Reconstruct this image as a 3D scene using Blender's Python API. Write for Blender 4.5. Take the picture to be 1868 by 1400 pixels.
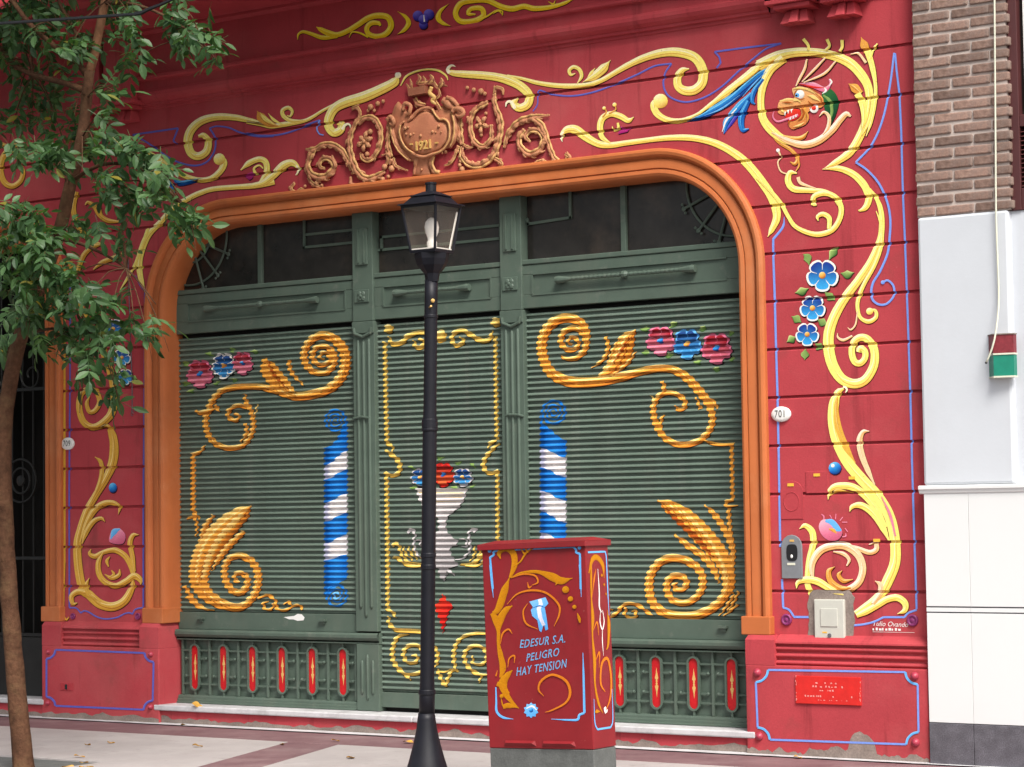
import bpy, bmesh, math, random
from mathutils import Vector, Matrix, noise
random.seed(7)
R = math.radians
scene = bpy.context.scene
for o in list(bpy.data.objects): bpy.data.objects.remove(o)
COL = scene.collection

# ---------------------------------------------------------------- camera
CAM = Vector((0.0, -12.88453546, 1.5))
FW = Vector((-0.5635860236, 0.8241273322, 0.0564352225))
RT = Vector((0.8248871409, 0.5651079289, -0.0146367134))
UP = Vector((0.0439545073, -0.0383036422, 0.9982989694))
FPX = 4254.34921
cd = bpy.data.cameras.new('camera'); cam = bpy.data.objects.new('camera', cd); COL.objects.link(cam)
m = Matrix(((RT.x, UP.x, -FW.x, CAM.x), (RT.y, UP.y, -FW.y, CAM.y), (RT.z, UP.z, -FW.z, CAM.z), (0, 0, 0, 1)))
cam.matrix_world = m
cd.sensor_fit = 'HORIZONTAL'; cd.sensor_width = 36.0; cd.lens = FPX / 1868 * 36.0
cd.clip_end = 2000; cd.clip_start = .1
scene.camera = cam

# ---------------------------------------------------------------- world, sun, exposure
SUN_EL, SUN_AZ = R(50), R(128)          # azimuth from +Y (into the wall) clockwise: from the right, a little in front of the facade
w = bpy.data.worlds.new('World'); scene.world = w; w.use_nodes = True
nt = w.node_tree; nt.nodes.clear()
sky = nt.nodes.new('ShaderNodeTexSky'); sky.sky_type = 'NISHITA'; sky.sun_disc = False
sky.sun_elevation = SUN_EL; sky.sun_rotation = SUN_AZ; sky.dust_density = 4.0; sky.air_density = 1.0; sky.ozone_density = .6
bg = nt.nodes.new('ShaderNodeBackground'); bg.inputs[1].default_value = 0.13
out = nt.nodes.new('ShaderNodeOutputWorld')
hs = nt.nodes.new('ShaderNodeHueSaturation'); hs.inputs['Saturation'].default_value = 0.35   # overcast: pale sky
nt.links.new(sky.outputs[0], hs.inputs['Color']); nt.links.new(hs.outputs[0], bg.inputs[0]); nt.links.new(bg.outputs[0], out.inputs[0])
sd = bpy.data.lights.new('sun', 'SUN'); sd.energy = 2.7; sd.angle = R(22); sd.color = (1, .96, .9)
sun = bpy.data.objects.new('sun', sd); COL.objects.link(sun)
sdir = Vector((math.sin(SUN_AZ) * math.cos(SUN_EL), math.cos(SUN_AZ) * math.cos(SUN_EL), math.sin(SUN_EL)))
sun.rotation_euler = sdir.to_track_quat('Z', 'Y').to_euler()
sun.location = (-4, -8, 12)
vs = scene.view_settings; vs.view_transform = 'Standard'; vs.look = 'None'; vs.exposure = 0.64; vs.gamma = 1; vs.use_curve_mapping = False
scene.render.engine = 'CYCLES'

# ---------------------------------------------------------------- picture -> place (used while measuring the photograph)
def P(px, py, Y=0.0):
    d = FW * FPX + RT * (px - 934) - UP * (py - 700)
    t = (Y - CAM.y) / d.y
    return CAM + d * t
def PX(px, py, X):
    d = FW * FPX + RT * (px - 934) - UP * (py - 700)
    return CAM + d * ((X - CAM.x) / d.x)
ZS = 500 / 1867.0
def zp(view, x, y): return (view[0] + x * ZS, view[1] + y * ZS)

# ---------------------------------------------------------------- materials
def lin(c):
    return tuple(((v / 255) / 12.92 if v / 255 <= .04045 else ((v / 255 + .055) / 1.055) ** 2.4) for v in c)
def new_mat(name):
    mt = bpy.data.materials.new(name); mt.use_nodes = True
    return mt, mt.node_tree, mt.node_tree.nodes['Principled BSDF']
def N(nt, t, **k):
    n = nt.nodes.new(t)
    for a, b in k.items():
        if a in n.inputs: n.inputs[a].default_value = b
        else: setattr(n, a, b)
    return n
def mat(name, col, rough=.6, bump=.0, bscale=60, var=.12, vscale=4, metal=0, spec=.4, dirt=None, dirt_amt=.35, dscale=2.5, streak=0, objvar=0, grain=0.0, bdist=.004):
    """procedural paint/stone: base colour with large mottling, grain, optional dirt patches and fine relief"""
    mt, nt, b = new_mat(name)
    L = nt.links.new
    tc = N(nt, 'ShaderNodeTexCoord')
    n1 = N(nt, 'ShaderNodeTexNoise', Scale=vscale, Detail=6.0, Roughness=.6)
    L(tc.outputs['Object'], n1.inputs['Vector'])
    r1 = N(nt, 'ShaderNodeMapRange'); r1.inputs['From Min'].default_value = .3; r1.inputs['From Max'].default_value = .7
    r1.inputs['To Min'].default_value = 1 - var; r1.inputs['To Max'].default_value = 1 + var
    L(n1.outputs['Fac'], r1.inputs['Value'])
    src = r1.outputs['Result']
    if grain:
        n3 = N(nt, 'ShaderNodeTexNoise', Scale=bscale * 1.7, Detail=3.0)
        L(tc.outputs['Object'], n3.inputs['Vector'])
        r3 = N(nt, 'ShaderNodeMapRange'); r3.inputs['From Min'].default_value = .3; r3.inputs['From Max'].default_value = .7
        r3.inputs['To Min'].default_value = 1 - grain; r3.inputs['To Max'].default_value = 1 + grain
        L(n3.outputs['Fac'], r3.inputs['Value'])
        mu = N(nt, 'ShaderNodeMath', operation='MULTIPLY'); L(src, mu.inputs[0]); L(r3.outputs['Result'], mu.inputs[1]); src = mu.outputs[0]
    if objvar:
        oi = N(nt, 'ShaderNodeObjectInfo')
        r4 = N(nt, 'ShaderNodeMapRange'); r4.inputs['To Min'].default_value = 1 - objvar; r4.inputs['To Max'].default_value = 1 + objvar
        L(oi.outputs['Random'], r4.inputs['Value'])
        mu = N(nt, 'ShaderNodeMath', operation='MULTIPLY'); L(src, mu.inputs[0]); L(r4.outputs['Result'], mu.inputs[1]); src = mu.outputs[0]
    vm = N(nt, 'ShaderNodeVectorMath', operation='SCALE'); vm.inputs[0].default_value = col
    L(src, vm.inputs['Scale'])
    csock = vm.outputs['Vector']
    if dirt:
        mp = N(nt, 'ShaderNodeMapping'); mp.inputs['Scale'].default_value = (1, 1, .18 if streak else 1)
        L(tc.outputs['Object'], mp.inputs['Vector'])
        n2 = N(nt, 'ShaderNodeTexNoise', Scale=dscale, Detail=8.0, Roughness=.65)
        L(mp.outputs['Vector'], n2.inputs['Vector'])
        r2 = N(nt, 'ShaderNodeMapRange'); r2.inputs['From Min'].default_value = .5; r2.inputs['From Max'].default_value = .75
        r2.inputs['To Max'].default_value = dirt_amt
        L(n2.outputs['Fac'], r2.inputs['Value'])
        mx = N(nt, 'ShaderNodeMix', data_type='RGBA'); mx.inputs['B'].default_value = (*dirt, 1)
        L(r2.outputs['Result'], mx.inputs['Factor']); L(csock, mx.inputs['A']); csock = mx.outputs['Result']
    L(csock, b.inputs['Base Color'])
    b.inputs['Roughness'].default_value = rough; b.inputs['Metallic'].default_value = metal
    b.inputs['Specular IOR Level'].default_value = spec
    if bump:
        nb = N(nt, 'ShaderNodeTexNoise', Scale=bscale, Detail=5.0, Roughness=.6)
        L(tc.outputs['Object'], nb.inputs['Vector'])
        bp = N(nt, 'ShaderNodeBump', Strength=bump, Distance=bdist)
        L(nb.outputs['Fac'], bp.inputs['Height']); L(bp.outputs['Normal'], b.inputs['Normal'])
    return mt
def paint_mat(name, rough=.45):
    mt, nt, b = new_mat(name); L = nt.links.new
    a = N(nt, 'ShaderNodeVertexColor'); a.layer_name = 'paint'
    tc = N(nt, 'ShaderNodeTexCoord')
    n1 = N(nt, 'ShaderNodeTexNoise', Scale=35.0, Detail=5.0, Roughness=.65); L(tc.outputs['Object'], n1.inputs['Vector'])
    r1 = N(nt, 'ShaderNodeMapRange'); r1.inputs['From Min'].default_value = .3; r1.inputs['From Max'].default_value = .7
    r1.inputs['To Min'].default_value = .93; r1.inputs['To Max'].default_value = 1.05
    L(n1.outputs['Fac'], r1.inputs['Value'])
    vm = N(nt, 'ShaderNodeVectorMath', operation='SCALE'); L(a.outputs['Color'], vm.inputs[0]); L(r1.outputs['Result'], vm.inputs['Scale'])
    mp = N(nt, 'ShaderNodeMapping'); mp.inputs['Scale'].default_value = (1, 1, 3.2); mp.inputs['Rotation'].default_value = (0, .6, 0); L(tc.outputs['Object'], mp.inputs['Vector'])
    n2 = N(nt, 'ShaderNodeTexNoise', Scale=90.0, Detail=4.0, Roughness=.7); L(mp.outputs['Vector'], n2.inputs['Vector'])
    r2 = N(nt, 'ShaderNodeMapRange'); r2.inputs['From Min'].default_value = .3; r2.inputs['From Max'].default_value = .7; r2.inputs['To Min'].default_value = .84; r2.inputs['To Max'].default_value = 1.12; L(n2.outputs['Fac'], r2.inputs['Value'])
    v2 = N(nt, 'ShaderNodeVectorMath', operation='SCALE'); L(vm.outputs['Vector'], v2.inputs[0]); L(r2.outputs['Result'], v2.inputs['Scale'])
    L(v2.outputs['Vector'], b.inputs['Base Color']); b.inputs['Roughness'].default_value = .6; b.inputs['Specular IOR Level'].default_value = .2
    n3 = N(nt, 'ShaderNodeTexNoise', Scale=55.0, Detail=6.0, Roughness=.75); L(tc.outputs['Object'], n3.inputs['Vector'])
    r3 = N(nt, 'ShaderNodeMapRange'); r3.inputs['From Min'].default_value = .655; r3.inputs['From Max'].default_value = .69; r3.inputs['To Min'].default_value = 1; r3.inputs['To Max'].default_value = .25; L(n3.outputs['Fac'], r3.inputs['Value']); L(r3.outputs['Result'], b.inputs['Alpha'])
    return mt

M = {}
M['red'] = mat('red_stucco_paint', (.42, .053, .064), .68, spec=.15, bump=.35, bscale=70, var=.1, vscale=2.2, dirt=(.13, .02, .02), dirt_amt=.28, dscale=1.6, streak=1, grain=.05)
M['orange'] = mat('orange_paint', (.47, .135, .042), .55, spec=.25, bump=.2, bscale=60, var=.08, vscale=3, dirt=(.2, .06, .03), dirt_amt=.4, dscale=3, streak=1)
M['terra'] = mat('terracotta_relief', (.46, .165, .085), .7, bump=.5, bscale=60, var=.2, vscale=9, dirt=(.5, .27, .12), dirt_amt=.45, dscale=9)
M['green'] = mat('green_metal_paint', (.082, .115, .090), .5, spec=.3, bump=.12, bscale=50, var=.1, vscale=5, dirt=(.13, .14, .11), dirt_amt=.4, dscale=4, streak=1)
M['slat'] = mat('green_slat_paint', (.118, .160, .128), .5, spec=.25, bump=.08, bscale=90, var=.1, vscale=6, dirt=(.15, .16, .13), dirt_amt=.35, dscale=5, objvar=.1)
M['dark'] = mat('dark_recess', (.012, .011, .01), .9, var=.3)
M['glass'] = mat('dusty_dark_glass', (.022, .019, .017), .22, var=.4, vscale=5, spec=.45, dirt=(.085, .06, .045), dirt_amt=.6, dscale=3)
M['iron'] = mat('black_iron', (.008, .009, .008), .5, var=.3, vscale=10)
M['navy'] = mat('navy_black_metal_paint', (.006, .006, .010), .5, bump=.15, bscale=40, var=.25, vscale=12, spec=.32)
M['marble'] = mat('white_marble_sill', (.55, .54, .55), .45, bump=.1, var=.12, vscale=6, dirt=(.25, .23, .22), dirt_amt=.6, dscale=7)
M['cement'] = mat('bare_cement', (.23, .185, .16), .9, bump=.8, bscale=50, var=.25, vscale=9, grain=.15)
M['slab'] = mat('pale_paving', (.37, .335, .325), .85, bump=.4, bscale=120, var=.08, vscale=2, dirt=(.3, .27, .25), dirt_amt=.5, dscale=3, grain=.08)
M['asphalt'] = mat('asphalt', (.05, .05, .052), .9, bump=.6, bscale=120, var=.2, vscale=1)
M['white'] = mat('white_plaster', (.56, .585, .62), .6, bump=.15, bscale=40, var=.04, vscale=2, dirt=(.5, .5, .52), dirt_amt=.25, dscale=2, streak=1)
M['tile'] = mat('white_glazed_tile', (.70, .705, .70), .35, var=.02, vscale=2, dirt=(.6, .6, .58), dirt_amt=.2, dscale=2)
M['granite'] = mat('grey_granite', (.105, .10, .115), .5, bump=.2, bscale=90, var=.25, vscale=12, grain=.3)
M['brick'] = mat('brown_brick', (.235, .145, .112), .85, bump=.9, bscale=45, var=.28, vscale=14, dirt=(.16, .13, .12), dirt_amt=.7, dscale=12, objvar=.34, grain=.2)
M['mortar'] = mat('brick_mortar', (.50, .42, .375), .95, bump=.6, bscale=70, var=.12, vscale=10)
M['brown'] = mat('brown_metal_frame', (.075, .022, .022), .45, var=.12)
M['cream'] = mat('cream_cable', (.62, .62, .5), .5, var=.05)
M['grey'] = mat('grey_plastic', (.19, .2, .215), .5, bump=.15, var=.1, vscale=14, dirt=(.1, .1, .1), dirt_amt=.4, dscale=9)
M['beige'] = mat('pale_grey_plastic', (.52, .52, .46), .5, var=.06, vscale=9, dirt=(.4, .36, .3), dirt_amt=.3, dscale=8)
M['cabred'] = mat('red_cabinet_paint', (.225, .014, .018), .5, spec=.3, bump=.12, bscale=60, var=.12, vscale=5, dirt=(.2, .03, .03), dirt_amt=.35, dscale=4)
M['concrete'] = mat('grey_concrete', (.10, .105, .10), .9, bump=.6, bscale=60, var=.2, vscale=10, grain=.12)
M['plaque'] = mat('bright_red_plaque', (.60, .022, .018), .4, var=.1, vscale=20)
M['ovalred'] = mat('bright_red_enamel', (.50, .008, .012), .4, var=.06, vscale=20)
M['enamel'] = mat('white_enamel', (.78, .77, .74), .3, var=.03)
M['black'] = mat('black_paint', (.012, .012, .014), .5, var=.1)
M['bulb'] = mat('white_bulb_glass', (.93, .92, .9), .25, var=.02)
M['lightin'] = mat('white_inner_strip', (.8, .8, .78), .5, var=.03)
M['bark'] = mat('brown_bark', (.085, .040, .022), .9, spec=.15, bump=1.0, bscale=26, var=.4, vscale=9, dirt=(.14, .085, .042), dirt_amt=.7, dscale=7, grain=.2, bdist=.012)
M['palebark'] = mat('pale_reddish_bark', (.24, .115, .06), .85, spec=.15, bump=.7, bscale=30, var=.25, vscale=9, grain=.15, bdist=.008)
M['gilt'] = mat('ochre_washed_clay', (.60, .34, .13), .65, bump=.4, bscale=60, var=.2, vscale=12, dirt=(.40, .15, .07), dirt_amt=.6, dscale=14)
M['soil'] = mat('dark_soil', (.035, .026, .02), .95, bump=1, bscale=40, var=.4, vscale=12)
M['teal'] = mat('green_box_paint', (.01, .20, .13), .4, var=.1, vscale=20)
M['boxred'] = mat('dark_red_box_paint', (.19, .022, .03), .5, var=.2, vscale=25, grain=.1)
M['dryleaf'] = mat('dry_leaf', (.45, .24, .04), .7, var=.3, vscale=30, objvar=.35)
M['plum'] = mat('purple_rosette_paint', (.22, .03, .13), .4, var=.1)
M['pink'] = mat('red_boss_paint', (.36, .04, .07), .35, var=.08)
M['paint'] = paint_mat('oil_paint')
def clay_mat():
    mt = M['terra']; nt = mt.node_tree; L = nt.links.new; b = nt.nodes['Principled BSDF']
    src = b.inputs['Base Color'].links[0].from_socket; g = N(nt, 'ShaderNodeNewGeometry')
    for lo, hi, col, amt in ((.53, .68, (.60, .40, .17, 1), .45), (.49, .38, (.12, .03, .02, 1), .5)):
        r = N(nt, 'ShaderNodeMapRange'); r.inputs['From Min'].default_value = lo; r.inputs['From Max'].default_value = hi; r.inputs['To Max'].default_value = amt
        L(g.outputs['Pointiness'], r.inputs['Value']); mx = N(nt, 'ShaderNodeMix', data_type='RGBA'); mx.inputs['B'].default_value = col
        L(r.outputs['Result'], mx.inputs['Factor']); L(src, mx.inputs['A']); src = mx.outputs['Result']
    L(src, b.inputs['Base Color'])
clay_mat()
def overlay(key, col, amt, scale, lo=.5, hi=.75, stretch=(1, 1, 1), detail=8):
    """a second layer of wear: dust, fading, stains with a shape of their own"""
    mt = M[key]; nt = mt.node_tree; L = nt.links.new; b = nt.nodes['Principled BSDF']; src = b.inputs['Base Color'].links[0].from_socket
    tc = N(nt, 'ShaderNodeTexCoord'); mp = N(nt, 'ShaderNodeMapping'); mp.inputs['Scale'].default_value = stretch; mp.inputs['Location'].default_value = (3.1, 1.7, .4); L(tc.outputs['Object'], mp.inputs['Vector'])
    n = N(nt, 'ShaderNodeTexNoise', Scale=scale, Detail=float(detail), Roughness=.68); L(mp.outputs['Vector'], n.inputs['Vector'])
    r = N(nt, 'ShaderNodeMapRange'); r.inputs['From Min'].default_value = lo; r.inputs['From Max'].default_value = hi; r.inputs['To Max'].default_value = amt; L(n.outputs['Fac'], r.inputs['Value'])
    mx = N(nt, 'ShaderNodeMix', data_type='RGBA'); mx.inputs['B'].default_value = (*col, 1); L(r.outputs['Result'], mx.inputs['Factor']); L(src, mx.inputs['A']); L(mx.outputs['Result'], b.inputs['Base Color'])
overlay('red', (.52, .17, .155), .3, .9); overlay('red', (.10, .016, .018), .6, 5.0, .57, .76, (1.6, 1, .12)); overlay('red', (.16, .06, .05), .45, 2.6, .58, .74); overlay('red', (.55, .30, .26), .6, 38, .70, .76)
overlay('cabred', (.40, .16, .13), .5, 26, .66, .74); overlay('cabred', (.09, .02, .02), .4, 3.0, .5, .75, (1, 1, .3))
overlay('slab', (.22, .19, .175), .55, 9, .58, .72); overlay('slab', (.12, .11, .10), .8, 55, .70, .74); overlay('slab', (.62, .58, .56), .4, 1.1)
overlay('white', (.52, .52, .53), .35, 1.3, .5, .8, (2.5, 1, .3)); overlay('tile', (.66, .65, .62), .3, 3, .55, .8, (2, 1, .3)); overlay('tile', (.4, .38, .35), .6, 40, .73, .78)
overlay('slat', (.24, .24, .21), .5, 7, .55, .75, (1, 1, .25)); overlay('green', (.21, .21, .18), .4, 9, .58, .75); overlay('green', (.16, .07, .03), .6, 30, .70, .76)
overlay('orange', (.62, .30, .15), .3, 2.0); overlay('orange', (.18, .055, .03), .45, 20, .66, .75)
overlay('brick', (.30, .22, .18), .6, 5, .5, .65); overlay('brick', (.11, .075, .065), .7, 7, .56, .68)
# burgundy ribbed tiles
def strip_mat():
    mt, nt, b = new_mat('burgundy_ribbed_paving'); L = nt.links.new
    tc = N(nt, 'ShaderNodeTexCoord')
    n1 = N(nt, 'ShaderNodeTexNoise', Scale=3.0, Detail=7.0, Roughness=.65); L(tc.outputs['Object'], n1.inputs['Vector'])
    cr = N(nt, 'ShaderNodeValToRGB'); cr.color_ramp.elements[0].position = .3; cr.color_ramp.elements[0].color = (.16, .075, .085, 1)
    cr.color_ramp.elements[1].position = .75; cr.color_ramp.elements[1].color = (.26, .15, .155, 1)
    L(n1.outputs['Fac'], cr.inputs['Fac'])
    mp = N(nt, 'ShaderNodeMapping'); mp.inputs['Rotation'].default_value = (0, 0, R(38)); L(tc.outputs['Object'], mp.inputs['Vector'])
    wv = N(nt, 'ShaderNodeTexWave', Scale=9.0, Distortion=.2); L(mp.outputs['Vector'], wv.inputs['Vector'])
    mx = N(nt, 'ShaderNodeMix', data_type='RGBA', blend_type='MULTIPLY'); mx.inputs['Factor'].default_value = .3
    L(cr.outputs['Color'], mx.inputs['A']); L(wv.outputs['Color'], mx.inputs['B']); L(mx.outputs['Result'], b.inputs['Base Color'])
    bp = N(nt, 'ShaderNodeBump', Strength=.8, Distance=.006); L(wv.outputs['Fac'], bp.inputs['Height']); L(bp.outputs['Normal'], b.inputs['Normal'])
    b.inputs['Roughness'].default_value = .75
    return mt
M['strip'] = strip_mat()
overlay('strip', (.36, .27, .26), .45, 2.2); overlay('strip', (.08, .05, .05), .6, 30, .66, .74)
def leaf_mat(name, c1, c2):
    mt, nt, b = new_mat(name); L = nt.links.new
    oi = N(nt, 'ShaderNodeObjectInfo'); g = N(nt, 'ShaderNodeNewGeometry')
    ad = N(nt, 'ShaderNodeMath', operation='ADD'); L(oi.outputs['Random'], ad.inputs[0]); L(g.outputs['Random Per Island'], ad.inputs[1])
    fr = N(nt, 'ShaderNodeMath', operation='FRACT'); L(ad.outputs[0], fr.inputs[0])
    cr = N(nt, 'ShaderNodeValToRGB'); e = cr.color_ramp.elements
    e[0].color = (*c1, 1); e[1].color = (*c2, 1); e[1].position = .985
    k = e.new(.996); k.color = (.22, .17, .02, 1)
    L(fr.outputs[0], cr.inputs['Fac']); L(cr.outputs['Color'], b.inputs['Base Color'])
    b.inputs['Roughness'].default_value = .45; b.inputs['Specular IOR Level'].default_value = .32
    tr = N(nt, 'ShaderNodeBsdfTranslucent')
    vm = N(nt, 'ShaderNodeVectorMath', operation='MULTIPLY'); vm.inputs[1].default_value = (1.6, 1.9, .6); L(cr.outputs['Color'], vm.inputs[0]); L(vm.outputs[0], tr.inputs['Color'])
    ms = N(nt, 'ShaderNodeMixShader'); ms.inputs[0].default_value = .25
    o = nt.nodes['Material Output']; L(b.outputs[0], ms.inputs[1]); L(tr.outputs[0], ms.inputs[2]); L(ms.outputs[0], o.inputs[0])
    return mt
M['leaf'] = leaf_mat('ash_leaf', (.020, .058, .016), (.078, .150, .055))
def glass_pane_mat():
    mt, nt, b = new_mat('lamp_glass'); L = nt.links.new
    tr = N(nt, 'ShaderNodeBsdfTransparent'); tr.inputs[0].default_value = (.93, .9, .86, 1)
    b.inputs['Base Color'].default_value = (.5, .42, .36, 1); b.inputs['Roughness'].default_value = .12
    ms = N(nt, 'ShaderNodeMixShader'); ms.inputs[0].default_value = .09
    o = nt.nodes['Material Output']; L(tr.outputs[0], ms.inputs[1]); L(b.outputs[0], ms.inputs[2]); L(ms.outputs[0], o.inputs[0])
    return mt
M['pane'] = glass_pane_mat()

# ---------------------------------------------------------------- object helpers
def thing(name, label, cat, loc=(0, 0, 0), group=None, rot=(0, 0, 0)):
    o = bpy.data.objects.new(name, None); COL.objects.link(o); o.location = loc; o.rotation_euler = rot
    o.empty_display_size = .1; o['label'] = label; o['category'] = cat
    if group: o['group'] = group
    o['org'] = tuple(loc)
    return o
def tag(o, label, cat, group=None):
    o['label'] = label; o['category'] = cat
    if group: o['group'] = group
    return o
def org_of(o):
    while o is not None:
        if 'org' in o.keys(): return Vector(o['org'])
        o = o.parent
    return Vector((0, 0, 0))
def raw(name, vs, fs, mt, parent=None, smooth=False, bevel=0, cols=None, local=False, org=None, kind=None):
    """link vs (world coordinates unless local) as ONE mesh object under parent"""
    g = Vector((0, 0, 0)) if local else (org_of(parent) if parent is not None else (Vector(org) if org else Vector((0, 0, 0))))
    me = bpy.data.meshes.new(name)
    me.from_pydata([(v[0] - g.x, v[1] - g.y, v[2] - g.z) for v in vs], [], fs)
    if cols is not None:
        a = me.color_attributes.new('paint', 'FLOAT_COLOR', 'POINT')
        a.data.foreach_set('color', [x for c in cols for x in (c[0], c[1], c[2], 1.0)])
    if smooth:
        bm = bmesh.new(); bm.from_mesh(me); bmesh.ops.recalc_face_normals(bm, faces=bm.faces); bm.to_mesh(me); bm.free()
        me.polygons.foreach_set('use_smooth', [True] * len(me.polygons))
    me.update()
    o = bpy.data.objects.new(name, me); COL.objects.link(o)
    me.materials.append(M[mt] if isinstance(mt, str) else mt)
    if parent is not None: o.parent = parent
    elif org: o.location = g; o['org'] = tuple(g)
    if bevel:
        b = o.modifiers.new('bevel', 'BEVEL'); b.width = bevel; b.segments = 2; b.limit_method = 'ANGLE'; b.angle_limit = R(35)
    if kind: o['kind'] = kind
    return o
class MB:
    def __init__(s): s.v = []; s.f = []
    def add(s, vs, fs):
        n = len(s.v); s.v += [tuple(v) for v in vs]; s.f += [tuple(i + n for i in f) for f in fs]; return s
    def box(s, x0, x1, y0, y1, z0, z1):
        return s.add([(x0, y0, z0), (x1, y0, z0), (x1, y1, z0), (x0, y1, z0), (x0, y0, z1), (x1, y0, z1), (x1, y1, z1), (x0, y1, z1)],
                     [(0, 3, 2, 1), (4, 5, 6, 7), (0, 1, 5, 4), (1, 2, 6, 5), (2, 3, 7, 6), (3, 0, 4, 7)])
    def tube(s, pts, rad, n=8, cap=True, flat=1.0):
        pts = [Vector(p) for p in pts]
        if not isinstance(rad, (list, tuple)): rad = [rad] * len(pts)
        rings = []; up0 = Vector((0, 1, 0))
        for i, p in enumerate(pts):
            t = (pts[min(i + 1, len(pts) - 1)] - pts[max(i - 1, 0)])
            t = t.normalized() if t.length > 1e-9 else Vector((0, 0, 1))
            a = t.cross(up0)
            if a.length < .1: a = t.cross(Vector((1, 0, 0)))
            a.normalize(); b = a.cross(t).normalized()
            rings.append([p + (a * math.cos(q) + b * math.sin(q) * flat) * rad[i] for q in [2 * math.pi * k / n for k in range(n)]])
        n0 = len(s.v)
        for r in rings: s.v += [tuple(v) for v in r]
        for i in range(len(rings) - 1):
            for k in range(n):
                a = n0 + i * n + k; b = n0 + i * n + (k + 1) % n
                s.f.append((a, b, b + n, a + n))
        if cap:
            s.f.append(tuple(n0 + k for k in range(n))[::-1]); s.f.append(tuple(n0 + (len(rings) - 1) * n + k for k in range(n)))
        return s
    def lathe(s, x, y, prof, n=20, axis='z', sq=False):
        """prof: (radius, height) pairs"""
        n0 = len(s.v)
        for r, h in prof:
            for k in range(n):
                q = 2 * math.pi * k / n
                if axis == 'z': s.v.append((x + r * math.cos(q), y + r * math.sin(q), h))
                else: s.v.append((x[0] + r * math.cos(q), y + h, x[1] + r * math.sin(q)))
        for i in range(len(prof) - 1):
            for k in range(n):
                a = n0 + i * n + k; b = n0 + i * n + (k + 1) % n
                s.f.append((a, b, b + n, a + n))
        s.f.append(tuple(n0 + k for k in range(n))[::-1]); s.f.append(tuple(n0 + (len(prof) - 1) * n + k for k in range(n)))
        return s
    def ball(s, c, r, ry=None, n=10, rz=None):
        ry = ry or r; rz = rz or r; n0 = len(s.v); k2 = n // 2
        for i in range(1, k2):
            a = math.pi * i / k2
            for k in range(n):
                q = 2 * math.pi * k / n
                s.v.append((c[0] + r * math.sin(a) * math.cos(q), c[1] + ry * math.sin(a) * math.sin(q), c[2] + rz * math.cos(a)))
        t = len(s.v); s.v += [(c[0], c[1], c[2] + rz), (c[0], c[1], c[2] - rz)]
        for i in range(k2 - 2):
            for k in range(n):
                a = n0 + i * n + k; b = n0 + i * n + (k + 1) % n; s.f.append((a, a + n, b + n, b))
        for k in range(n):
            s.f.append((t, n0 + k, n0 + (k + 1) % n)); s.f.append((t + 1, n0 + (k2 - 2) * n + (k + 1) % n, n0 + (k2 - 2) * n + k))
        return s
    def prism(s, poly, y0, y1):
        """poly: (x,z) outline, front at y0"""
        n = len(poly); n0 = len(s.v)
        s.v += [(x, y0, z) for x, z in poly] + [(x, y1, z) for x, z in poly]
        s.f.append(tuple(range(n0, n0 + n))); s.f.append(tuple(range(n0 + 2 * n - 1, n0 + n - 1, -1)))
        for k in range(n):
            j = (k + 1) % n; s.f.append((n0 + j, n0 + k, n0 + n + k, n0 + n + j))
        return s
    def extrude_x(s, prof, x0, x1):
        """prof: open (y,z) polyline run along X"""
        n = len(prof); n0 = len(s.v)
        s.v += [(x0, y, z) for y, z in prof] + [(x1, y, z) for y, z in prof]
        for k in range(n - 1): s.f.append((n0 + k, n0 + n + k, n0 + n + k + 1, n0 + k + 1))
        return s
    def build(s, name, mt, parent=None, split=True, **k):
        """pieces that do not touch become objects of their own"""
        if parent is None or not split or k.get('kind'): return raw(name, s.v, s.f, mt, parent, **k)
        up = list(range(len(s.v)))
        def find(i):
            while up[i] != i: up[i] = up[up[i]]; i = up[i]
            return i
        for f in s.f:
            a = find(f[0])
            for i in f[1:]: up[find(i)] = a
        isl = {}
        for f in s.f: isl.setdefault(find(f[0]), []).append(f)
        groups = merge_boxes([(fs, [s.v[i] for f in fs for i in f]) for fs in isl.values()], .004)
        best = None
        for fs in groups:
            ids = sorted({i for f in fs for i in f}); mp = {i: j for j, i in enumerate(ids)}
            o = raw(name, [s.v[i] for i in ids], [tuple(mp[i] for i in f) for f in fs], mt, parent, **k)
            if best is None or len(fs) > best[0]: best = (len(fs), o)
        return best[1]
def merge_boxes(items, mg):
    """items: (payload list, points); join those whose boxes touch"""
    D = len(items[0][1][0]); bs = []
    for pay, pts in items:
        lo = [min(q[d] for q in pts) - mg / 2 for d in range(D)]; hi = [max(q[d] for q in pts) + mg / 2 for d in range(D)]; pay = list(pay)
        again = True
        while again:
            again = False
            for b in bs:
                if all(b[0][d] <= hi[d] and b[1][d] >= lo[d] for d in range(D)):
                    lo = [min(x, y) for x, y in zip(lo, b[0])]; hi = [max(x, y) for x, y in zip(hi, b[1])]; pay = b[2] + pay; bs.remove(b); again = True; break
        bs.append((lo, hi, pay))
    return [b[2] for b in bs]

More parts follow.
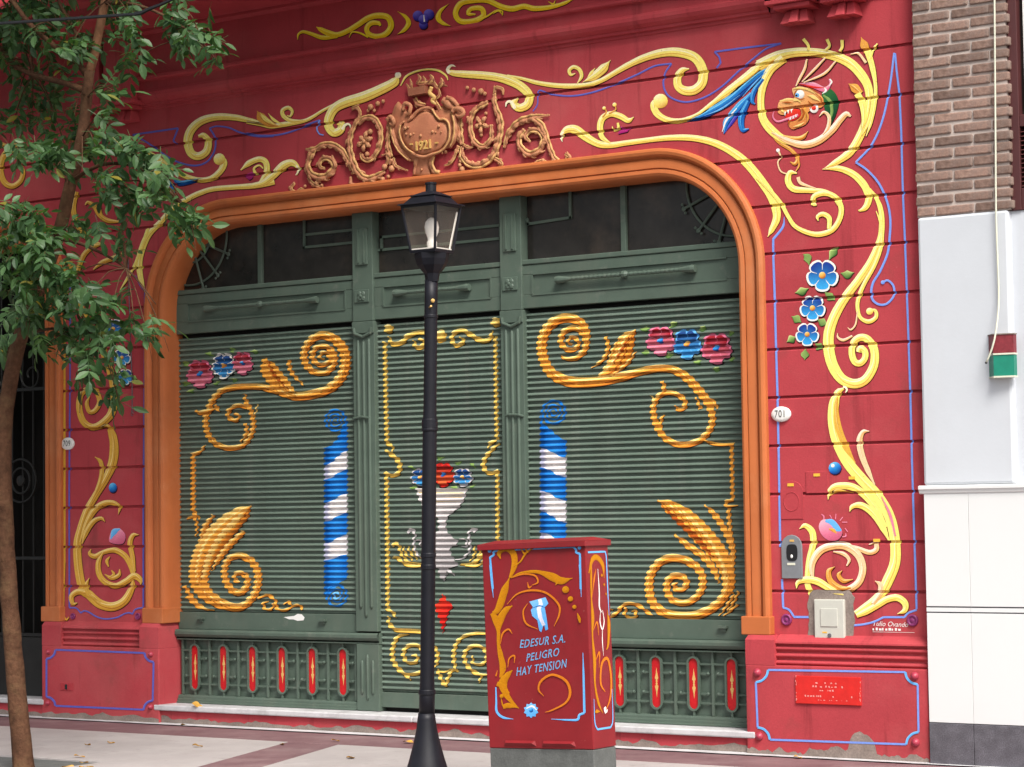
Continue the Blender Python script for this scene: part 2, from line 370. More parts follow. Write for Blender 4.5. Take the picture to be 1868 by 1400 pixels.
def spline(pts, wid, step=5.0):
    """Catmull-Rom through pts (2-D or 3-D lists); wid interpolated; returns list of (p, w)"""
    n = len(pts); out = []
    if len(wid) != n:
        wid = [wid[min(int(i * (len(wid) - 1) / max(n - 1, 1)), len(wid) - 1)] * (1 - (i * (len(wid) - 1) / max(n - 1, 1)) % 1) +
               wid[min(int(i * (len(wid) - 1) / max(n - 1, 1)) + 1, len(wid) - 1)] * ((i * (len(wid) - 1) / max(n - 1, 1)) % 1) for i in range(n)]
    D = len(pts[0])
    for i in range(n - 1):
        p0 = pts[i - 1] if i else [2 * pts[0][d] - pts[1][d] for d in range(D)]
        p1, p2 = pts[i], pts[i + 1]
        p3 = pts[i + 2] if i + 2 < n else [2 * pts[-1][d] - pts[-2][d] for d in range(D)]
        ln = math.dist(p1, p2); k = max(2, int(ln / step))
        for j in range(k):
            t = j / k
            out.append(([.5 * (2 * p1[d] + (p2[d] - p0[d]) * t + (2 * p0[d] - 5 * p1[d] + 4 * p2[d] - p3[d]) * t * t + (3 * p1[d] - p0[d] - 3 * p2[d] + p3[d]) * t ** 3) for d in range(D)],
                        wid[i] + (wid[i + 1] - wid[i]) * (t * t * (3 - 2 * t))))
    out.append((list(pts[-1]), wid[-1]))
    return out
def pl(s): return [tuple(float(q) for q in t.split(',')) for t in s.split()]

# ---------------------------------------------------------------- flat paint laid on a relief: the same pieces, cut where the relief bends
def clip(poly, z, keep_above):
    out = []
    for i in range(len(poly)):
        a, b = poly[i], poly[(i + 1) % len(poly)]
        ia = (a[1] >= z) if keep_above else (a[1] <= z); ib = (b[1] >= z) if keep_above else (b[1] <= z)
        if ia: out.append(a)
        if ia != ib and abs(b[1] - a[1]) > 1e-12:
            t = (z - a[1]) / (b[1] - a[1])
            q = (a[0] + (b[0] - a[0]) * t, z)
            if len(a) > 2: q += (tuple(a[2][k] + (b[2][k] - a[2][k]) * t for k in range(3)),)
            out.append(q)
    return out
import bisect
def bands(poly, zb):
    z0 = min(p[1] for p in poly); z1 = max(p[1] for p in poly)
    i0 = bisect.bisect_right(zb, z0); i1 = bisect.bisect_left(zb, z1)
    cur = poly
    for i in range(i0, i1):
        if len(cur) < 3: return
        lo = clip(cur, zb[i], False)
        if len(lo) >= 3: yield i - 1, lo
        cur = clip(cur, zb[i], True)
    if len(cur) >= 3: yield i1 - 1, cur
class Relief:
    def __init__(s, zb, yf): s.zb = zb; s.yf = yf
FLAT = lambda y: Relief([], lambda z: y)
def shade_ramp(cs):
    cs = [lin(c) for c in cs]
    def f(t):
        t = max(0, min(1, (t + 1) / 2)) * (len(cs) - 1); i = min(int(t), len(cs) - 2); t -= i
        return tuple(cs[i][k] * (1 - t) + cs[i + 1][k] * t for k in range(3))
    return f
ST = dict(
    yel=shade_ramp([(214, 148, 58), (240, 205, 86), (249, 229, 118), (251, 234, 140), (255, 246, 205)]),
    yel2=shade_ramp([(226, 170, 24), (240, 202, 34), (248, 222, 50), (252, 234, 120)]),
    och=shade_ramp([(160, 92, 22), (208, 150, 46), (230, 182, 78), (246, 222, 150)]),  # yellow paint darkened as in shade for the left pier; also inner strokes
    pale=shade_ramp([(196, 120, 60), (236, 184, 110), (246, 216, 180), (255, 240, 226)]),
    orn=shade_ramp([(150, 70, 20), (205, 125, 45), (235, 175, 80), (250, 220, 150)]),
    gold=shade_ramp([(150, 70, 16), (222, 140, 44), (246, 188, 84), (255, 230, 150)]),
    gold2=shade_ramp([(150, 108, 30), (214, 172, 72), (236, 206, 112), (250, 236, 170)]),
    blue=shade_ramp([(92, 120, 205), (120, 150, 225), (150, 180, 240)]),
    dblue=shade_ramp([(66, 66, 150), (96, 98, 184), (120, 125, 205)]),
    sky=shade_ramp([(70, 150, 215), (100, 175, 235), (140, 200, 245)]),
    bleaf=shade_ramp([(10, 28, 96), (18, 70, 160), (40, 140, 214), (120, 200, 240)]),
    leaf=shade_ramp([(30, 60, 28), (70, 110, 50), (150, 180, 100), (214, 220, 150)]),
    mag=shade_ramp([(110, 10, 70), (180, 30, 120), (220, 90, 160)]),
    pinkp=shade_ramp([(170, 50, 80), (225, 120, 150), (250, 200, 210)]),
    face=shade_ramp([(190, 90, 50), (225, 150, 80), (245, 205, 150)]),
    white=shade_ramp([(200, 190, 180), (240, 236, 228), (255, 252, 246)]),
    urn=shade_ramp([(120, 116, 116), (196, 190, 190), (236, 230, 226)]),
    dgreen=shade_ramp([(8, 34, 20), (20, 78, 44), (60, 120, 60)]),
    ochc=shade_ramp([(150, 90, 0), (190, 122, 8), (206, 140, 14)]),
    orc=shade_ramp([(190, 96, 14), (206, 116, 24), (214, 130, 40)]),
    red=shade_ramp([(150, 16, 20), (215, 40, 32), (240, 80, 50)]),
    cream=shade_ramp([(214, 170, 70), (240, 205, 120), (250, 226, 160)]),
    sil=shade_ramp([(170, 170, 190), (225, 225, 240), (250, 250, 255)]),
    tip=shade_ramp([(250, 226, 150), (255, 244, 205), (255, 250, 235)]),
    rust=shade_ramp([(120, 46, 14), (170, 84, 26), (200, 110, 40)]),
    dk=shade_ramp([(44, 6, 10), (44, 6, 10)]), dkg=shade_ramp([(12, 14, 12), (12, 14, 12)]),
    purple=shade_ramp([(34, 22, 100), (60, 44, 160), (130, 120, 220)]))
LX, LY = -.45, -.89     # the painter's imagined light: from the upper left (image coordinates)
LINED = ('yel', 'yel2', 'och', 'pale', 'orn', 'gold', 'bleaf')
class Paint:
    """one painted motif: strokes traced on the photograph, put on the plane Y they are painted on"""
    def __init__(s, view, relief, Y, shadow='dk', lift=.0014):
        s.view = view; s.rel = relief; s.Y = Y; s.sh = shadow; s.polys = []; s.k = 0; s.under = False; s.kw = {}; s.lift = lift; s.map = None
    def at(s, x, y):
        if s.map: return s.map(x, y)
        q = P(*zp(s.view, x, y), s.Y); return (q.x, q.z)
    def poly(s, pts, cols):
        s.polys.append((s.k, s.under, [s.at(*p) + (c,) for p, c in zip(pts, cols)]))
    def ribbon(s, pth, style, dx=0, dy=0, grow=0, flat=False, n=5, off=0, thin=1, tone=None):
        f = ST[style]; rows = []
        for i, (p, w) in enumerate(pth):
            a = pth[max(i - 1, 0)][0]; b = pth[min(i + 1, len(pth) - 1)][0]
            tx, ty = b[0] - a[0], b[1] - a[1]; l = math.hypot(tx, ty) or 1; nx, ny = ty / l, -tx / l
            d = nx * LX + ny * LY; row = []
            h = w / 2 + grow
            if off: ox, oy = nx * d * off * h, ny * d * off * h; h *= thin * abs(d)
            else: ox = oy = 0
            for j in range(n):
                u = -1 + 2 * j / (n - 1)
                row.append(((p[0] + dx + ox + nx * u * h, p[1] + dy + oy + ny * u * h), f(tone) if tone is not None else f(0 if flat else math.copysign(abs(u * d) ** 1.7, d * u) * 1.0 + .06)))
            rows.append(row)
        for r0, r1 in zip(rows, rows[1:]):
            for j in range(n - 1):
                q = [r0[j], r0[j + 1], r1[j + 1], r1[j]]
                s.poly([a[0] for a in q], [a[1] for a in q])
        s.k += 1
    def st(s, pts, wid, style='yel', shadow=True, step=9, flat=False, view=None, n=5):
        if view: s.view = view
        q = pl(pts); step = min(step, sum(math.dist(a, b) for a, b in zip(q, q[1:])) / 14)
        pth = spline(q, [float(x) for x in wid.split()], step)
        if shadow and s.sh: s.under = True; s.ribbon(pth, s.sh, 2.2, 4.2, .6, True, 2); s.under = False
        s.ribbon(pth, style, 0, 0, 0, flat, n)
        if style in LINED and max(r for _, r in pth) > 24:      # the brush lines: a pale one on the lit side, a tan one opposite
            s.ribbon(pth, style, off=.50, thin=.13, tone=1, n=2); s.ribbon(pth, style, off=-.42, thin=.10, tone=-.9, n=2)
    def line(s, pts, w, style='blue', view=None):
        """straight segments, mitred"""
        if view: s.view = view
        p = pl(pts); pth = []
        for i in range(len(p) - 1): pth += [(p[i], w), (p[i + 1], w)]
        for i in range(0, len(pth), 2): s.ribbon([pth[i], pth[i + 1]], style, flat=True, n=2)
    def disc(s, x, y, r, style, ry=None, flat=False, n=14, shadow=False):
        ry = ry or r; f = ST[style]
        if shadow and s.sh:
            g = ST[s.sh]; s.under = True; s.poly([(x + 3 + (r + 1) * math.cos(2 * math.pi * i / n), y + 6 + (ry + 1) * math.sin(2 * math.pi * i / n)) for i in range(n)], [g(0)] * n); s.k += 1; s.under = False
        ring = [(math.cos(2 * math.pi * i / n), math.sin(2 * math.pi * i / n)) for i in range(n)]
        for i in range(n):
            a, b = ring[i], ring[(i + 1) % n]
            q = [(x, y), (x + r * a[0], y + ry * a[1]), (x + r * b[0], y + ry * b[1])]
            s.poly(q, [f(0 if flat else .3), f(0 if flat else a[0] * LX + a[1] * LY), f(0 if flat else b[0] * LX + b[1] * LY)])
        s.k += 1
    def shape(s, pts, style, shadow=True, flat=False, smooth=False):
        p = pl(pts); f = ST[style]
        if smooth: n = len(p); q = spline(p[-2:] + p + p[:2], [1] * (n + 4), 14); i0 = min(range(len(q)), key=lambda i: math.dist(q[i][0], p[0])); L_ = [t[0] for t in q]; i1 = max(i for i in range(len(L_)) if math.dist(L_[i], p[0]) < 1e-6); p = [tuple(t) for t in L_[i0:i1]]
        x0 = min(q[0] for q in p); x1 = max(q[0] for q in p); y0 = min(q[1] for q in p); y1 = max(q[1] for q in p)
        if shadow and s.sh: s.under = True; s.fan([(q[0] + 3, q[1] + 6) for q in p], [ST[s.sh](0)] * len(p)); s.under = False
        s.fan(p, [f(0 if flat else .8 - 1.6 * ((q[0] - x0) / (x1 - x0 + 1e-6) * .3 + (q[1] - y0) / (y1 - y0 + 1e-6) * .7)) for q in p])
    def fan(s, p, cols):
        # ear clipping keeps concave outlines right
        import mathutils
        for t in mathutils.geometry.tessellate_polygon([[Vector((q[0], q[1], 0)) for q in p]]):
            s.poly([p[i] for i in t], [cols[i] for i in t])
        s.k += 1
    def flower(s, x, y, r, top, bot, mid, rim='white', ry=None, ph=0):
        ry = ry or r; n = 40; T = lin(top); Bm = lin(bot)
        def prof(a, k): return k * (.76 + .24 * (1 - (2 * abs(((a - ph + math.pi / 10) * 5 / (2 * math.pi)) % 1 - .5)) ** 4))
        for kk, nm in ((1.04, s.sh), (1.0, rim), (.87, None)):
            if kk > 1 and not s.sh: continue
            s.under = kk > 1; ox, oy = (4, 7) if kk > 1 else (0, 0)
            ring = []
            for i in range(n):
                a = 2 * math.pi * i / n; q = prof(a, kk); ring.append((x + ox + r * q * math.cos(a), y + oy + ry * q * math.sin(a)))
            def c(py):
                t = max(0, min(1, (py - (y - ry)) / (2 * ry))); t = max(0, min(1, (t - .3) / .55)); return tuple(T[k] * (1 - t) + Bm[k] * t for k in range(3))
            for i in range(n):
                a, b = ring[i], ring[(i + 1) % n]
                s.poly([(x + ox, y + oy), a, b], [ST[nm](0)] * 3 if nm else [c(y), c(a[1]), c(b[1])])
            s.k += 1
        for i in range(5):        # petal divisions
            a = ph - math.pi / 10 + 2 * math.pi * i / 5
            s.ribbon([((x + r * .34 * math.cos(a), y + ry * .34 * math.sin(a)), r * .02), ((x + r * .72 * math.cos(a), y + ry * .72 * math.sin(a)), r * .06)], rim, n=2)
        s.disc(x, y, r * .21, mid)
    def build(s, name, parent, mt='paint', label=None):
        """each group of strokes that touch is one object"""
        by = {}
        for k, u, poly in s.polys: by.setdefault(k, []).append((k, u, poly))
        o = None
        for grp in merge_boxes([(v, [q[:2] for t in v for q in t[2]]) for v in by.values()], .006):
            o = s.lay(grp, name, parent, mt)
            if label: o['label'] = label
        return o
    def lay(s, grp, name, parent, mt):
        vs, fs, cs = [], [], []
        ks = {k: i for i, k in enumerate(sorted({t[0] for t in grp if t[1]}))}; kt = {k: i for i, k in enumerate(sorted({t[0] for t in grp if not t[1]}))}
        for k, u, poly in grp:
            off = s.lift + (.00007 * ks[k] if u else .0009 + .0002 * kt[k])
            ar = sum(poly[i][0] * poly[(i + 1) % len(poly)][1] - poly[(i + 1) % len(poly)][0] * poly[i][1] for i in range(len(poly)))
            if ar < 0: poly = poly[::-1]
            for b, q in (bands(poly, s.rel.zb) if s.rel.zb else ((0, poly),)):
                n0 = len(vs)
                for v in q:
                    vs.append((v[0], s.rel.yf(v[1]) - off, v[1])); cs.append(v[2])
                fs.append(tuple(range(n0, n0 + len(q))))
        return raw(name, vs, fs, mt, parent, cols=cs, **s.kw)
# ================================================================ THE SETTING: ground, kerb, road, pavement
def structure(o): o['kind'] = 'structure'; return o
mb = MB(); mb.add([(-400, -400, -.16), (400, -400, -.16), (400, 400, -.16), (-400, 400, -.16)], [(0, 1, 2, 3)])
structure(mb.build('ground', 'asphalt'))
mb = MB(); mb.box(-60, 60, -3.55, .8, -.3, -.012)
pav = structure(mb.build('pavement', 'concrete', org=(-9.5, -1.5, 0)))
mb = MB(); mb.box(-60, 60, -3.75, -3.56, -.3, .0)
structure(mb.build('kerb', 'concrete', bevel=.012))
# paving: pale slabs between burgundy ribbed strips
SK = .35
def skew(x, y): return x + (-.72 - y) * SK
def quad_slab(name, c, mt, z=0.0):
    mb = MB(); n = len(c)
    mb.add([(x, y, -.05) for x, y in c] + [(x, y, z) for x, y in c], [tuple(range(n, 2 * n))] + [(k, (k + 1) % n, n + (k + 1) % n, n + k) for k in range(n)])
    return mb.build(name, mt, pav, bevel=.003)
J = .004
quad_slab('burgundy_strip', [(-40, -.70), (20, -.70), (20, -.135), (-40, -.135)], 'strip')
quad_slab('burgundy_strip', [(skew(0, -3.0) - 10.2 + J, -3.0), (skew(0, -3.0) - 9.77 - J, -3.0), (-9.77 - J, -.70 - J), (-10.2 + J, -.70 - J)], 'strip', -.001)
quad_slab('burgundy_strip', [(-40, -3.5), (20, -3.5), (20, -3.0 - J), (-40, -3.0 - J)], 'strip', -.002)
# left slab is notched round the tree pit
PX0, PX1, PY0, PY1 = -11.5, -10.42, -2.95, -2.22
quad_slab('pale_slab', [(-40, PY1), (skew(0, PY1) - 10.2, PY1), (-10.2, -.70 - J), (-40, -.70 - J)], 'slab')
quad_slab('pale_slab', [(-40, -3.0), (PX0, -3.0), (PX0, PY1 - J), (-40, PY1 - J)], 'slab')
quad_slab('pale_slab', [(PX1, -3.0), (skew(0, -3.0) - 10.2, -3.0), (skew(0, PY1) - 10.2, PY1 - J), (PX1, PY1 - J)], 'slab')
quad_slab('pale_slab', [(skew(0, -3.0) - 9.77, -3.0), (20, -3.0), (20, -.70 - J), (-9.77, -.70 - J)], 'slab')
mb = MB(); mb.box(PX0, PX1, PY0, PY1 - .006, -.05, -.03); mb.build('tree_pit_soil', 'soil', pav)
# mortar line at the foot of the walls
pts = [(-15 + i * .12, -.128 + .012 * noise.noise((i * .7, 0, 3))) for i in range(86)]
mb = MB(); n = len(pts); mb.add([(x, y, .006) for x, y in pts] + [(x, -.06, .012) for x, y in pts], [(i, i + 1, n + i + 1, n + i) for i in range(n - 1)])
mb.build('mortar_line', 'marble', pav)

# ================================================================ THE PAINTED BUILDING
bld = thing('painted_building', 'red building with painted scrolls, orange arches and green roller shutters', 'building', (-9.5, 0, 0))
X0, X1 = -24.0, -5.812
ZG = [1.0102 + .3 * k for k in range(12)]            # joints of the rusticated courses
zb = []
for z in ZG: zb += [z - .017, z - .005, z + .004, z + .0075]
zb = sorted(zb)
def wall_y(z):
    for g in ZG:
        d = z - g
        if -.017 <= d <= .0075:
            if d < -.005: return .020 * (d + .017) / .012
            if d < .004: return .020
            return .020 * (1 - (d - .004) / .0035)
    return 0.0
WALL = Relief(zb, wall_y)
# openings: outer line of the orange surrounds
MAIN = dict(xl=-12.13, xr=-6.88, zt=3.85, r=.80); SIDE = dict(xl=-14.45, xr=-13.01, zt=3.85, r=.40)
def arch_z(x):
    for a in (MAIN, SIDE):
        i = .05; xl, xr, zt, r = a['xl'] + i, a['xr'] - i, a['zt'] - i, a['r'] - i
        if xl < x < xr:
            if x < xl + r: return zt - r + math.sqrt(max(0, r * r - (xl + r - x) ** 2))
            if x > xr - r: return zt - r + math.sqrt(max(0, r * r - (x - xr + r) ** 2))
            return zt
    return .70
xs = {X0, X1}
for a in (MAIN, SIDE):
    xl, xr, r = a['xl'] + .05, a['xr'] - .05, a['r'] - .05
    xs |= {xl, xr}
    for k in range(0, 15):
        q = math.pi / 2 * k / 14; xs |= {xl + r - r * math.cos(q), xr - r + r * math.cos(q)}
xs |= {X0 + .3 * i for i in range(int((X1 - X0) / .3) + 1)}
xs = sorted(x for x in xs if X0 <= x <= X1)
bucket = {}
for a, b in zip(xs, xs[1:]):
    if b - a < 1e-5: continue
    za, zb_ = arch_z(a + 1e-6), arch_z(b - 1e-6); mid = (a + b) / 2
    poly = [(a, za), (b, zb_), (b, 4.62), (a, 4.62)]
    for bi, q in bands(poly, zb):
        k = (bi + 1 + 2) // 4                       # course number between joint centres
        zm = sum(v[1] for v in q) / len(q)
        k = sum(1 for g in ZG if zm > g)
        seg = 0 if mid < -13.4 else (1 if mid < -9.5 else 2)
        if zm > 3.93: seg = 1 if mid < -9.5 else 2
        bucket.setdefault((k, seg if zm < 3.93 else 9), []).append(q)
for key, qs in sorted(bucket.items()):
    mb = MB()
    for q in qs: mb.add([(x, wall_y(z), z) for x, z in q], [tuple(range(len(q)))])
    mb.build('stucco_course', 'red', bld)
# core of the wall behind the face, with the dark rooms
mb = MB(); mb.box(X0, X1, .9, 1.0, -.1, 6.6); mb.box(X0, X1, .1, .9, 3.86, 6.6); mb.box(-6.9, X1, .03, .9, -.1, 3.86); mb.box(-13.0, -12.12, .03, .9, -.1, 3.86); mb.box(X0, -14.4, .03, .9, -.1, 3.86)
mb.build('wall_core', 'dark', bld)
# ---- orange surrounds
def surround(a, name, ztop_only=False):
    prof = [(0, .0), (0, -.030), (.008, -.042), (.022, -.048), (.040, -.044), (.052, -.030), (.056, -.014), (.066, -.006), (.070, -.016), (.082, -.022), (.126, -.024), (.130, -.012), (.134, -.012),
            (.138, -.026), (.160, -.030), (.176, -.022), (.186, -.004), (.190, .03), (.190, .20)]
    xl, xr, zt, r = a['xl'], a['xr'], a['zt'], a['r']
    path = [((xl, .845), (1, 0)), ((xl, zt - r), (1, 0))]
    for k in range(1, 19):
        q = math.pi / 2 * k / 18; path.append(((xl + r - r * math.cos(q), zt - r + r * math.sin(q)), (math.cos(q), -math.sin(q))))
    for k in range(0, 18):
        q = math.pi / 2 * (1 - k / 18); path.append(((xr - r + r * math.cos(q), zt - r + r * math.sin(q)), (-math.cos(q), -math.sin(q))))
    path += [((xr, zt - r), (-1, 0)), ((xr, .845), (-1, 0))]
    mb = MB(); n = len(prof)
    vs = [(p[0] + d[0] * s, y, p[1] + d[1] * s) for p, d in path for s, y in prof]
    mb.add(vs, [(i * n + j, (i + 1) * n + j, (i + 1) * n + j + 1, i * n + j + 1) for i in range(len(path) - 1) for j in range(n - 1)])
    o = mb.build(name, 'orange', bld, smooth=True)
    md = o.modifiers.new('edge', 'EDGE_SPLIT'); md.split_angle = R(28)
    for x, sg in ((xl, 1), (xr, -1)):
        mb = MB(); xa, xb = sorted((x - .012 * sg, x + .192 * sg)); mb.box(xa, xb, -.058, .19, .738, .852); mb.build('surround_base', 'orange', bld, bevel=.006)
surround(MAIN, 'arch_surround'); surround(SIDE, 'arch_surround')
# ---- plinths with corner blocks and reeded bands
def plinth(xa, xb, lb, rb, blocks):
    mb = MB(); mb.box(xa, xb, -.08, .19, .0, .555); mb.build('plinth', 'red', bld, bevel=.008)
    for b0, b1 in blocks:
        mb = MB(); mb.box(b0, b1, -.079, .20, .555, .71)
        mb.add([(b0, -.079, .71), (b1, -.079, .71), (b1, .20, .71), (b0, .20, .71), (b0 + .012, -.06, .738), (b1 - .012, -.06, .738), (b1 - .012, .20, .738), (b0 + .012, .20, .738)],
               [(4, 5, 6, 7), (0, 1, 5, 4), (1, 2, 6, 5), (2, 3, 7, 6), (3, 0, 4, 7)])
        mb.build('plinth_block', 'red', bld)
    prof = [(.0, .742), (-.012, .735), (-.05, .715), (-.066, .70), (-.068, .690)]
    z = .685
    for k in range(3):
        prof += [(-.040, z), (-.040, z - .010)]
        for j in range(6):
            q = math.pi * j / 5; prof.append((-.046 - .016 * math.sin(q), z - .012 - .030 * j / 5))
        z -= .043
    prof += [(-.05, z), (-.078, z - .004), (-.0785, .552)]
    mb = MB(); mb.extrude_x(prof, lb, rb); mb.build('reeded_band', 'red', bld)
plinth(-13.17, -11.955, -12.965, -12.15, [(-13.168, -12.965), (-12.15, -11.957)])
plinth(X0, -14.26, X0, -14.47, [(-14.47, -14.262)])
plinth(-7.035, X1, -6.83, X1, [(-7.033, -6.83)])
mb = MB(); mb.box(-11.956, -7.036, -.055, .3, 0, .098); mb.build('base_course', 'red', bld)
mb = MB(); mb.box(-14.259, -13.171, -.055, .3, 0, .098); mb.build('base_course', 'red', bld)
for xa, xb in ((-12.005, -9.62), (-9.615, -8.3), (-8.297, -6.975), (-14.28, -13.15)):
    mb = MB(); mb.box(xa, xb, -.085, .22, .101, .143); mb.build('marble_sill', 'marble', bld, bevel=.009)
# scraped bare cement along the foot
def patch(name, top, y, mt='cement', zlow=.0):
    mb = MB(); n = len(top); mb.add([(x, y, z) for x, z in top] + [(x, y, zlow) for x, z in top], [(i, n + i, n + i + 1, i + 1) for i in range(n - 1)])
    return mb.build(name, mt, bld)
def ragged(xa, xb, z, amp, seed, st=.035):
    n = int((xb - xa) / st); return [(xa + (xb - xa) * i / n, max(.008, z + amp * (noise.noise((i * .31, seed, 0)) + .5 * noise.noise((i * 1.1, seed, 5))))) for i in range(n + 1)]
patch('bare_cement_patch', ragged(-11.957, -7.034, .045, .03, 1.3), -.0565)
patch('bare_cement_patch', ragged(-13.17, -11.957, .05, .025, 4.2), -.0815)
tp = ragged(-7.034, X1 - .004, .035, .025, 7.7, .016)
tp = [(x, z + .12 * max(0, 1 - ((x + 6.25) / .10) ** 4) * (1 + .25 * noise.noise((x * 30, 2, 1))) + .03 * max(0, 1 - ((x + 6.45) / .2) ** 2)) for x, z in tp]
patch('bare_cement_patch', tp, -.0815)
patch('bare_cement_patch', ragged(-14.259, -13.17, .04, .02, 9.1), -.0565)

# ---- cornice, frieze and brackets
prof = [(.0, 4.595), (-.010, 4.600), (-.012, 4.618), (-.034, 4.622), (-.036, 4.640), (-.050, 4.645), (-.072, 4.662), (-.086, 4.684), (-.088, 4.708), (-.080, 4.724), (-.062, 4.730), (-.060, 4.742), (-.060, 4.792), (-.066, 4.800),
        (-.094, 4.804), (-.104, 4.812), (-.104, 4.830), (-.084, 4.838), (-.066, 4.842)]
FX0, FX1 = -12.20, -6.80
mb = MB(); mb.extrude_x(prof, FX0, FX1); mb.add([(FX0, y, z) for y, z in prof] + [(FX0, .1, 4.595), (FX0, .1, 4.842)], []); mb.build('cornice_moulding', 'red', bld)
mb = MB(); mb.box(FX0, FX1, -.066, .1, 4.840, 5.16); mb.build('frieze', 'red', bld)
prof = [(-.066, 5.150), (-.085, 5.158), (-.100, 5.172), (-.100, 5.192), (-.12, 5.20), (-.30, 5.214), (-.42, 5.225), (-.44, 5.24), (-.42, 5.24), (-.43, 5.33), (-.48, 5.36), (-.52, 5.42), (-.52, 5.46), (.1, 5.50)]
mb = MB(); mb.extrude_x(prof, X0, X1); mb.build('upper_cornice', 'red', bld)
mb = MB(); mb.box(X0, X1, -.02, .1, 5.46, 6.6); mb.build('upper_wall', 'red', bld)
# plain wall between frieze ends and building ends
for xa, xb in ((X0, FX0), (FX1, X1)):
    mb = MB(); mb.box(xa, xb, -.012, .1, 4.62, 5.2); mb.build('upper_wall', 'red', bld)
def bracket(x, wd):
    mb = MB(); mb.box(x - wd * .72, x + wd * .72, -.15, .0, 4.66, 5.19); o = mb.build('bracket', 'red', bld, bevel=.006)
    mb = MB(); mb.box(x - wd * .86, x + wd * .86, -.175, -.001, 4.632, 4.659); mb.box(x - wd * .62, x + wd * .62, -.15, -.001, 4.602, 4.631); mb.build('bracket_cap', 'red', o, bevel=.004)
    mb = MB()                                           # three fluted drops, narrow at the top
    for k in (-1, 0, 1):
        xa, xb = x + k * wd * .33 - wd * .15, x + k * wd * .33 + wd * .15; ta = x + k * wd * .24 - wd * .11; tb = x + k * wd * .24 + wd * .11
        d = .02 if k == 0 else 0
        mb.add([(xa, -.115 - d, 4.515), (xb, -.115 - d, 4.515), (xb, 0, 4.515), (xa, 0, 4.515), (ta, -.075 - d, 4.601), (tb, -.075 - d, 4.601), (tb, 0, 4.601), (ta, 0, 4.601)],
               [(0, 3, 2, 1), (4, 5, 6, 7), (0, 1, 5, 4), (1, 2, 6, 5), (2, 3, 7, 6), (3, 0, 4, 7)])
    mb.build('bracket_drop', 'red', o, bevel=.003)
for x in (-6.585, -6.265, -12.28, -12.62, -14.9): bracket(x, .20)

# ================================================================ THE DOOR FRONT: transom, pilasters, shutters
# frame pieces stand at Y = .12; slats lie at Y = .15
mb = MB(); mb.box(-11.95, -7.06, .12, .19, 2.893, 2.985); mb.box(-11.95, -7.06, .12, .19, 3.12, 3.185); mb.build('transom_beam', 'green', bld, bevel=.004)
mb = MB(); mb.box(-11.95, -7.06, .112, .19, 3.188, 3.222); mb.build('transom_cap', 'green', bld, bevel=.006)
for xa, xb, stile in ((-11.95, -10.245, 'L'), (-10.055, -8.98, 'M'), (-8.79, -7.06, 'R')):
    a, b = (xa + (.13 if stile == 'L' else .075), xb - (.16 if stile == 'R' else .075))
    mb = MB(); mb.box(xa, xb, .128, .185, 2.985, 3.12)
    mb.build('transom_panel', 'green', bld)
    mb = MB()
    mb.box(xa, a - .002, .1201, .139, 2.986, 3.119); mb.box(b + .002, xb, .1201, .139, 2.986, 3.119)
    for x in ([a] if stile != 'L' else []) + ([b] if stile != 'R' else []): mb.box(x - .006, x + .006, .114, .139, 2.985, 3.12)
    mb.build('panel_stile', 'green', bld)
    for z in (2.982, 3.122):
        mb = MB(); mb.box(a, b, .114, .138, z - .006, z + .006); mb.build('panel_bead', 'green', bld)
# bars
def bar(xa, xb, z=3.066):
    mb = MB(); n = 60; mb.tube([(xa + (xb - xa) * i / n, .098, z) for i in range(n + 1)], [.0125 + .002 * (i % 2) for i in range(n + 1)], 8)
    o = mb.build('twisted_bar', 'green', bld)
    mb = MB()
    for x, s in ((xa, 1), (xb, -1)):
        mb.tube([(x - .02 * s, .098, z), (x + .005 * s, .098, z), (x + .035 * s, .098, z), (x + .10 * s, .098, z)], [.024, .026, .022, .013], 10); mb.box(x - .012, x + .012, .098, .14, z - .012, z + .012)
    if xb - xa > .9:
        xm = (xa + xb) / 2; mb.tube([(xm - .03, .098, z), (xm - .012, .098, z), (xm + .012, .098, z), (xm + .03, .098, z)], [.013, .024, .024, .013], 8)
    mb.build('bar_end', 'green', o)
bar(-11.62, -10.58); bar(-9.85, -9.24); bar(-8.49, -7.46)
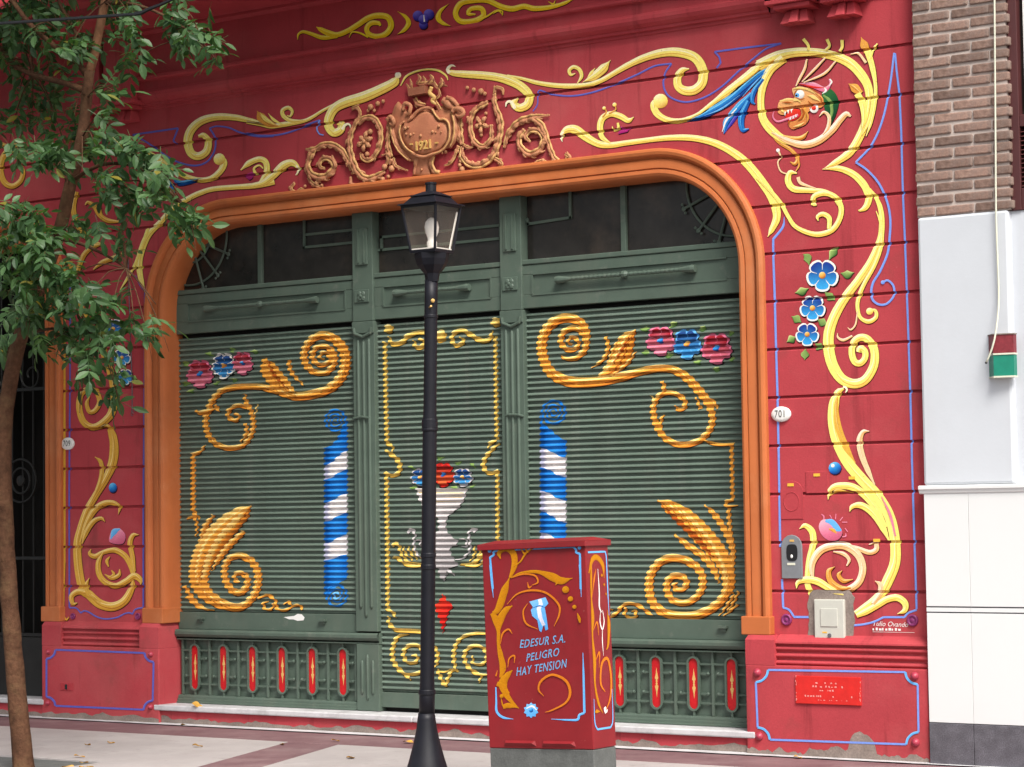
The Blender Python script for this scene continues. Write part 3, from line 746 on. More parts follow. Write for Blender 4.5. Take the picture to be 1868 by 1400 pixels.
# pilasters
def pilaster(xa, xb):
    mb = MB(); mb.box(xa, xb, .100, .19, 2.886, 3.69); p = mb.build('pilaster_head', 'green', bld, bevel=.004)
    cx = (xa + xb) / 2
    mb = MB(); mb.box(cx - .052, cx + .052, .088, .101, 3.285, 3.545); mb.build('head_panel', 'green', p, bevel=.004)
    mb = MB()
    for x in (cx - .025, cx + .025): mb.box(x - .006, x + .006, .080, .089, 3.30, 3.53)
    mb.build('head_flute', 'green', p)
    mb = MB(); mb.box(xa + .022, xb - .03, .09, .101, 3.02, 3.11); ro = mb.build('rosette', 'green', p, bevel=.003)
    mb = MB()
    for k in range(4):
        q = math.pi / 4 + math.pi / 2 * k; mb.ball((cx - .004 + .022 * math.cos(q), .088, 3.065 + .022 * math.sin(q)), .02, .008, 8)
    mb.ball((cx - .004, .083, 3.065), .012, .01, 8); mb.build('rosette_petal', 'green', ro)
    mb = MB(); mb.box(xa - .006, xb + .006, .105, .19, .70, 2.884); p = mb.build('pilaster', 'green', bld, bevel=.004)
    mb = MB(); mb.box(xa - .006, xb + .006, .094, .106, 2.80, 2.884)
    mb.build('capital', 'green', p, bevel=.004)
    mb = MB(); mb.tube([(xa + .012, .094, 2.84), (xa + .02, .094, 2.80), (cx, .094, 2.775), (xb - .02, .094, 2.80), (xb - .012, .094, 2.84)], .012, 8); mb.build('capital_swag', 'green', p)
    for x, z1, z0 in ((cx - .048, 2.76, .86), (cx, 2.75, .80), (cx + .048, 2.76, .86)):
        mb = MB(); mb.tube([(x, .104, z0), (x, .104, z0 + .02), (x, .104, z1 - .02), (x, .104, z1)], [.006, .012, .012, .006], 8); mb.build('flute', 'green', p, smooth=True)
    mb = MB(); mb.box(xa - .006, xb + .012, .108, .19, .146, .61); p = mb.build('pilaster_base', 'green', bld, bevel=.004)
    for x, z1, z0 in ((cx - .045, .50, .26), (cx + .003, .54, .22), (cx + .05, .50, .26)):
        mb = MB(); mb.tube([(x, .107, z0), (x, .107, z0 + .02), (x, .107, z1 - .02), (x, .107, z1)], [.005, .011, .011, .005], 8); mb.build('flute', 'green', p, smooth=True)
pilaster(-10.24, -10.06); pilaster(-8.965, -8.79)
# glazing above the transom
for xa, xb in ((-11.95, -11.165), (-11.125, -10.245), (-10.055, -8.97), (-8.785, -8.03), (-7.99, -7.06)):
    mb = MB(); mb.box(xa, xb, .176, .182, 3.215, 3.70); mb.build('pane', 'glass', bld)
for x in (-11.145, -8.01):
    mb = MB(); mb.box(x - .019, x + .019, .15, .20, 3.223, 3.68); mb.build('mullion', 'green', bld, bevel=.003)
def bars(name, segs, y=.166, r=.009):
    mb = MB()
    for s in segs:
        for (a, b) in zip(s, s[1:]):
            dx, dz = b[0] - a[0], b[1] - a[1]; l = math.hypot(dx, dz); nx, nz = -dz / l * r, dx / l * r; ex, ez = dx / l * r, dz / l * r
            mb.prism([(a[0] - ex + nx, a[1] - ez + nz), (a[0] - ex - nx, a[1] - ez - nz), (b[0] + ex - nx, b[1] + ez - nz), (b[0] + ex + nx, b[1] + ez + nz)], y - r * .8, y + r * .8)
    return mb.build(name, 'green', bld)
bars('glazing_bar', [[(-10.73, 3.66), (-10.73, 3.462), (-10.25, 3.462)]]); bars('glazing_bar', [[(-10.73, 3.553), (-10.25, 3.553)]], .167)
bars('glazing_bar', [[(-10.05, 3.39), (-10.025, 3.39), (-10.025, 3.48), (-9.0, 3.48), (-9.0, 3.39), (-10.025, 3.39)]])
bars('glazing_bar', [[(-8.78, 3.50), (-8.77, 3.47), (-8.43, 3.485), (-8.43, 3.66)]])
for cx, cz, s in ((-7.17, 3.62, -1), (-11.83, 3.62, 1)):
    mb = MB()
    for r in (.36, .19):
        mb.tube([(cx + s * r * math.cos(a), .162, cz + r * math.sin(a)) for a in [R(-100 + 5.5 * k) for k in range(22)]], .0085, 6)
    for a in (-22, -48, -72):
        mb.tube([(cx + s * .02 * math.cos(R(a)), .158, cz + .02 * math.sin(R(a))), (cx + s * .41 * math.cos(R(a)), .158, cz + .41 * math.sin(R(a)))], .009, 6)
        x, z = cx + s * .41 * math.cos(R(a)), cz + .41 * math.sin(R(a)); mb.ball((x, .156, z), .018, .008, 6); 
        for da in (-.03, .03): mb.ball((x + da * math.sin(R(a)), .156, z - s * da * math.cos(R(a))), .011, .008, 6)
    mb.build('corner_fan', 'green', bld)

# ---- roller shutters: every slat a piece
PITCH = .0385
SP = [(0, .011), (.05, .001), (.15, -.0035), (.32, -.0078), (.44, -.0082), (.50, -.006), (.555, .006), (.60, .0125), (1.0, .0125)]   # (part of the pitch down from the top, y)
SY = .150
def slat_relief(ztop, nsl):
    br = sorted(ztop - PITCH * (k + t) for k in range(nsl) for t, y in SP[:-1]) + [ztop]
    def yf(z):
        t = (ztop - z) / PITCH; t = (t - math.floor(t + 1e-9)) if t < nsl - 1e-9 else 1.0
        t = max(0, min(1, t))
        for (a, ya), (b, yb) in zip(SP, SP[1:]):
            if t <= b + 1e-9: return SY + ya + (yb - ya) * (t - a) / (b - a)
        return SY + SP[-1][1]
    return Relief(br, yf)
def shutter(xa, xb, ztop, nsl, zbar, label):
    mb = MB(); zs = ztop - PITCH * nsl
    mb.box(xa, xb, .134, .165, zbar, zs - .004); sh = mb.build('roller_shutter', 'green', bld, bevel=.003); sh['label'] = label
    prof = [(SY + y, -t * PITCH) for t, y in SP] ; me = None
    for k in range(nsl):
        if me is None:
            mb = MB(); g = org_of(bld); mb.extrude_x(prof, xa, xb); me = raw('slat', [(x - g.x, y, z) for x, y, z in mb.v], mb.f, 'slat', sh, local=True); o = me; o.data.polygons.foreach_set('use_smooth', [False] * len(o.data.polygons))
        else:
            o = me.copy(); COL.objects.link(o); o.parent = sh
        o.location = (0, 0, ztop - PITCH * k)
    return sh
NS_SIDE, NS_MID = 53, 67
ZT = 2.862
shL = shutter(-11.95, -10.245, ZT, NS_SIDE, .69, 'left roller shutter with gold scrolls and a blue and white column')
shM = shutter(-10.055, -8.97, ZT, NS_MID, .175, 'middle roller shutter with a white flower urn')
shR = shutter(-8.785, -7.06, ZT, NS_SIDE, .69, 'right roller shutter with a big gold spiral')
RS = slat_relief(ZT, NS_SIDE); RM = slat_relief(ZT, NS_MID)
mb = MB(); mb.box(-11.95, -7.06, .19, .20, 2.75, 2.90); mb.box(-11.95, -7.06, .178, .20, .17, 2.80); mb.box(-10.1, -8.9, .19, .2, .14, .2); mb.build('dark_backing', 'dark', bld)  # near-black sheet behind the slats: the shadow gap is put in as colour
for sh, xs_ in ((shL, (-11.72, -10.56)), (shR, (-8.47, -7.30))):
    for x in xs_:
        mb = MB(); mb.box(x - .032, x + .032, .105, .134, .765, .782); mb.box(x - .02, x + .02, .118, .134, .745, .765); mb.build('lift_handle', 'green', sh)
mb = MB(); mb.add([(x, .1325, z) for x, z in [(-10.93, .79), (-10.88, .775), (-10.84, .775), (-10.80, .765), (-10.745, .77), (-10.735, .79), (-10.76, .812), (-10.80, .815), (-10.83, .80)]], [tuple(range(9))]); mb.build('paint_splash', 'enamel', shL)
# latch on the right pilaster
mb = MB(); mb.tube([(-8.93, .095, 1.985 + .19), (-8.90, .09, 1.99 + .19), (-8.82, .088, 1.985 + .19), (-8.79, .10, 1.975 + .19)], .008, 6); mb.build('latch', 'green', bld)
mb = MB(); mb.tube([(-10.24, .095, 2.20), (-10.16, .088, 2.21), (-10.10, .09, 2.20)], .008, 6); mb.build('latch', 'green', bld)
# ---- rails and iron grilles below the side shutters
def grille(xa, xb, ovals, xr):
    mb = MB(); mb.extrude_x([(.16, .690), (.098, .688), (.090, .675), (.090, .655), (.100, .640), (.112, .632), (.112, .622), (.125, .615), (.16, .612)], xa, xr); mb.box(xa, xr, .112, .16, .613, .689); mb.build('grille_rail', 'green', bld)
    mb = MB(); mb.box(xa, xb, .165, .175, .14, .62); mb.build('grille_back', 'green', bld)
    mb = MB(); mb.extrude_x([(.16, .205), (.128, .203), (.124, .192), (.124, .178), (.115, .174), (.115, .158), (.105, .154), (.105, .146)], xa, xb); mb.build('grille_foot', 'green', bld)
    n = len(ovals); vb = [(ovals[i] + ovals[i + 1]) / 2 for i in range(n - 1)]
    vb = [max(xa + .03, ovals[0] - (ovals[1] - ovals[0]) / 2)] + vb + [min(xb - .03, ovals[-1] + (ovals[1] - ovals[0]) / 2)]
    for x in vb:
        mb = MB(); mb.box(x - .009, x + .009, .138, .155, .205, .613); mb.build('grille_upright', 'green', bld, bevel=.002)
    for i in range(n):
        ox = ovals[i]
        for z in (.534, .473, .345, .286):
            mb = MB()
            for (a, b) in ((vb[i] + .0095, ox - .047), (ox + .047, vb[i + 1] - .0095)):
                if z in (.534, .286): mb.box(a, b, .141, .153, z - .006, z + .006)
                else:
                    s = 1 if a < ox - .05 else -1
                    mb.box(a, a + (b - a) * .62, .141, .153, z - .006, z + .006) if s < 0 else mb.box(b - (b - a) * .62, b, .141, .153, z - .006, z + .006)
                    mb.ball(((a + (b - a) * .66) if s < 0 else (b - (b - a) * .66), .147, z), .012, n=8)
            mb.build('grille_crossbar', 'green', bld)
        # oval ring, red field, gold arrow
        hz, cz, hw = .128, .409, .034
        def oval(r, k=9): return [(ox + r * math.cos(math.pi * j / k), cz + hz + r * math.sin(math.pi * j / k)) for j in range(k + 1)] + [(ox + r * math.cos(math.pi + math.pi * j / k), cz - hz + r * math.sin(math.pi + math.pi * j / k)) for j in range(k + 1)]
        o1, o2 = oval(.047), oval(.034); m_ = len(o1); mb = MB()
        mb.add([(x, .150, z) for x, z in o1] + [(x, .130, z) for x, z in o1] + [(x, .130, z) for x, z in o2] + [(x, .150, z) for x, z in o2],
               [(r * m_ + j, r * m_ + (j + 1) % m_, (r + 1) * m_ + (j + 1) % m_, (r + 1) * m_ + j) for r in range(3) for j in range(m_)])
        mb.box(ox - .007, ox + .007, .136, .150, cz + hz + .046, .614); mb.box(ox - .007, ox + .007, .136, .150, .203, cz - hz - .046)
        ring = mb.build('oval_ring', 'green', bld)
        mb = MB(); mb.prism(oval(.0345), .143, .15); mb.build('red_field', 'ovalred', ring)
        ar = [(0, .095), (.004, .06), (.0125, .028), (.010, .020), (.004, .018), (.007, .006), (.003, 0)]
        half = ar + [(x, -z) for x, z in ar[::-1][1:]]
        mb = MB(); mb.prism([(ox + x, cz + z) for x, z in half] + [(ox - x, cz + z) for x, z in half[::-1][1:-1]], .1405, .143); mb.build('gold_arrow', M['goldp'], ring)
M['goldp'] = mat('gold_paint', (.62, .38, .12), .45, var=.1)
LO = [-11.795 + .2805 * i for i in range(6)]; RO = [-7.255 - .2775 * i for i in range(6)][::-1]
grille(-11.95, -10.25, LO, -10.046); grille(-8.778, -7.06, RO, -7.06)
mb = MB(); mb.extrude_x([(.16, .690), (.098, .688), (.090, .675), (.090, .655), (.100, .640), (.112, .632), (.125, .615), (.16, .612)], -8.98, -8.7785); mb.build('grille_rail', 'green', bld)

# ---- iron gate of the left doorway
mb = MB(); mb.box(-14.27, -13.2, .14, .16, .145, .60); gp = mb.build('gate_panel', 'iron', bld)
mb = MB()
for z in (.62, 1.22, 2.55, 2.98): mb.box(-14.27, -13.2, .135, .15, z - .012, z + .012)
mb.build('gate_rail', 'iron', bld)
for k in range(9):
    x = -14.2 + k * .118; mb = MB(); mb.tube([(x, .15, .6), (x, .15, 3.6)], .007, 6); mb.build('gate_bar', 'iron', bld)
mb = MB()
for cx, cz, r in ((-13.62, 1.83, .17), (-13.62, 1.83, .10)): mb.tube([(cx + r * math.cos(R(12 * k)), .138, cz + r * math.sin(R(12 * k))) for k in range(31)], .009, 6)
mb.ball((-13.62, .136, 1.83), .045, .02, 10)
for cx, cz, r in ((-13.5, 2.66, .12), (-13.75, 2.66, .12)): mb.tube([(cx + r * (1 - k / 40) * math.cos(R(-190 + 14 * k)), .138, cz + r * (1 - k / 40) * math.sin(R(-190 + 14 * k))) for k in range(30)], .008, 6)
mb.build('gate_scroll', 'iron', bld)
# ================================================================ PAINTED ORNAMENT ON THE FACADE (traced, one object per motif)
A_, B_, C_, D_ = (0, 0), (450, 0), (900, 0), (1368, 0)
E_, F_, G_, H_, I_ = (0, 350), (300, 350), (650, 350), (950, 350), (1368, 350)
J_, K_, L_, M_, N_, O_ = (0, 700), (300, 700), (650, 700), (950, 700), (1368, 700), (0, 1025)
Q_, T_, U_, V_ = (300, 1025), (650, 1025), (950, 1025), (1368, 1025)
def motif(view, rel=None, Y=0.0, shadow='dk', lift=.0014): return Paint(view, rel or WALL, Y, shadow, lift)
SCROLL, FLOWER, LINE, LEAF = 'painted_scroll', 'painted_flower', 'painted_line', 'painted_leaf'
FR = FLAT(-.066)
# --- frieze above the cornice
p = motif(B_, FR, -.066)
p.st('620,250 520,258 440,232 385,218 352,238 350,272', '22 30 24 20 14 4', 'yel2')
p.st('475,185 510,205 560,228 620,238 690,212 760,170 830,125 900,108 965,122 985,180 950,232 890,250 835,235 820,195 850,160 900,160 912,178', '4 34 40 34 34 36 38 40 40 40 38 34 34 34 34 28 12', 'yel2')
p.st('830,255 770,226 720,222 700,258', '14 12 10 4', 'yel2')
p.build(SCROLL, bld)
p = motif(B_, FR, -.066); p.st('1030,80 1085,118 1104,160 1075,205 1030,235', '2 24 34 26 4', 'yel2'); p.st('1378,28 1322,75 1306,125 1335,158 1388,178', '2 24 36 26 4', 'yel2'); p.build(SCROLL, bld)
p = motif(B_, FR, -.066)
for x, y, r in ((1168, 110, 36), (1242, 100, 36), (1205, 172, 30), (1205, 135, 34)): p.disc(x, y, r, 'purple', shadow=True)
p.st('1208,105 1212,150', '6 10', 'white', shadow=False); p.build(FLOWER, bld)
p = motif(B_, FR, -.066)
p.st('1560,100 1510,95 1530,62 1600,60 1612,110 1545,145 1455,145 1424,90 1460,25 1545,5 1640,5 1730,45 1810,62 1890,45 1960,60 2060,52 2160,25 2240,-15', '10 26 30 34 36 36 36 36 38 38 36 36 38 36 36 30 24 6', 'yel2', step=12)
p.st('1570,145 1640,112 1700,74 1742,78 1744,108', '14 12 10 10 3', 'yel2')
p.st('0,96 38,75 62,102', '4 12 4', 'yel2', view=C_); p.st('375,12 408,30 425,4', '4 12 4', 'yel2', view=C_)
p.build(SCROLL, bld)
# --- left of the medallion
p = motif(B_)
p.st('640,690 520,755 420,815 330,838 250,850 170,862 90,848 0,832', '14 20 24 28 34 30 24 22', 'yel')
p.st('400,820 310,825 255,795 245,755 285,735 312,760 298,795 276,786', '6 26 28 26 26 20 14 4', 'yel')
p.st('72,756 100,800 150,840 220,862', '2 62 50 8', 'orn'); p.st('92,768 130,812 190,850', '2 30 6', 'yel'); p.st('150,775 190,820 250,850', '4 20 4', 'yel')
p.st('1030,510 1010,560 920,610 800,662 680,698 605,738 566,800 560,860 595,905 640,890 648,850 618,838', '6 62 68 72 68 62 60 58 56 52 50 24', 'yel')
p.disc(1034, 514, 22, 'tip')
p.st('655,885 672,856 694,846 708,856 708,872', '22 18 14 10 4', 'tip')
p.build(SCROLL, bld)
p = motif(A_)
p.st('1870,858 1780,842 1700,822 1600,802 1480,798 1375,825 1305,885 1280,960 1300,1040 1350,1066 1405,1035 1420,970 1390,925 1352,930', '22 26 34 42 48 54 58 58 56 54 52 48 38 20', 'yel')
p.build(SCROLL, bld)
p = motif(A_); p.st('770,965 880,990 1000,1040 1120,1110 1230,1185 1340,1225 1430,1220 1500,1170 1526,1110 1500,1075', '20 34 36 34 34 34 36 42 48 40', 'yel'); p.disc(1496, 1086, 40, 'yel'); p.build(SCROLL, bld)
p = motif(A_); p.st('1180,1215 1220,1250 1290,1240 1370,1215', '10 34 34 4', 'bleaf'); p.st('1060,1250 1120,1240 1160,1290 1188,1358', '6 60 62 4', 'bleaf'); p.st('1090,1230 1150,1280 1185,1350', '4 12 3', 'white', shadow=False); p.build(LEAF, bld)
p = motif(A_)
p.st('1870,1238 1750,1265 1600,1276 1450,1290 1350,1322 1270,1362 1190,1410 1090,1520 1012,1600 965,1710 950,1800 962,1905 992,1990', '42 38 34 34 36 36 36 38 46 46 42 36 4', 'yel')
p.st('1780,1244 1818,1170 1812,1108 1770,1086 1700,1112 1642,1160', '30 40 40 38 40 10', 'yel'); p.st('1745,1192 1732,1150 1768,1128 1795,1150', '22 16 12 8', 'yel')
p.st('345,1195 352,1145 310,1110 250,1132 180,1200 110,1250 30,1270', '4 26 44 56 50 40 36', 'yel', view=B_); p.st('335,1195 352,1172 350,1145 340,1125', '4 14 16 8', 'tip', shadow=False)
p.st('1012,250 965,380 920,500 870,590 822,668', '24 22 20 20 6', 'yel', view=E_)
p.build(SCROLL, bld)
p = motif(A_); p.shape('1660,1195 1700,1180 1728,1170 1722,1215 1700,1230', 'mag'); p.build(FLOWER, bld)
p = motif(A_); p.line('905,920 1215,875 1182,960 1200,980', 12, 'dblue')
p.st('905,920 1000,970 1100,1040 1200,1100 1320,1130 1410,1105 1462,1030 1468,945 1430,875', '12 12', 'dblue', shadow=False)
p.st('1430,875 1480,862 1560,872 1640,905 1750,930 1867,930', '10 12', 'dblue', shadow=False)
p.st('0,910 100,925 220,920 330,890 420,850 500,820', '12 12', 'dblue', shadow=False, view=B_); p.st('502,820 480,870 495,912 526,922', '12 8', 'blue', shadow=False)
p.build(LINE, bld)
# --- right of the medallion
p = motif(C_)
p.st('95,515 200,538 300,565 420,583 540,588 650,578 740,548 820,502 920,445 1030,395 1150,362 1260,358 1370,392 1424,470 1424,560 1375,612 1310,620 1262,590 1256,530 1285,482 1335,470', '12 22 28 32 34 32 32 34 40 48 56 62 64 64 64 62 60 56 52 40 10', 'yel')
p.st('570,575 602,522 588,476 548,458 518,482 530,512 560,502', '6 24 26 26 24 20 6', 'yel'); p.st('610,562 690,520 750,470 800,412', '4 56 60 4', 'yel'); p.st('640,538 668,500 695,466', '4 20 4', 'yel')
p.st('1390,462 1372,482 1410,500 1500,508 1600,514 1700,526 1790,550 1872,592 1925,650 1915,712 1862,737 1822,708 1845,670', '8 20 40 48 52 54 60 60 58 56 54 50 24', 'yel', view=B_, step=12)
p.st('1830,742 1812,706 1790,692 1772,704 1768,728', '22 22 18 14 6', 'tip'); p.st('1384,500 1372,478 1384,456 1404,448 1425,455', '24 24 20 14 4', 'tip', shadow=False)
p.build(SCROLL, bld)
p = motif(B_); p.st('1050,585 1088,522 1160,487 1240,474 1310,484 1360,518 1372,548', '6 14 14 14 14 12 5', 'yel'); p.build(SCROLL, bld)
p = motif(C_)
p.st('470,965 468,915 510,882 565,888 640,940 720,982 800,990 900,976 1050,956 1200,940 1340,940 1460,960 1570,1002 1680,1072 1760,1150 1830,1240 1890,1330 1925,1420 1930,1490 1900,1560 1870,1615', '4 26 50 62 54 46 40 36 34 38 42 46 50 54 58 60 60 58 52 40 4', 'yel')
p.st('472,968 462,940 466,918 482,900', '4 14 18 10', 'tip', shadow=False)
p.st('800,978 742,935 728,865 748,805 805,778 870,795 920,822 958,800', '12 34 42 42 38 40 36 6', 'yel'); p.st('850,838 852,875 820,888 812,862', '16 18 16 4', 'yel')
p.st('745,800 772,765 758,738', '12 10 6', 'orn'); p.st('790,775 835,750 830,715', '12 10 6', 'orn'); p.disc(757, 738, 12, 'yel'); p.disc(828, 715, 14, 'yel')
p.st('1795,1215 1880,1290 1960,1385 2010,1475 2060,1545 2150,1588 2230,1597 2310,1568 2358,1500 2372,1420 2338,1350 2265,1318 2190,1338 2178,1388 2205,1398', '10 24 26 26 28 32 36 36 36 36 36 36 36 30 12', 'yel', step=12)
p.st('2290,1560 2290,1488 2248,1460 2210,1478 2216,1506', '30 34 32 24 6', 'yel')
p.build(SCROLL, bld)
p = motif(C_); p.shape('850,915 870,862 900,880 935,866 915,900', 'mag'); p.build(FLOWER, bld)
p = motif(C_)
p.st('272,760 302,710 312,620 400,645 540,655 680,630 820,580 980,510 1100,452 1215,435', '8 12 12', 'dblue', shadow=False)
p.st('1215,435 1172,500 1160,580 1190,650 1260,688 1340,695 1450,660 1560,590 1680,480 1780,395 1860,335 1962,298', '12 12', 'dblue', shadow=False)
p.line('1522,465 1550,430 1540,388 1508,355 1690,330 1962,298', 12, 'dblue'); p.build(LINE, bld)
# --- dragon in its ring
p = motif(C_)
p.st('1140,690 1096,712 1112,770 1170,812 1240,825 1310,815 1400,778 1500,700 1620,610 1740,520 1830,440', '50 50 46 40 34 28 28 30 56 66 74', 'yel'); p.disc(1140, 690, 50, 'yel')
p.view = D_
p.st('60,450 180,390 300,360 440,358 570,382 680,430 760,510 808,600 815,710 790,830 740,950 680,1040 600,1100 495,1156', '76 72 62 56 60 66 64 56 50 54 56 56 44 4', 'yel')
p.st('230,400 140,480 90,590 76,700 92,810 150,890 230,950 310,975', '60 56 50 46 54 60 52 40', 'yel')
p.st('230,930 300,948 360,938 400,895', '20 34 30 4', 'orn')
p.st('150,905 260,962 370,988 470,960 560,890 620,815 660,778 690,795', '10 40 50 50 46 42 36 12', 'pale')
p.st('475,795 508,765 542,800 535,870 500,920', '6 18 24 26 10', 'pale')
p.st('760,255 782,310 800,360', '4 56 40', 'orn'); p.st('800,340 835,450 858,580 855,700 830,830 795,930', '44 38 24 24 20 6', 'yel'); p.st('872,300 845,335 825,400', '10 16 16', 'yel'); p.st('688,372 742,366 795,430', '6 16 18', 'pale')
p.st('675,572 718,602 760,640', '4 60 40', 'orn'); p.st('735,640 775,720 780,820 768,880', '44 48 30 6', 'yel')
p.st('840,640 835,740 810,840 770,920', '14 18 20 6', 'yel')
for s in ('368,268 402,312 402,345', '530,270 546,315 520,345', '632,275 632,325 615,352'): p.st(s, '22 20 18', 'yel')
for s in ('392,405 378,470 345,535 318,590', '520,395 450,470 360,560', '590,420 510,505 370,565'): p.st(s, '12 18 18 8', 'pale')
p.build(SCROLL, bld)
p = motif(D_)
p.shape('490,640 540,605 585,640 605,700 590,770 560,840 540,860 520,780', 'dgreen', smooth=True); p.st('500,650 545,690 560,760 545,830', '12 22 20 6', 'leaf', shadow=False)
p.st('325,572 430,582 510,612 548,575 540,540', '6 40 34 14 6', 'pinkp'); p.st('330,570 430,595 520,600', '4 14 4', 'red', shadow=False); p.st('545,540 558,560 540,590', '8 12 4', 'white', shadow=False); p.st('510,600 520,620 495,640', '8 14 6', 'white')
p.shape('290,605 330,595 390,600 450,625 500,672 494,730 440,745 395,770 405,810 380,850 330,872 285,882 262,838 310,825 350,790 345,745 300,735 262,755 230,785 195,772 190,735 210,688 300,680 296,640', 'face', smooth=True)
p.shape('262,760 300,740 345,750 350,790 310,820 270,832 240,800', 'red', shadow=False)
p.st('205,692 260,678 320,680', '10 16 10', 'cream', shadow=False); p.st('365,720 385,770 365,820', '10 22 10', 'orn', shadow=False)
p.st('330,785 250,815 190,830 160,800 165,760', '16 14 12 10 4', 'pinkp', shadow=False)
for x, y in ((240, 765), (262, 752), (284, 745)): p.shape('%d,%d %d,%d %d,%d' % (x - 9, y, x + 9, y - 4, x + 2, y + 28), 'white', shadow=False)
for x, y in ((278, 820), (298, 812), (316, 802)): p.shape('%d,%d %d,%d %d,%d' % (x - 8, y, x + 8, y - 4, x, y - 24), 'white', shadow=False)
p.disc(345, 645, 30, 'white'); p.disc(325, 650, 15, 'sky'); p.disc(320, 652, 7, 'dkg', flat=True); p.disc(440, 742, 30, 'white'); p.disc(438, 738, 16, 'red')
for s, w, c in (('300,608 340,600 400,612 450,640', '6 16 14 4', 'cream'), ('300,690 330,684 350,700', '6 14 6', 'cream'), ('205,720 215,750 240,770', '4 12 6', 'cream'), ('395,650 440,665 480,690', '4 24 6', 'cream'), ('400,690 420,715 415,745', '4 14 4', 'rust'), ('355,735 372,770 358,805 330,825', '5 14 14 5', 'rust'), ('300,865 340,855 375,835', '4 14 4', 'cream'),
                ('275,850 268,835 285,822', '4 10 4', 'rust'), ('225,700 260,700 300,705', '4 12 4', 'rust'), ('330,612 310,635 312,660', '3 8 3', 'rust'), ('450,640 490,675 496,715', '3 7 3', 'rust'), ('380,755 400,790 395,830', '4 12 4', 'orn'), ('400,600 440,618 470,640', '3 8 3', 'rust'), ('320,665 350,680 380,672', '3 8 3', 'rust')):
    p.st(s, w, c, shadow=False)
p.build('painted_dragon_head', bld)
p = motif(C_)
p.st('1310,828 1400,800 1480,762 1600,692 1720,590 1830,500 1900,462', '6 34 50 60 66 60 6', 'bleaf', step=12)
p.st('1572,912 1600,830 1680,735 1760,640', '6 62 66 30', 'bleaf'); p.st('1560,900 1590,820 1660,740', '4 14 6', 'white', shadow=False); p.st('1580,905 1640,820 1680,760', '4 24 6', 'purple', shadow=False)
p.st('1742,880 1700,885 1692,800 1740,690', '10 34 44 30', 'bleaf'); p.st('1785,712 1765,690 1780,620 1840,540', '8 26 34 20', 'bleaf'); p.st('1440,790 1560,740 1680,650', '3 12 3', 'sky', shadow=False); p.st('1700,660 1780,570 1860,490', '3 10 3', 'sky', shadow=False)
p.build(LEAF, bld)
# --- below the ring
p = motif(D_)
p.st('140,900 200,970 280,1022 325,1078 308,1118 275,1104', '20 24 24 26 24 6', 'orn'); p.st('195,1028 210,1070 192,1110 212,1168 262,1190', '14 10 10 10 8', 'pale'); p.st('332,1082 336,1130 312,1172', '8 12 6', 'orn')
p.disc(193, 1026, 13, 'white')
p.st('322,1182 275,1178 262,1235 300,1288 400,1298 500,1306 570,1340 625,1410', '10 34 44 44 36 34 34 34', 'yel'); p.st('330,1208 350,1250 450,1285', '24 22 8', 'pale')
p.build(SCROLL, bld)
p = motif(D_)
p.st('497,1156 600,1148 700,1185 770,1250 802,1310 810,1360 790,1412 750,1436 740,1430', '4 38 46 50 50 46 40 16 4', 'yel')
p.st('820,1285 862,1350 890,1420 900,1500 895,1600 870,1680 820,1790 740,1910 650,2030 580,2150 540,2270 540,2390 570,2500 630,2585 715,2615 790,2585 845,2490 848,2385 805,2315 755,2300 710,2330 695,2400 715,2465 755,2475 785,2440 785,2395 752,2375 740,2400', '8 28 34 38 40 44 50 56 62 68 74 76 72 66 62 60 58 54 50 46 44 44 44 42 42 50 30', 'yel', step=12)
p.st('862,1440 900,1550 895,1680 850,1810 780,1935 742,2030 735,2100 755,2165 810,2192 858,2165 858,2120 815,2108', '6 24 26 26 28 28 26 24 30 28 22 10', 'yel'); p.disc(818, 2122, 24, 'yel')
p.st('735,2120 722,2210 690,2248 668,2232', '8 12 12 4', 'pale'); p.st('700,2290 640,2318 602,2300 600,2270', '14 20 14 4', 'pale')
p.build(SCROLL, bld)
# --- blue lines of the right pier
p = motif(D_)
p.line('990,365 1000,480 1020,640 1032,900 1043,1300 1060,1700 1078,2200 1095,2700 1105,3110 1120,3610 1130,3900 1137,4150', 14, 'blue')
p.st('985,362 955,590 905,820 830,990 724,1108', '14 14', 'blue', shadow=False); p.st('724,1108 800,1160 880,1250 935,1370 958,1487 955,1607 940,1727 890,1847 838,1937 832,2027 872,2072 932,2072 982,2017 980,1950 942,1912 908,1925', '14 16 14', 'blue', shadow=False)
p.disc(908, 1925, 14, 'blue'); p.build(LINE, bld)
p = motif(I_)
p.st('235,172 226,240 160,325', '4 16 16', 'blue', shadow=False); p.line('160,320 160,420 170,700 178,1000 190,1400 200,1900 208,2420', 15, 'blue')
p.view = V_; p.line('220,120 228,312', 15, 'blue'); p.st('226,312 268,328 300,372', '14 14', 'blue', shadow=False); p.line('298,376 445,378', 15, 'blue')
p.st('1138,328 1080,350 1055,378', '14 14', 'blue', shadow=False); p.line('1056,378 912,378', 14, 'blue'); p.st('912,378 850,408 780,426 705,434', '14 14', 'blue', shadow=False)
p.build(LINE, bld)
# --- right pier flowers
BT, BB = (28, 52, 140), (60, 170, 232)
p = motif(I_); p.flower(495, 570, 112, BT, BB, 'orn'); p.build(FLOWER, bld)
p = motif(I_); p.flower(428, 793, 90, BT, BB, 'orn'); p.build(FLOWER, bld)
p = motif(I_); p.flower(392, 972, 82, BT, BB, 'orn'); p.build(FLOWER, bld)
p = motif(I_)
for s in ('365,425 392,450 405,500', '598,375 570,410 540,465', '712,550 665,565 620,555', '308,690 355,680 400,660', '580,740 545,715 512,685', '285,850 320,868 350,890', '528,905 495,890 462,872', '252,1025 285,1005 312,990', '492,1070 470,1055 448,1035', '375,1145 376,1110 378,1070'):
    p.st(s, '4 58 6', 'leaf')
p.build(LEAF, bld)
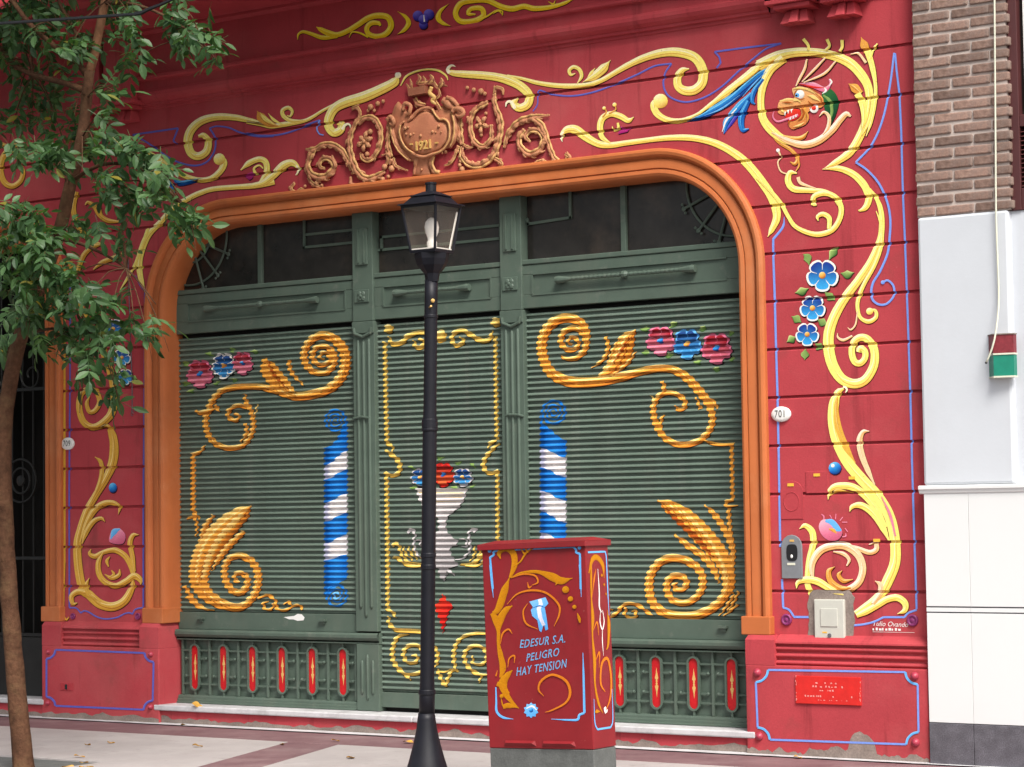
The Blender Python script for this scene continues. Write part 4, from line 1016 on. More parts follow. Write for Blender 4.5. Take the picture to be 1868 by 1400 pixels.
# --- lower right pier
p = motif(N_)
p.st('640,35 600,62 572,150 572,270 602,400 670,540 770,660 865,760 945,890 985,1040 990,1210 940,1344 880,1450 785,1524 718,1566', '16 46 70 78 80 76 74 72 72 70 72 74 62 50 36', 'yel', step=14)
p.st('600,70 590,160 600,280 650,420 720,540', '4 30 44 44 6', 'och', shadow=False)
p.st('636,22 655,28 662,45 652,64', '12 14 12 4', 'tip')
p.st('815,325 772,330 748,390 762,480 800,580 852,690', '6 30 42 42 36 10', 'pale'); p.st('535,790 545,728 600,698 700,705 790,765 865,860 935,975', '6 30 46 50 50 44 12', 'yel'); p.st('540,770 600,730 700,745', '4 22 4', 'och', shadow=False)
p.st('682,872 700,838 762,830 840,882 905,975 950,1070', '6 30 44 48 44 12', 'yel'); p.st('900,770 960,900 995,1040', '6 18 10', 'pinkp', shadow=False)
p.st('1008,1569 1058,1544 1058,1494 1008,1459 940,1469 880,1504 800,1550 730,1582', '6 36 44 46 46 44 44 30', 'yel')
p.st('855,1345 892,1370 888,1430 842,1500', '6 34 40 30', 'pale'); p.build(SCROLL, bld)
p = motif(N_)
p.st('338,990 378,968 425,1010 432,1090 405,1200 392,1330 400,1390 430,1444 470,1504', '6 34 44 44 38 36 40 44 46', 'yel')
p.st('812,1098 855,1082 862,1130 815,1150 730,1122 620,1102', '6 28 36 34 30 24', 'pale')
p.st('430,1330 425,1230 480,1140 570,1105 660,1110 740,1170 770,1260 745,1350 680,1400 600,1425', '20 44 52 52 52 50 48 48 46 20', 'pale')
p.st('662,1242 678,1200 640,1160 570,1145', '10 22 26 10', 'pale'); p.st('580,1248 540,1280 552,1345 620,1395 690,1390', '6 34 40 40 14', 'orn'); p.st('630,1275 607,1305 640,1345 705,1335', '6 28 30 8', 'orn')
p.st('320,1395 330,1355 390,1335 470,1350 560,1405 640,1440', '6 30 46 50 44 8', 'yel')
p.build(SCROLL, bld)
p = motif(N_); p.disc(580, 577, 43, 'bleaf', shadow=True); p.disc(566, 560, 12, 'white'); p.build('painted_ball', bld)
p = motif(N_)
p.shape('470,970 500,925 560,940 610,980 632,1020 600,1065 540,1070 490,1030', 'pinkp', smooth=True); p.st('515,935 560,945 600,990 625,1000', '20 40 40 10', 'sky', shadow=False); p.st('540,990 570,1000 590,1020', '12 24 8', 'orn', shadow=False)
for s in ('488,890 505,905 505,930', '545,895 560,920', '588,888 585,925', '635,910 615,935', '665,945 630,945', '650,985 668,1010', '630,1045 655,1040 655,1020'): p.st(s, '6 10 6', 'pinkp', shadow=False)
p.build(FLOWER, bld)
# --- left pier
p = motif(J_)
p.line('441,-830 441,0 441,700 441,1215', 15, 'och'); p.st('441,1215 430,1500 432,1575 455,1610 470,1590', '14 16 16 14 6', 'och'); p.line('441,1215 432,1515', 15, 'och')
p.build(LINE, bld)
p = motif(J_)
p.line('480,-700 478,0 473,700 474,1525', 11, 'dblue'); p.line('988,-580 985,0 978,800 978,1520', 11, 'dblue'); p.st('925,-740 950,-680 990,-625', '4 10 10', 'dblue', shadow=False); p.line('990,-630 988,-575', 11, 'dblue')
p.view = O_; p.st('475,315 520,316 545,340 553,350', '10 10', 'dblue', shadow=False); p.st('553,350 575,335 610,345 660,375 720,390 800,380 850,355 885,348 905,358', '10 10', 'dblue', shadow=False); p.st('905,358 925,325 978,312', '10 10', 'dblue', shadow=False)
p.build(LINE, bld)
p = motif(J_)
p.st('680,298 735,292 772,370 778,470 762,560 722,650 655,760 592,870 548,1000 528,1100 535,1250 565,1400 610,1440 680,1500 770,1520 850,1480 900,1390 908,1340', '10 30 56 62 60 50 46 48 50 54 56 58 60 62 60 54 42 16', 'och')
p.st('648,500 688,535 695,610 672,700 625,800', '6 28 30 28 8', 'och'); p.st('808,892 815,840 765,812 700,822 640,870 590,960 548,1080', '4 24 34 40 42 36 10', 'och'); p.st('718,942 692,918 640,940 592,1010 562,1090', '4 24 34 34 10', 'och')
p.build(SCROLL, bld)
p = motif(J_); p.disc(770, 710, 28, 'bleaf', ry=34, shadow=True); p.build('painted_ball', bld)
p = motif(J_); p.shape('745,1075 760,1010 810,985 855,1030 845,1085 800,1095', 'pinkp', smooth=True); p.st('755,1060 780,1010 820,990', '10 40 10', 'sky', shadow=False); p.build(FLOWER, bld)
p = motif(J_)
p.st('622,1128 612,1160 650,1178 700,1152 780,1135 850,1172 892,1240 912,1310', '6 26 34 30 36 38 36 30', 'och'); p.st('705,1150 672,1220 678,1300 722,1355 790,1378 860,1348 915,1312 958,1338 960,1370', '10 34 38 38 38 42 46 36 6', 'och')
p.st('750,1180 730,1210 742,1248', '8 22 10', 'och'); p.st('818,1265 812,1305 765,1325 715,1300', '8 26 28 8', 'och'); p.st('762,1272 778,1300 742,1322', '8 20 6', 'och'); p.st('948,1030 908,1035 888,1090 905,1180 918,1280', '6 30 34 32 20', 'och')
p.st('530,1495 500,1500 490,1450 540,1418 620,1440 690,1490', '6 26 34 40 40 10', 'och'); p.st('612,1325 592,1370 605,1430 640,1460', '6 26 30 8', 'och')
p.build(SCROLL, bld)
p = motif(E_)
p.st('480,480 510,640 560,800 610,900 680,1040 740,1180 775,1320 770,1480 720,1560 640,1605 572,1570 542,1480 550,1390 600,1345 655,1360 680,1430 650,1490 612,1500 592,1445 612,1395', '30 34 38 42 46 50 54 54 50 46 44 42 38 36 34 34 32 30 26 10', 'och', step=12)
p.st('520,0 502,120 532,230 592,310 650,350 716,356', '36 36 36 36 30 4', 'och'); p.st('715,357 640,375 575,430 530,540', '4 30 34 34', 'och')
p.st('583,92 600,72 645,100 682,160 740,198 832,206', '6 20 32 32 32 12', 'och'); p.st('690,60 680,110 702,165', '12 22 6', 'och'); p.st('848,412 780,452 700,482 638,532', '8 34 32 10', 'och')
p.build(SCROLL, bld)
p = motif(E_); p.flower(772, 935, 74, BT, BB, 'orn'); p.build(FLOWER, bld)
p = motif(E_); p.flower(832, 1130, 62, BT, BB, 'orn'); p.build(FLOWER, bld)
p = motif(E_); p.flower(856, 1262, 56, BT, BB, 'orn'); p.build(FLOWER, bld)
p = motif(E_)
for s in ('690,890 712,905 728,925', '860,890 840,905 820,925', '740,1030 760,1035 775,1050', '935,1275 915,1270 895,1262'): p.st(s, '4 40 6', 'leaf')
p.build(LEAF, bld)
p = motif(A_); p.st('-120,1000 -20,980 60,1010 120,1060', '20 34 34 10', 'och'); p.st('150,985 90,1000 30,1060 5,1150 30,1240 85,1270 140,1235 158,1170 125,1132 82,1150', '8 34 40 40 38 36 34 32 26 8', 'och'); p.build(SCROLL, bld)
# --- plinth borders, bosses and rosettes
PL = FLAT(-.0805)
p = motif(V_, PL, -.0805)
def border(p, x0, y0, x1, y1, x2, y2, x3, y3, c, w, style):
    """blue frame with scooped corners; corner points tl,tr,br,bl; c scoop size"""
    p.line('%f,%f %f,%f' % (x0 + c, y0, x1 - c, y1), w, style); p.line('%f,%f %f,%f' % (x2 - c, y2, x3 + c, y3), w, style)
    p.line('%f,%f %f,%f' % (x0, y0 + c, x3, y3 - c), w, style); p.line('%f,%f %f,%f' % (x1, y1 + c, x2, y2 - c), w, style)
    for (x, y, sx, sy) in ((x0, y0, 1, 1), (x1, y1, -1, 1), (x2, y2, -1, -1), (x3, y3, 1, -1)):
        p.st('%f,%f %f,%f %f,%f %f,%f' % (x + sx * c, y, x + sx * c * .86, y + sy * c * .48, x + sx * c * .48, y + sy * c * .86, x, y + sy * c), '%f %f' % (w * 1.15, w * 1.15), 'sky' if style == 'blue' else style, shadow=False)
border(p, 42, 737, 1144, 752, 1150, 1244, 54, 1212, 84, 14, 'blue'); p.build(LINE, bld)
p = motif(O_, PL, -.0805); border(p, 318, 600, 1048, 622, 1042, 1008, 318, 982, 62, 13, 'dblue'); p.build(LINE, bld)
def boss(view, x, y, r, Y, name, mt):
    q = P(*zp(view, x, y), Y); k = r * ZS / 290
    mb = MB(); mb.lathe((q.x, q.z), Y, [(k * 1.15, .004), (k * 1.15, -.006), (k, -.010), (k * .8, -.018), (k * .45, -.025), (.001, -.027)] if name == 'boss' else [(k * 1.1, .003), (k * 1.1, -.010), (k * .85, -.016), (k * .7, -.008), (k * .5, -.006), (k * .3, -.012), (.001, -.014)], 14, axis='y')
    mb.build(name, mt, bld, smooth=True)
for x, y in ((52, 755), (1124, 780), (1130, 1232), (66, 1190)): boss(V_, x, y, 24, -.08, 'boss', 'pink')
for x, y in ((332, 615), (1030, 632), (1028, 990), (328, 962)): boss(O_, x, y, 18, -.08, 'boss', 'pink')
for v, x, y, r in ((V_, 252, 395, 36), (V_, 1110, 400, 36), (O_, 500, 372, 24), (O_, 942, 372, 26)): boss(v, x, y, r, 0, 'rosette', 'plum')

# ================================================================ PAINT ON THE SHUTTERS
PY = .140
def sm(view, rel): return Paint(view, rel, PY, 'dkg', .0012)
RT_, RB, BLT, BLB = (150, 14, 30), (240, 150, 170), (30, 60, 120), (70, 160, 220)
# left shutter
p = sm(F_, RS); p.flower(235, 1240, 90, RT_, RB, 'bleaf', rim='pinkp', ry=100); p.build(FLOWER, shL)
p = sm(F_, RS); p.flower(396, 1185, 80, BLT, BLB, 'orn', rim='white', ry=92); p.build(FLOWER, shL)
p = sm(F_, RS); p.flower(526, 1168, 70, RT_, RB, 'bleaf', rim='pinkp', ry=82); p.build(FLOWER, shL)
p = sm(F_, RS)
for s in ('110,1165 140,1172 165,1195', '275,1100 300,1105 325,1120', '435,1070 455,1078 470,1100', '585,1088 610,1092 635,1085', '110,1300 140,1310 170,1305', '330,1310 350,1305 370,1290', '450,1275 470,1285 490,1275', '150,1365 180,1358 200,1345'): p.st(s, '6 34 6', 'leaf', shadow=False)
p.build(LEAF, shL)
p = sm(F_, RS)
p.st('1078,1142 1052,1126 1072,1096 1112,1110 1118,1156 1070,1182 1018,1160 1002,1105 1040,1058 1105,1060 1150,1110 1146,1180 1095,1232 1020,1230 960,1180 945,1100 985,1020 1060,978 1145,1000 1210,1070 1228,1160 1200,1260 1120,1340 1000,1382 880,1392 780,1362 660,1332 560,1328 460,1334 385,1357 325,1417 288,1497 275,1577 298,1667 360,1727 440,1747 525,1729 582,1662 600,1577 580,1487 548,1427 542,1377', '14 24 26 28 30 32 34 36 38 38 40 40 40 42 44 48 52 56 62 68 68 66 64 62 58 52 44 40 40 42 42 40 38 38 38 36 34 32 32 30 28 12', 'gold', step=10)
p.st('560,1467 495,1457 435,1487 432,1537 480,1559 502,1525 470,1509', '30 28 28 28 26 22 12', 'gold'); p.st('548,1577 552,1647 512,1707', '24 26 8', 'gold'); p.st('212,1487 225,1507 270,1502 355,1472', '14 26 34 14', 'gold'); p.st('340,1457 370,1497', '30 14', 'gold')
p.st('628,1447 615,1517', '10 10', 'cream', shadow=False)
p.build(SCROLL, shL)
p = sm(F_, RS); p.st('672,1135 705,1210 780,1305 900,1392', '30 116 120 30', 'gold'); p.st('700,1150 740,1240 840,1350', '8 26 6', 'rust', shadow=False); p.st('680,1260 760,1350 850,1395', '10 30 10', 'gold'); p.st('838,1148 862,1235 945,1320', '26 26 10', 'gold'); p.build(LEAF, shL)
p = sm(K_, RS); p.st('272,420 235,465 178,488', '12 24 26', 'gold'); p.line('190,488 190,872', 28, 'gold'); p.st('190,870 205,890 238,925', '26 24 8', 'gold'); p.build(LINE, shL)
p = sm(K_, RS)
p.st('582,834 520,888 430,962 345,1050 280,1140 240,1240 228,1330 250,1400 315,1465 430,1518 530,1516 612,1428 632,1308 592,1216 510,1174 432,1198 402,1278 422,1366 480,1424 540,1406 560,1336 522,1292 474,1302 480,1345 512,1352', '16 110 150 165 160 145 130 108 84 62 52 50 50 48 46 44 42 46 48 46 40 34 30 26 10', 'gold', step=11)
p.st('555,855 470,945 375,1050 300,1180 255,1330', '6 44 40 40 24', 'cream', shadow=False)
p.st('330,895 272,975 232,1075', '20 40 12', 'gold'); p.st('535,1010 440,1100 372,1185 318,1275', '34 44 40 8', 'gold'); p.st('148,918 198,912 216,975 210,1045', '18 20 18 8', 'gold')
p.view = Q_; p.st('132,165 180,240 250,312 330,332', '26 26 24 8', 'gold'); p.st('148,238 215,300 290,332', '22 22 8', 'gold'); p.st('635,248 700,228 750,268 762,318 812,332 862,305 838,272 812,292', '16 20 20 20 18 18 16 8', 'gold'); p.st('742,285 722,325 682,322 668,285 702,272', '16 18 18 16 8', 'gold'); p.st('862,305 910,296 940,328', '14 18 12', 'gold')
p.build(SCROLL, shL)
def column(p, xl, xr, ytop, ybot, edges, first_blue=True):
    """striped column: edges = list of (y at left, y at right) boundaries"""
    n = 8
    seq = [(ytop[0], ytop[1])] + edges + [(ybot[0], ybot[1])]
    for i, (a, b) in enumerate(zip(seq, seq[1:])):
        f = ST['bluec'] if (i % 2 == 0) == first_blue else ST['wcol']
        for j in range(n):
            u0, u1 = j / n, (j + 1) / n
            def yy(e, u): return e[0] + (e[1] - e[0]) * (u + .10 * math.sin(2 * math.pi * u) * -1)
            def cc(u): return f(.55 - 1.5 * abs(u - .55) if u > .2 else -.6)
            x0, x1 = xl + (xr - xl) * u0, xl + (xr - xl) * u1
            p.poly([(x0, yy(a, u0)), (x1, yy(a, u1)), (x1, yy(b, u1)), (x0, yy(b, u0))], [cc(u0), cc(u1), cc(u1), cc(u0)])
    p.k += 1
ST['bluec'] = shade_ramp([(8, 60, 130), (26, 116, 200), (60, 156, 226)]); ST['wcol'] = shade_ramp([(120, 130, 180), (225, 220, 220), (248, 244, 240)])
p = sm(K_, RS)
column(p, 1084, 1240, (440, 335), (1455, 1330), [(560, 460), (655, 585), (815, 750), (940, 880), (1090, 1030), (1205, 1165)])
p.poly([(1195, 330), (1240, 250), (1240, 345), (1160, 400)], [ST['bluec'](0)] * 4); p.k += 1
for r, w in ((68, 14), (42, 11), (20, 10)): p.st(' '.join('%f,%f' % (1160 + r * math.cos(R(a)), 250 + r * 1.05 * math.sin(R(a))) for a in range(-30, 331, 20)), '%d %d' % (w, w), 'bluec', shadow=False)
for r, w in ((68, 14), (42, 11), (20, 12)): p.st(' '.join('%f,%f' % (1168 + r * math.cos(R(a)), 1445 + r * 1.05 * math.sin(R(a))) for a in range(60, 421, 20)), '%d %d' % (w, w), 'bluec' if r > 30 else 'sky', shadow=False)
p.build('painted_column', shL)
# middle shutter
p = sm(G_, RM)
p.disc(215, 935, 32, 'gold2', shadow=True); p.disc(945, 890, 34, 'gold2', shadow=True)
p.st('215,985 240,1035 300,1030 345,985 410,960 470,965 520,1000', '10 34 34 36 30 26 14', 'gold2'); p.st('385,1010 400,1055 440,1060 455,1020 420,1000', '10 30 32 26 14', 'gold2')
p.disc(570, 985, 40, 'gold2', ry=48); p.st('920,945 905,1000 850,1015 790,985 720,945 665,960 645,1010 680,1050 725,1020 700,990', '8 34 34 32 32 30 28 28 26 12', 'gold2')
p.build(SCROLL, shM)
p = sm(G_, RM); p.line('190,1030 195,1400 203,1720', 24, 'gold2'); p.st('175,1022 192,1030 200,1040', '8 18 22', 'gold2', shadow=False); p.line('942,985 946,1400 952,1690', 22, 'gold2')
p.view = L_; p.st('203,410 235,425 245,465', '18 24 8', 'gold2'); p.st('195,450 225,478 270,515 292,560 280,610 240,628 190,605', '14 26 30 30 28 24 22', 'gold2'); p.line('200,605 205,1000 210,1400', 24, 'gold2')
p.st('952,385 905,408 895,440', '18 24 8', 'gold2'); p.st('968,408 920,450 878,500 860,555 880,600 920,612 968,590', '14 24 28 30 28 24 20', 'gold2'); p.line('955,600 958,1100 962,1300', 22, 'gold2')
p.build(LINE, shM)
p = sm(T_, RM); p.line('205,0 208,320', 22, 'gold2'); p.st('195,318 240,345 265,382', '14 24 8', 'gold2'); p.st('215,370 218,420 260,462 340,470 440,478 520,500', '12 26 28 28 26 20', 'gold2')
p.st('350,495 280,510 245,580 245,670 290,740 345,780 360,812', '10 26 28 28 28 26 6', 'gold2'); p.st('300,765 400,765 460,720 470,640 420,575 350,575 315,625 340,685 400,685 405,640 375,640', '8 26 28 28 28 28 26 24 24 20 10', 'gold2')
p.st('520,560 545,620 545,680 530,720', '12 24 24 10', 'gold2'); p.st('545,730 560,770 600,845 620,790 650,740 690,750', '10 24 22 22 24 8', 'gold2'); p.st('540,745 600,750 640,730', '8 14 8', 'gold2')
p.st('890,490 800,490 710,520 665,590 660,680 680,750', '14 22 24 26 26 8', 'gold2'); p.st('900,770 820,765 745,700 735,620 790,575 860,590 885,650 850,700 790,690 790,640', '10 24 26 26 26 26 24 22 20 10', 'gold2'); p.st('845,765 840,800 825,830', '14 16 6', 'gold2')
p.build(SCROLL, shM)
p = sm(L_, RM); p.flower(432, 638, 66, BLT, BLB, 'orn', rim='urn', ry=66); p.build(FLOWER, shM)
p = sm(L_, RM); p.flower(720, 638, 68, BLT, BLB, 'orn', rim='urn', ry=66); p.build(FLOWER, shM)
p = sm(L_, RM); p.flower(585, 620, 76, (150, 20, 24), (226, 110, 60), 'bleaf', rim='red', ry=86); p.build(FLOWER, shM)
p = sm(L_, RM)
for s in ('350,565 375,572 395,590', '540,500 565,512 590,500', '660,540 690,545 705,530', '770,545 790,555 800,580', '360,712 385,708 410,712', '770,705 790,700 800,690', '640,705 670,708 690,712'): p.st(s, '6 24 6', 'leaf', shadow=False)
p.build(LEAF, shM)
p = sm(L_, RM)
p.shape('400,715 750,715 730,790 690,850 640,885 612,915 604,960 608,1000 640,1040 685,1070 680,1105 640,1110 632,1140 650,1180 690,1240 640,1255 615,1260 612,1310 588,1350 560,1310 552,1262 520,1255 470,1240 525,1180 530,1130 500,1110 470,1100 475,1065 520,1040 552,1000 556,960 545,915 510,885 455,845 420,790', 'urn')
for y in (745, 775, 805): p.line('%d,%d %d,%d' % (420 + (y - 745) // 2, y, 730 - (y - 745) // 2, y), 5, 'gold2')
p.st('345,1015 372,995 395,1030 385,1075 400,1150 440,1190', '30 22 14 16 14 10', 'urn'); p.st('812,1005 785,995 760,1020 768,1080 765,1140 720,1190 670,1200', '32 24 14 16 16 12 6', 'urn'); p.st('700,1060 740,1065 745,1110 705,1110', '6 14 14 6', 'urn'); p.st('395,1070 430,1070 430,1110', '8 14 8', 'urn')
p.st('605,1265 640,1285 660,1310', '8 20 6', 'urn')
p.build('painted_urn', shM)
p = sm(L_, RM)
for s, w in (('238,1115 258,1088 285,1110 300,1160 350,1215 440,1235', '10 26 22 18 18 18'), ('312,1110 330,1160 380,1205', '8 16 8'), ('345,1108 362,1150 410,1200', '8 16 8'), ('380,1110 395,1150 430,1190', '8 16 8'), ('235,1190 270,1185 320,1225 380,1245 440,1245', '10 22 22 22 10'),
             ('870,1115 850,1170 790,1225 700,1232', '8 22 24 12'), ('795,1108 800,1160 770,1210', '8 16 8'), ('825,1108 832,1160 800,1210', '8 16 8'), ('870,1200 820,1240 740,1240', '8 20 10')): p.st(s, w, 'gold2')
p.build(LEAF, shM)
p = sm(T_, RM); p.shape('585,218 615,270 655,300 620,350 600,430 585,490 570,420 540,340 525,300 560,270', 'red'); p.build('painted_diamond', shM)
# right shutter
p = sm(H_, RS)
# spiral from its eye outwards
SPI = []
for i in range(0, 41):
    a = R(-60 - 27 * i); rr = 14 + 128 * (i / 40) ** 1.05
    SPI.append('%.1f,%.1f' % (340 + (rr + 4) * math.cos(a) - 48 * (i / 40) ** 2.5 * 0, 1022 + rr * 1.02 * math.sin(a)))
p.st('345,1040 318,1030 330,995 368,998 388,1035 362,1075 305,1072 268,1025 285,960 345,928 408,950 440,1015 425,1085 375,1130 310,1140 262,1115', '12 22 26 26 28 32 34 38 40 42 44 44 42 36 26 8', 'gold', step=9)
p.st('455,1040 450,960 410,895 340,862 255,870 180,925 140,1020 145,1120 190,1220 280,1280 400,1300 540,1290 680,1262 800,1228 920,1205 1030,1212 1120,1262 1200,1345 1260,1420 1290,1487 1300,1562 1270,1640 1200,1700 1110,1725 1010,1700 940,1635 905,1545 900,1455 945,1385 1015,1370 1085,1395 1115,1440 1100,1480 1060,1480 1050,1455', '8 34 52 60 66 68 66 66 68 72 74 70 62 54 50 52 58 60 54 46 44 42 42 42 42 40 40 38 36 34 34 32 30 24 10', 'gold', step=11)
p.st('970,1520 950,1560 950,1620 990,1690', '14 22 22 8', 'gold'); p.st('960,1290 970,1350 930,1400', '24 28 12', 'gold'); p.st('880,1390 900,1420 895,1480', '8 12 8', 'cream', shadow=False); p.st('1240,1380 1310,1440 1340,1480', '10 34 6', 'gold'); p.st('1190,1400 1220,1480', '10 26', 'gold')
p.st('575,985 590,1060 560,1140 480,1200', '20 28 26 8', 'gold'); p.build(SCROLL, shR)
p = sm(H_, RS); p.st('780,940 720,1010 680,1110 610,1210 520,1265', '10 110 130 100 20', 'gold'); p.st('740,980 690,1070 620,1180', '6 24 6', 'rust', shadow=False); p.st('665,1000 625,1080 590,1160', '12 26 10', 'gold'); p.st('780,1090 720,1170 620,1250', '10 26 8', 'gold'); p.build(LEAF, shR)
p = sm(H_, RS); p.flower(948, 1015, 100, RT_, RB, 'bleaf', rim='pinkp', ry=104); p.build(FLOWER, shR)
p = sm(H_, RS); p.flower(1128, 1036, 98, BLT, BLB, 'orn', rim='sky', ry=108); p.build(FLOWER, shR)
p = sm(H_, RS); p.flower(1328, 1066, 106, RT_, (225, 120, 140), 'bleaf', rim='pinkp', ry=110); p.build(FLOWER, shR)
p = sm(H_, RS)
for s in ('810,935 845,938 875,930', '1010,930 1035,905 1065,890', '1205,940 1235,935 1255,915', '820,1095 845,1095 875,1100', '975,1120 1005,1118 1030,1110', '1175,1160 1205,1162 1225,1150', '1300,1210 1330,1212 1350,1195', '1410,960 1425,965 1445,955', '1420,1130 1435,1140 1450,1130'): p.st(s, '8 40 8', 'leaf', shadow=False)
p.build(LEAF, shR)
p = sm(M_, RS); p.st('1230,375 1275,400 1350,415 1450,412', '8 22 22 20', 'gold'); p.line('1430,425 1438,800', 24, 'gold'); p.st('1440,795 1395,805 1400,835 1480,830', '16 24 20 8', 'gold'); p.build(LINE, shR)
p = sm(M_, RS)
p.st('930,795 1010,840 1120,920 1220,1020 1310,1120 1380,1220 1410,1330 1405,1430', '10 90 130 140 130 110 90 70', 'gold'); p.st('1050,830 1170,930 1290,1080 1370,1240 1385,1380', '4 20 22 20 8', 'cream', shadow=False); p.st('960,830 1080,950 1200,1060 1310,1190', '6 34 40 10', 'rust', shadow=False)
p.st('1038,1025 1130,1100 1240,1180 1310,1270 1345,1360', '10 44 46 44 14', 'gold'); p.st('1248,825 1320,900 1390,1010 1420,1120', '8 40 40 10', 'gold'); p.st('1412,850 1415,930 1425,1020 1440,1140 1440,1260', '26 26 24 36 20', 'gold')
p.view = U_
p.st('1415,120 1385,230 1310,310 1200,362 1080,372 975,348 895,280 870,180 885,80 950,0 1040,-25 1150,5 1225,80 1230,180 1170,260 1080,282 1010,240 990,160 1020,105 1085,98 1125,140 1105,185 1055,190 1040,155 1065,145', '60 62 62 62 62 60 58 56 56 56 56 54 50 48 46 46 46 46 46 44 42 38 34 26 10', 'gold', step=11)
p.st('600,380 650,350 690,300 740,285 800,300 860,345 900,365', '18 24 24 24 24 22 8', 'gold'); p.st('715,310 705,360 740,385 780,370 775,335 745,340', '18 22 22 20 18 8', 'gold'); p.st('590,315 620,330', '22 10', 'gold')
for s in ('1482,200 1450,270 1400,340', '1475,290 1430,330 1380,370', '1450,225 1400,300 1350,370'): p.st(s, '16 18 6', 'gold')
p.build(SCROLL, shR)
p = sm(L_, RS)
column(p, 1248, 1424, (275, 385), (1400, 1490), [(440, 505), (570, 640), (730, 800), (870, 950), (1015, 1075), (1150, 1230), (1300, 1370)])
p.poly([(1248, 200), (1270, 280), (1330, 330), (1248, 300)], [ST['bluec'](0)] * 4); p.k += 1
for r, w in ((78, 15), (50, 12), (24, 11)): p.st(' '.join('%f,%f' % (1340 + r * math.cos(R(a)), 195 + r * 1.0 * math.sin(R(a))) for a in range(-120, 241, 20)), '%d %d' % (w, w), 'bluec', shadow=False)
p.build('painted_column', shR)
# ================================================================ TERRACOTTA CARTOUCHE OVER THE DOOR
cart = None
def rel_pts(view, s, Y): return [P(*zp(view, x, y), Y) for x, y in pl(s)]
GILT = MB()
def rtube(mb, view, s, rad, bump=.22, Y=-.012, flat=.8, per=2.6, n=8):
    """modelled clay strand: radius in zoomed pixels, with leaf-like swellings"""
    pth = spline(pl(s), [float(x) for x in rad.split()], 9)
    pts, rr = [], []
    for i, (q, r) in enumerate(pth):
        v = P(*zp(view, *q), Y); k = r * ZS / 283; sw = 1 + bump * .7 * noise.noise((i * .33, r, 1)) + bump * .35 * noise.noise((i * .9, 4, r))
        pts.append(Vector((v.x, Y - k * .35 + .2 * k * math.sin(i * .9), v.z))); rr.append(max(k * sw, .0015))
    nn = len(pts)
    if bump < .2 or nn < 6: mb.tube(pts, rr, n, flat=flat); return
    # acanthus strand: two ridges with a furrow between, and lobes that leave the outer edge
    side = []
    for i in range(nn):
        t = pts[min(i + 1, nn - 1)] - pts[max(i - 1, 0)]; t = t.normalized() if t.length else Vector((1, 0, 0)); side.append(Vector((t.z, 0, -t.x)))
    mb.tube([p + s_ * r * .42 for p, s_, r in zip(pts, side, rr)], [r * .62 for r in rr], 7, flat=.95); GILT.tube([p - s_ * r * .55 + Vector((0, -r * .15, 0)) for p, s_, r in zip(pts, side, rr)], [r * .40 for r in rr], 7, flat=.9)
    for i in range(3, nn - 2, 5):
        for sg in ((1, -1) if i % 8 == 3 else (1,)):
            t = (pts[i + 1] - pts[i - 1]).normalized(); r = rr[i]; a = pts[i] + side[i] * sg * r * .6; b = a + side[i] * sg * r * .55 + t * r * 1.0; c = b - side[i] * sg * r * .05 + t * r * .7
            mb.tube([a, (a + b) / 2 + Vector((0, -r * .25, 0)), b, c], [r * .5, r * .5, r * .34, r * .08], 6, flat=.7)
def rball(mb, view, x, y, r, Y=-.012, fl=.9):
    v = P(*zp(view, x, y), Y); k = r * ZS / 283; mb.ball((v.x, Y - k * .3, v.z), k, k * fl, 8)
def dome(mb, view, s, depth, Y=0.0, rim=.006, inner=.86):
    p = [P(*zp(view, x, y), Y) for x, y in pl(s)]; c = sum(p, Vector()) / len(p); n = len(p); n0 = len(mb.v)
    rings = [(1, 0), (1, -rim), (.96, -rim - .3 * depth), (inner, -rim - .7 * depth), (.5, -rim - depth), (.2, -rim - depth * 1.05)]
    for f, d in rings: mb.v += [(c.x + (v.x - c.x) * f, Y + d, c.z + (v.z - c.z) * f) for v in p]
    for r in range(len(rings) - 1):
        for k in range(n): mb.f.append((n0 + r * n + k, n0 + (r + 1) * n + k, n0 + (r + 1) * n + (k + 1) % n, n0 + r * n + (k + 1) % n))
    mb.f.append(tuple(n0 + (len(rings) - 1) * n + k for k in range(n)))
def rflower(mb, view, x, y, r, n=6, ph=.3):
    v = P(*zp(view, x, y), 0); k = r * ZS / 283
    for i in range(n):
        a = ph + 2 * math.pi * i / n; m_ = Vector((math.cos(a), 0, math.sin(a))); rr = k * (1 + .15 * math.sin(i * 2.3))
        for t, w_, h in ((.45, .30, .022), (.75, .34, .028), (1.0, .22, .020)): mb.ball((v.x + m_.x * rr * t, -h, v.z + m_.z * rr * t), k * w_, k * .2, 8)
        mb.tube([Vector((v.x, -.03, v.z)) + m_ * k * .25, Vector((v.x, -.036, v.z)) + m_ * k * .7, Vector((v.x, -.030, v.z)) + m_ * k * 1.05], [k * .05, k * .08, k * .03], 5)
    mb.ball((v.x, -.034, v.z), k * .27, k * .22, 8)
X_ = (600, 130)                  # second close view of the relief, 300 px wide
_zs = ZS
def zx(x, y): return (600 + x * 300 / 1867, 130 + y * 300 / 1867)
def zX(s):                       # points of that view written in the coordinates of view B_
    return ' '.join('%.1f,%.1f' % ((zx(x, y)[0] - 450) / ZS, zx(x, y)[1] / ZS) for x, y in pl(s))
mb = MB(); dome(mb, B_, zX('720,520 760,400 800,350 860,420 960,500 1010,440 1120,410 1190,460 1290,430 1330,380 1450,430 1530,460 1450,520 1450,650 1430,760 1380,870 1290,900 1200,950 1180,1030 960,1030 900,1020 780,900 720,760 700,620'), .030, rim=.016)
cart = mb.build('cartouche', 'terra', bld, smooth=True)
mb = MB()
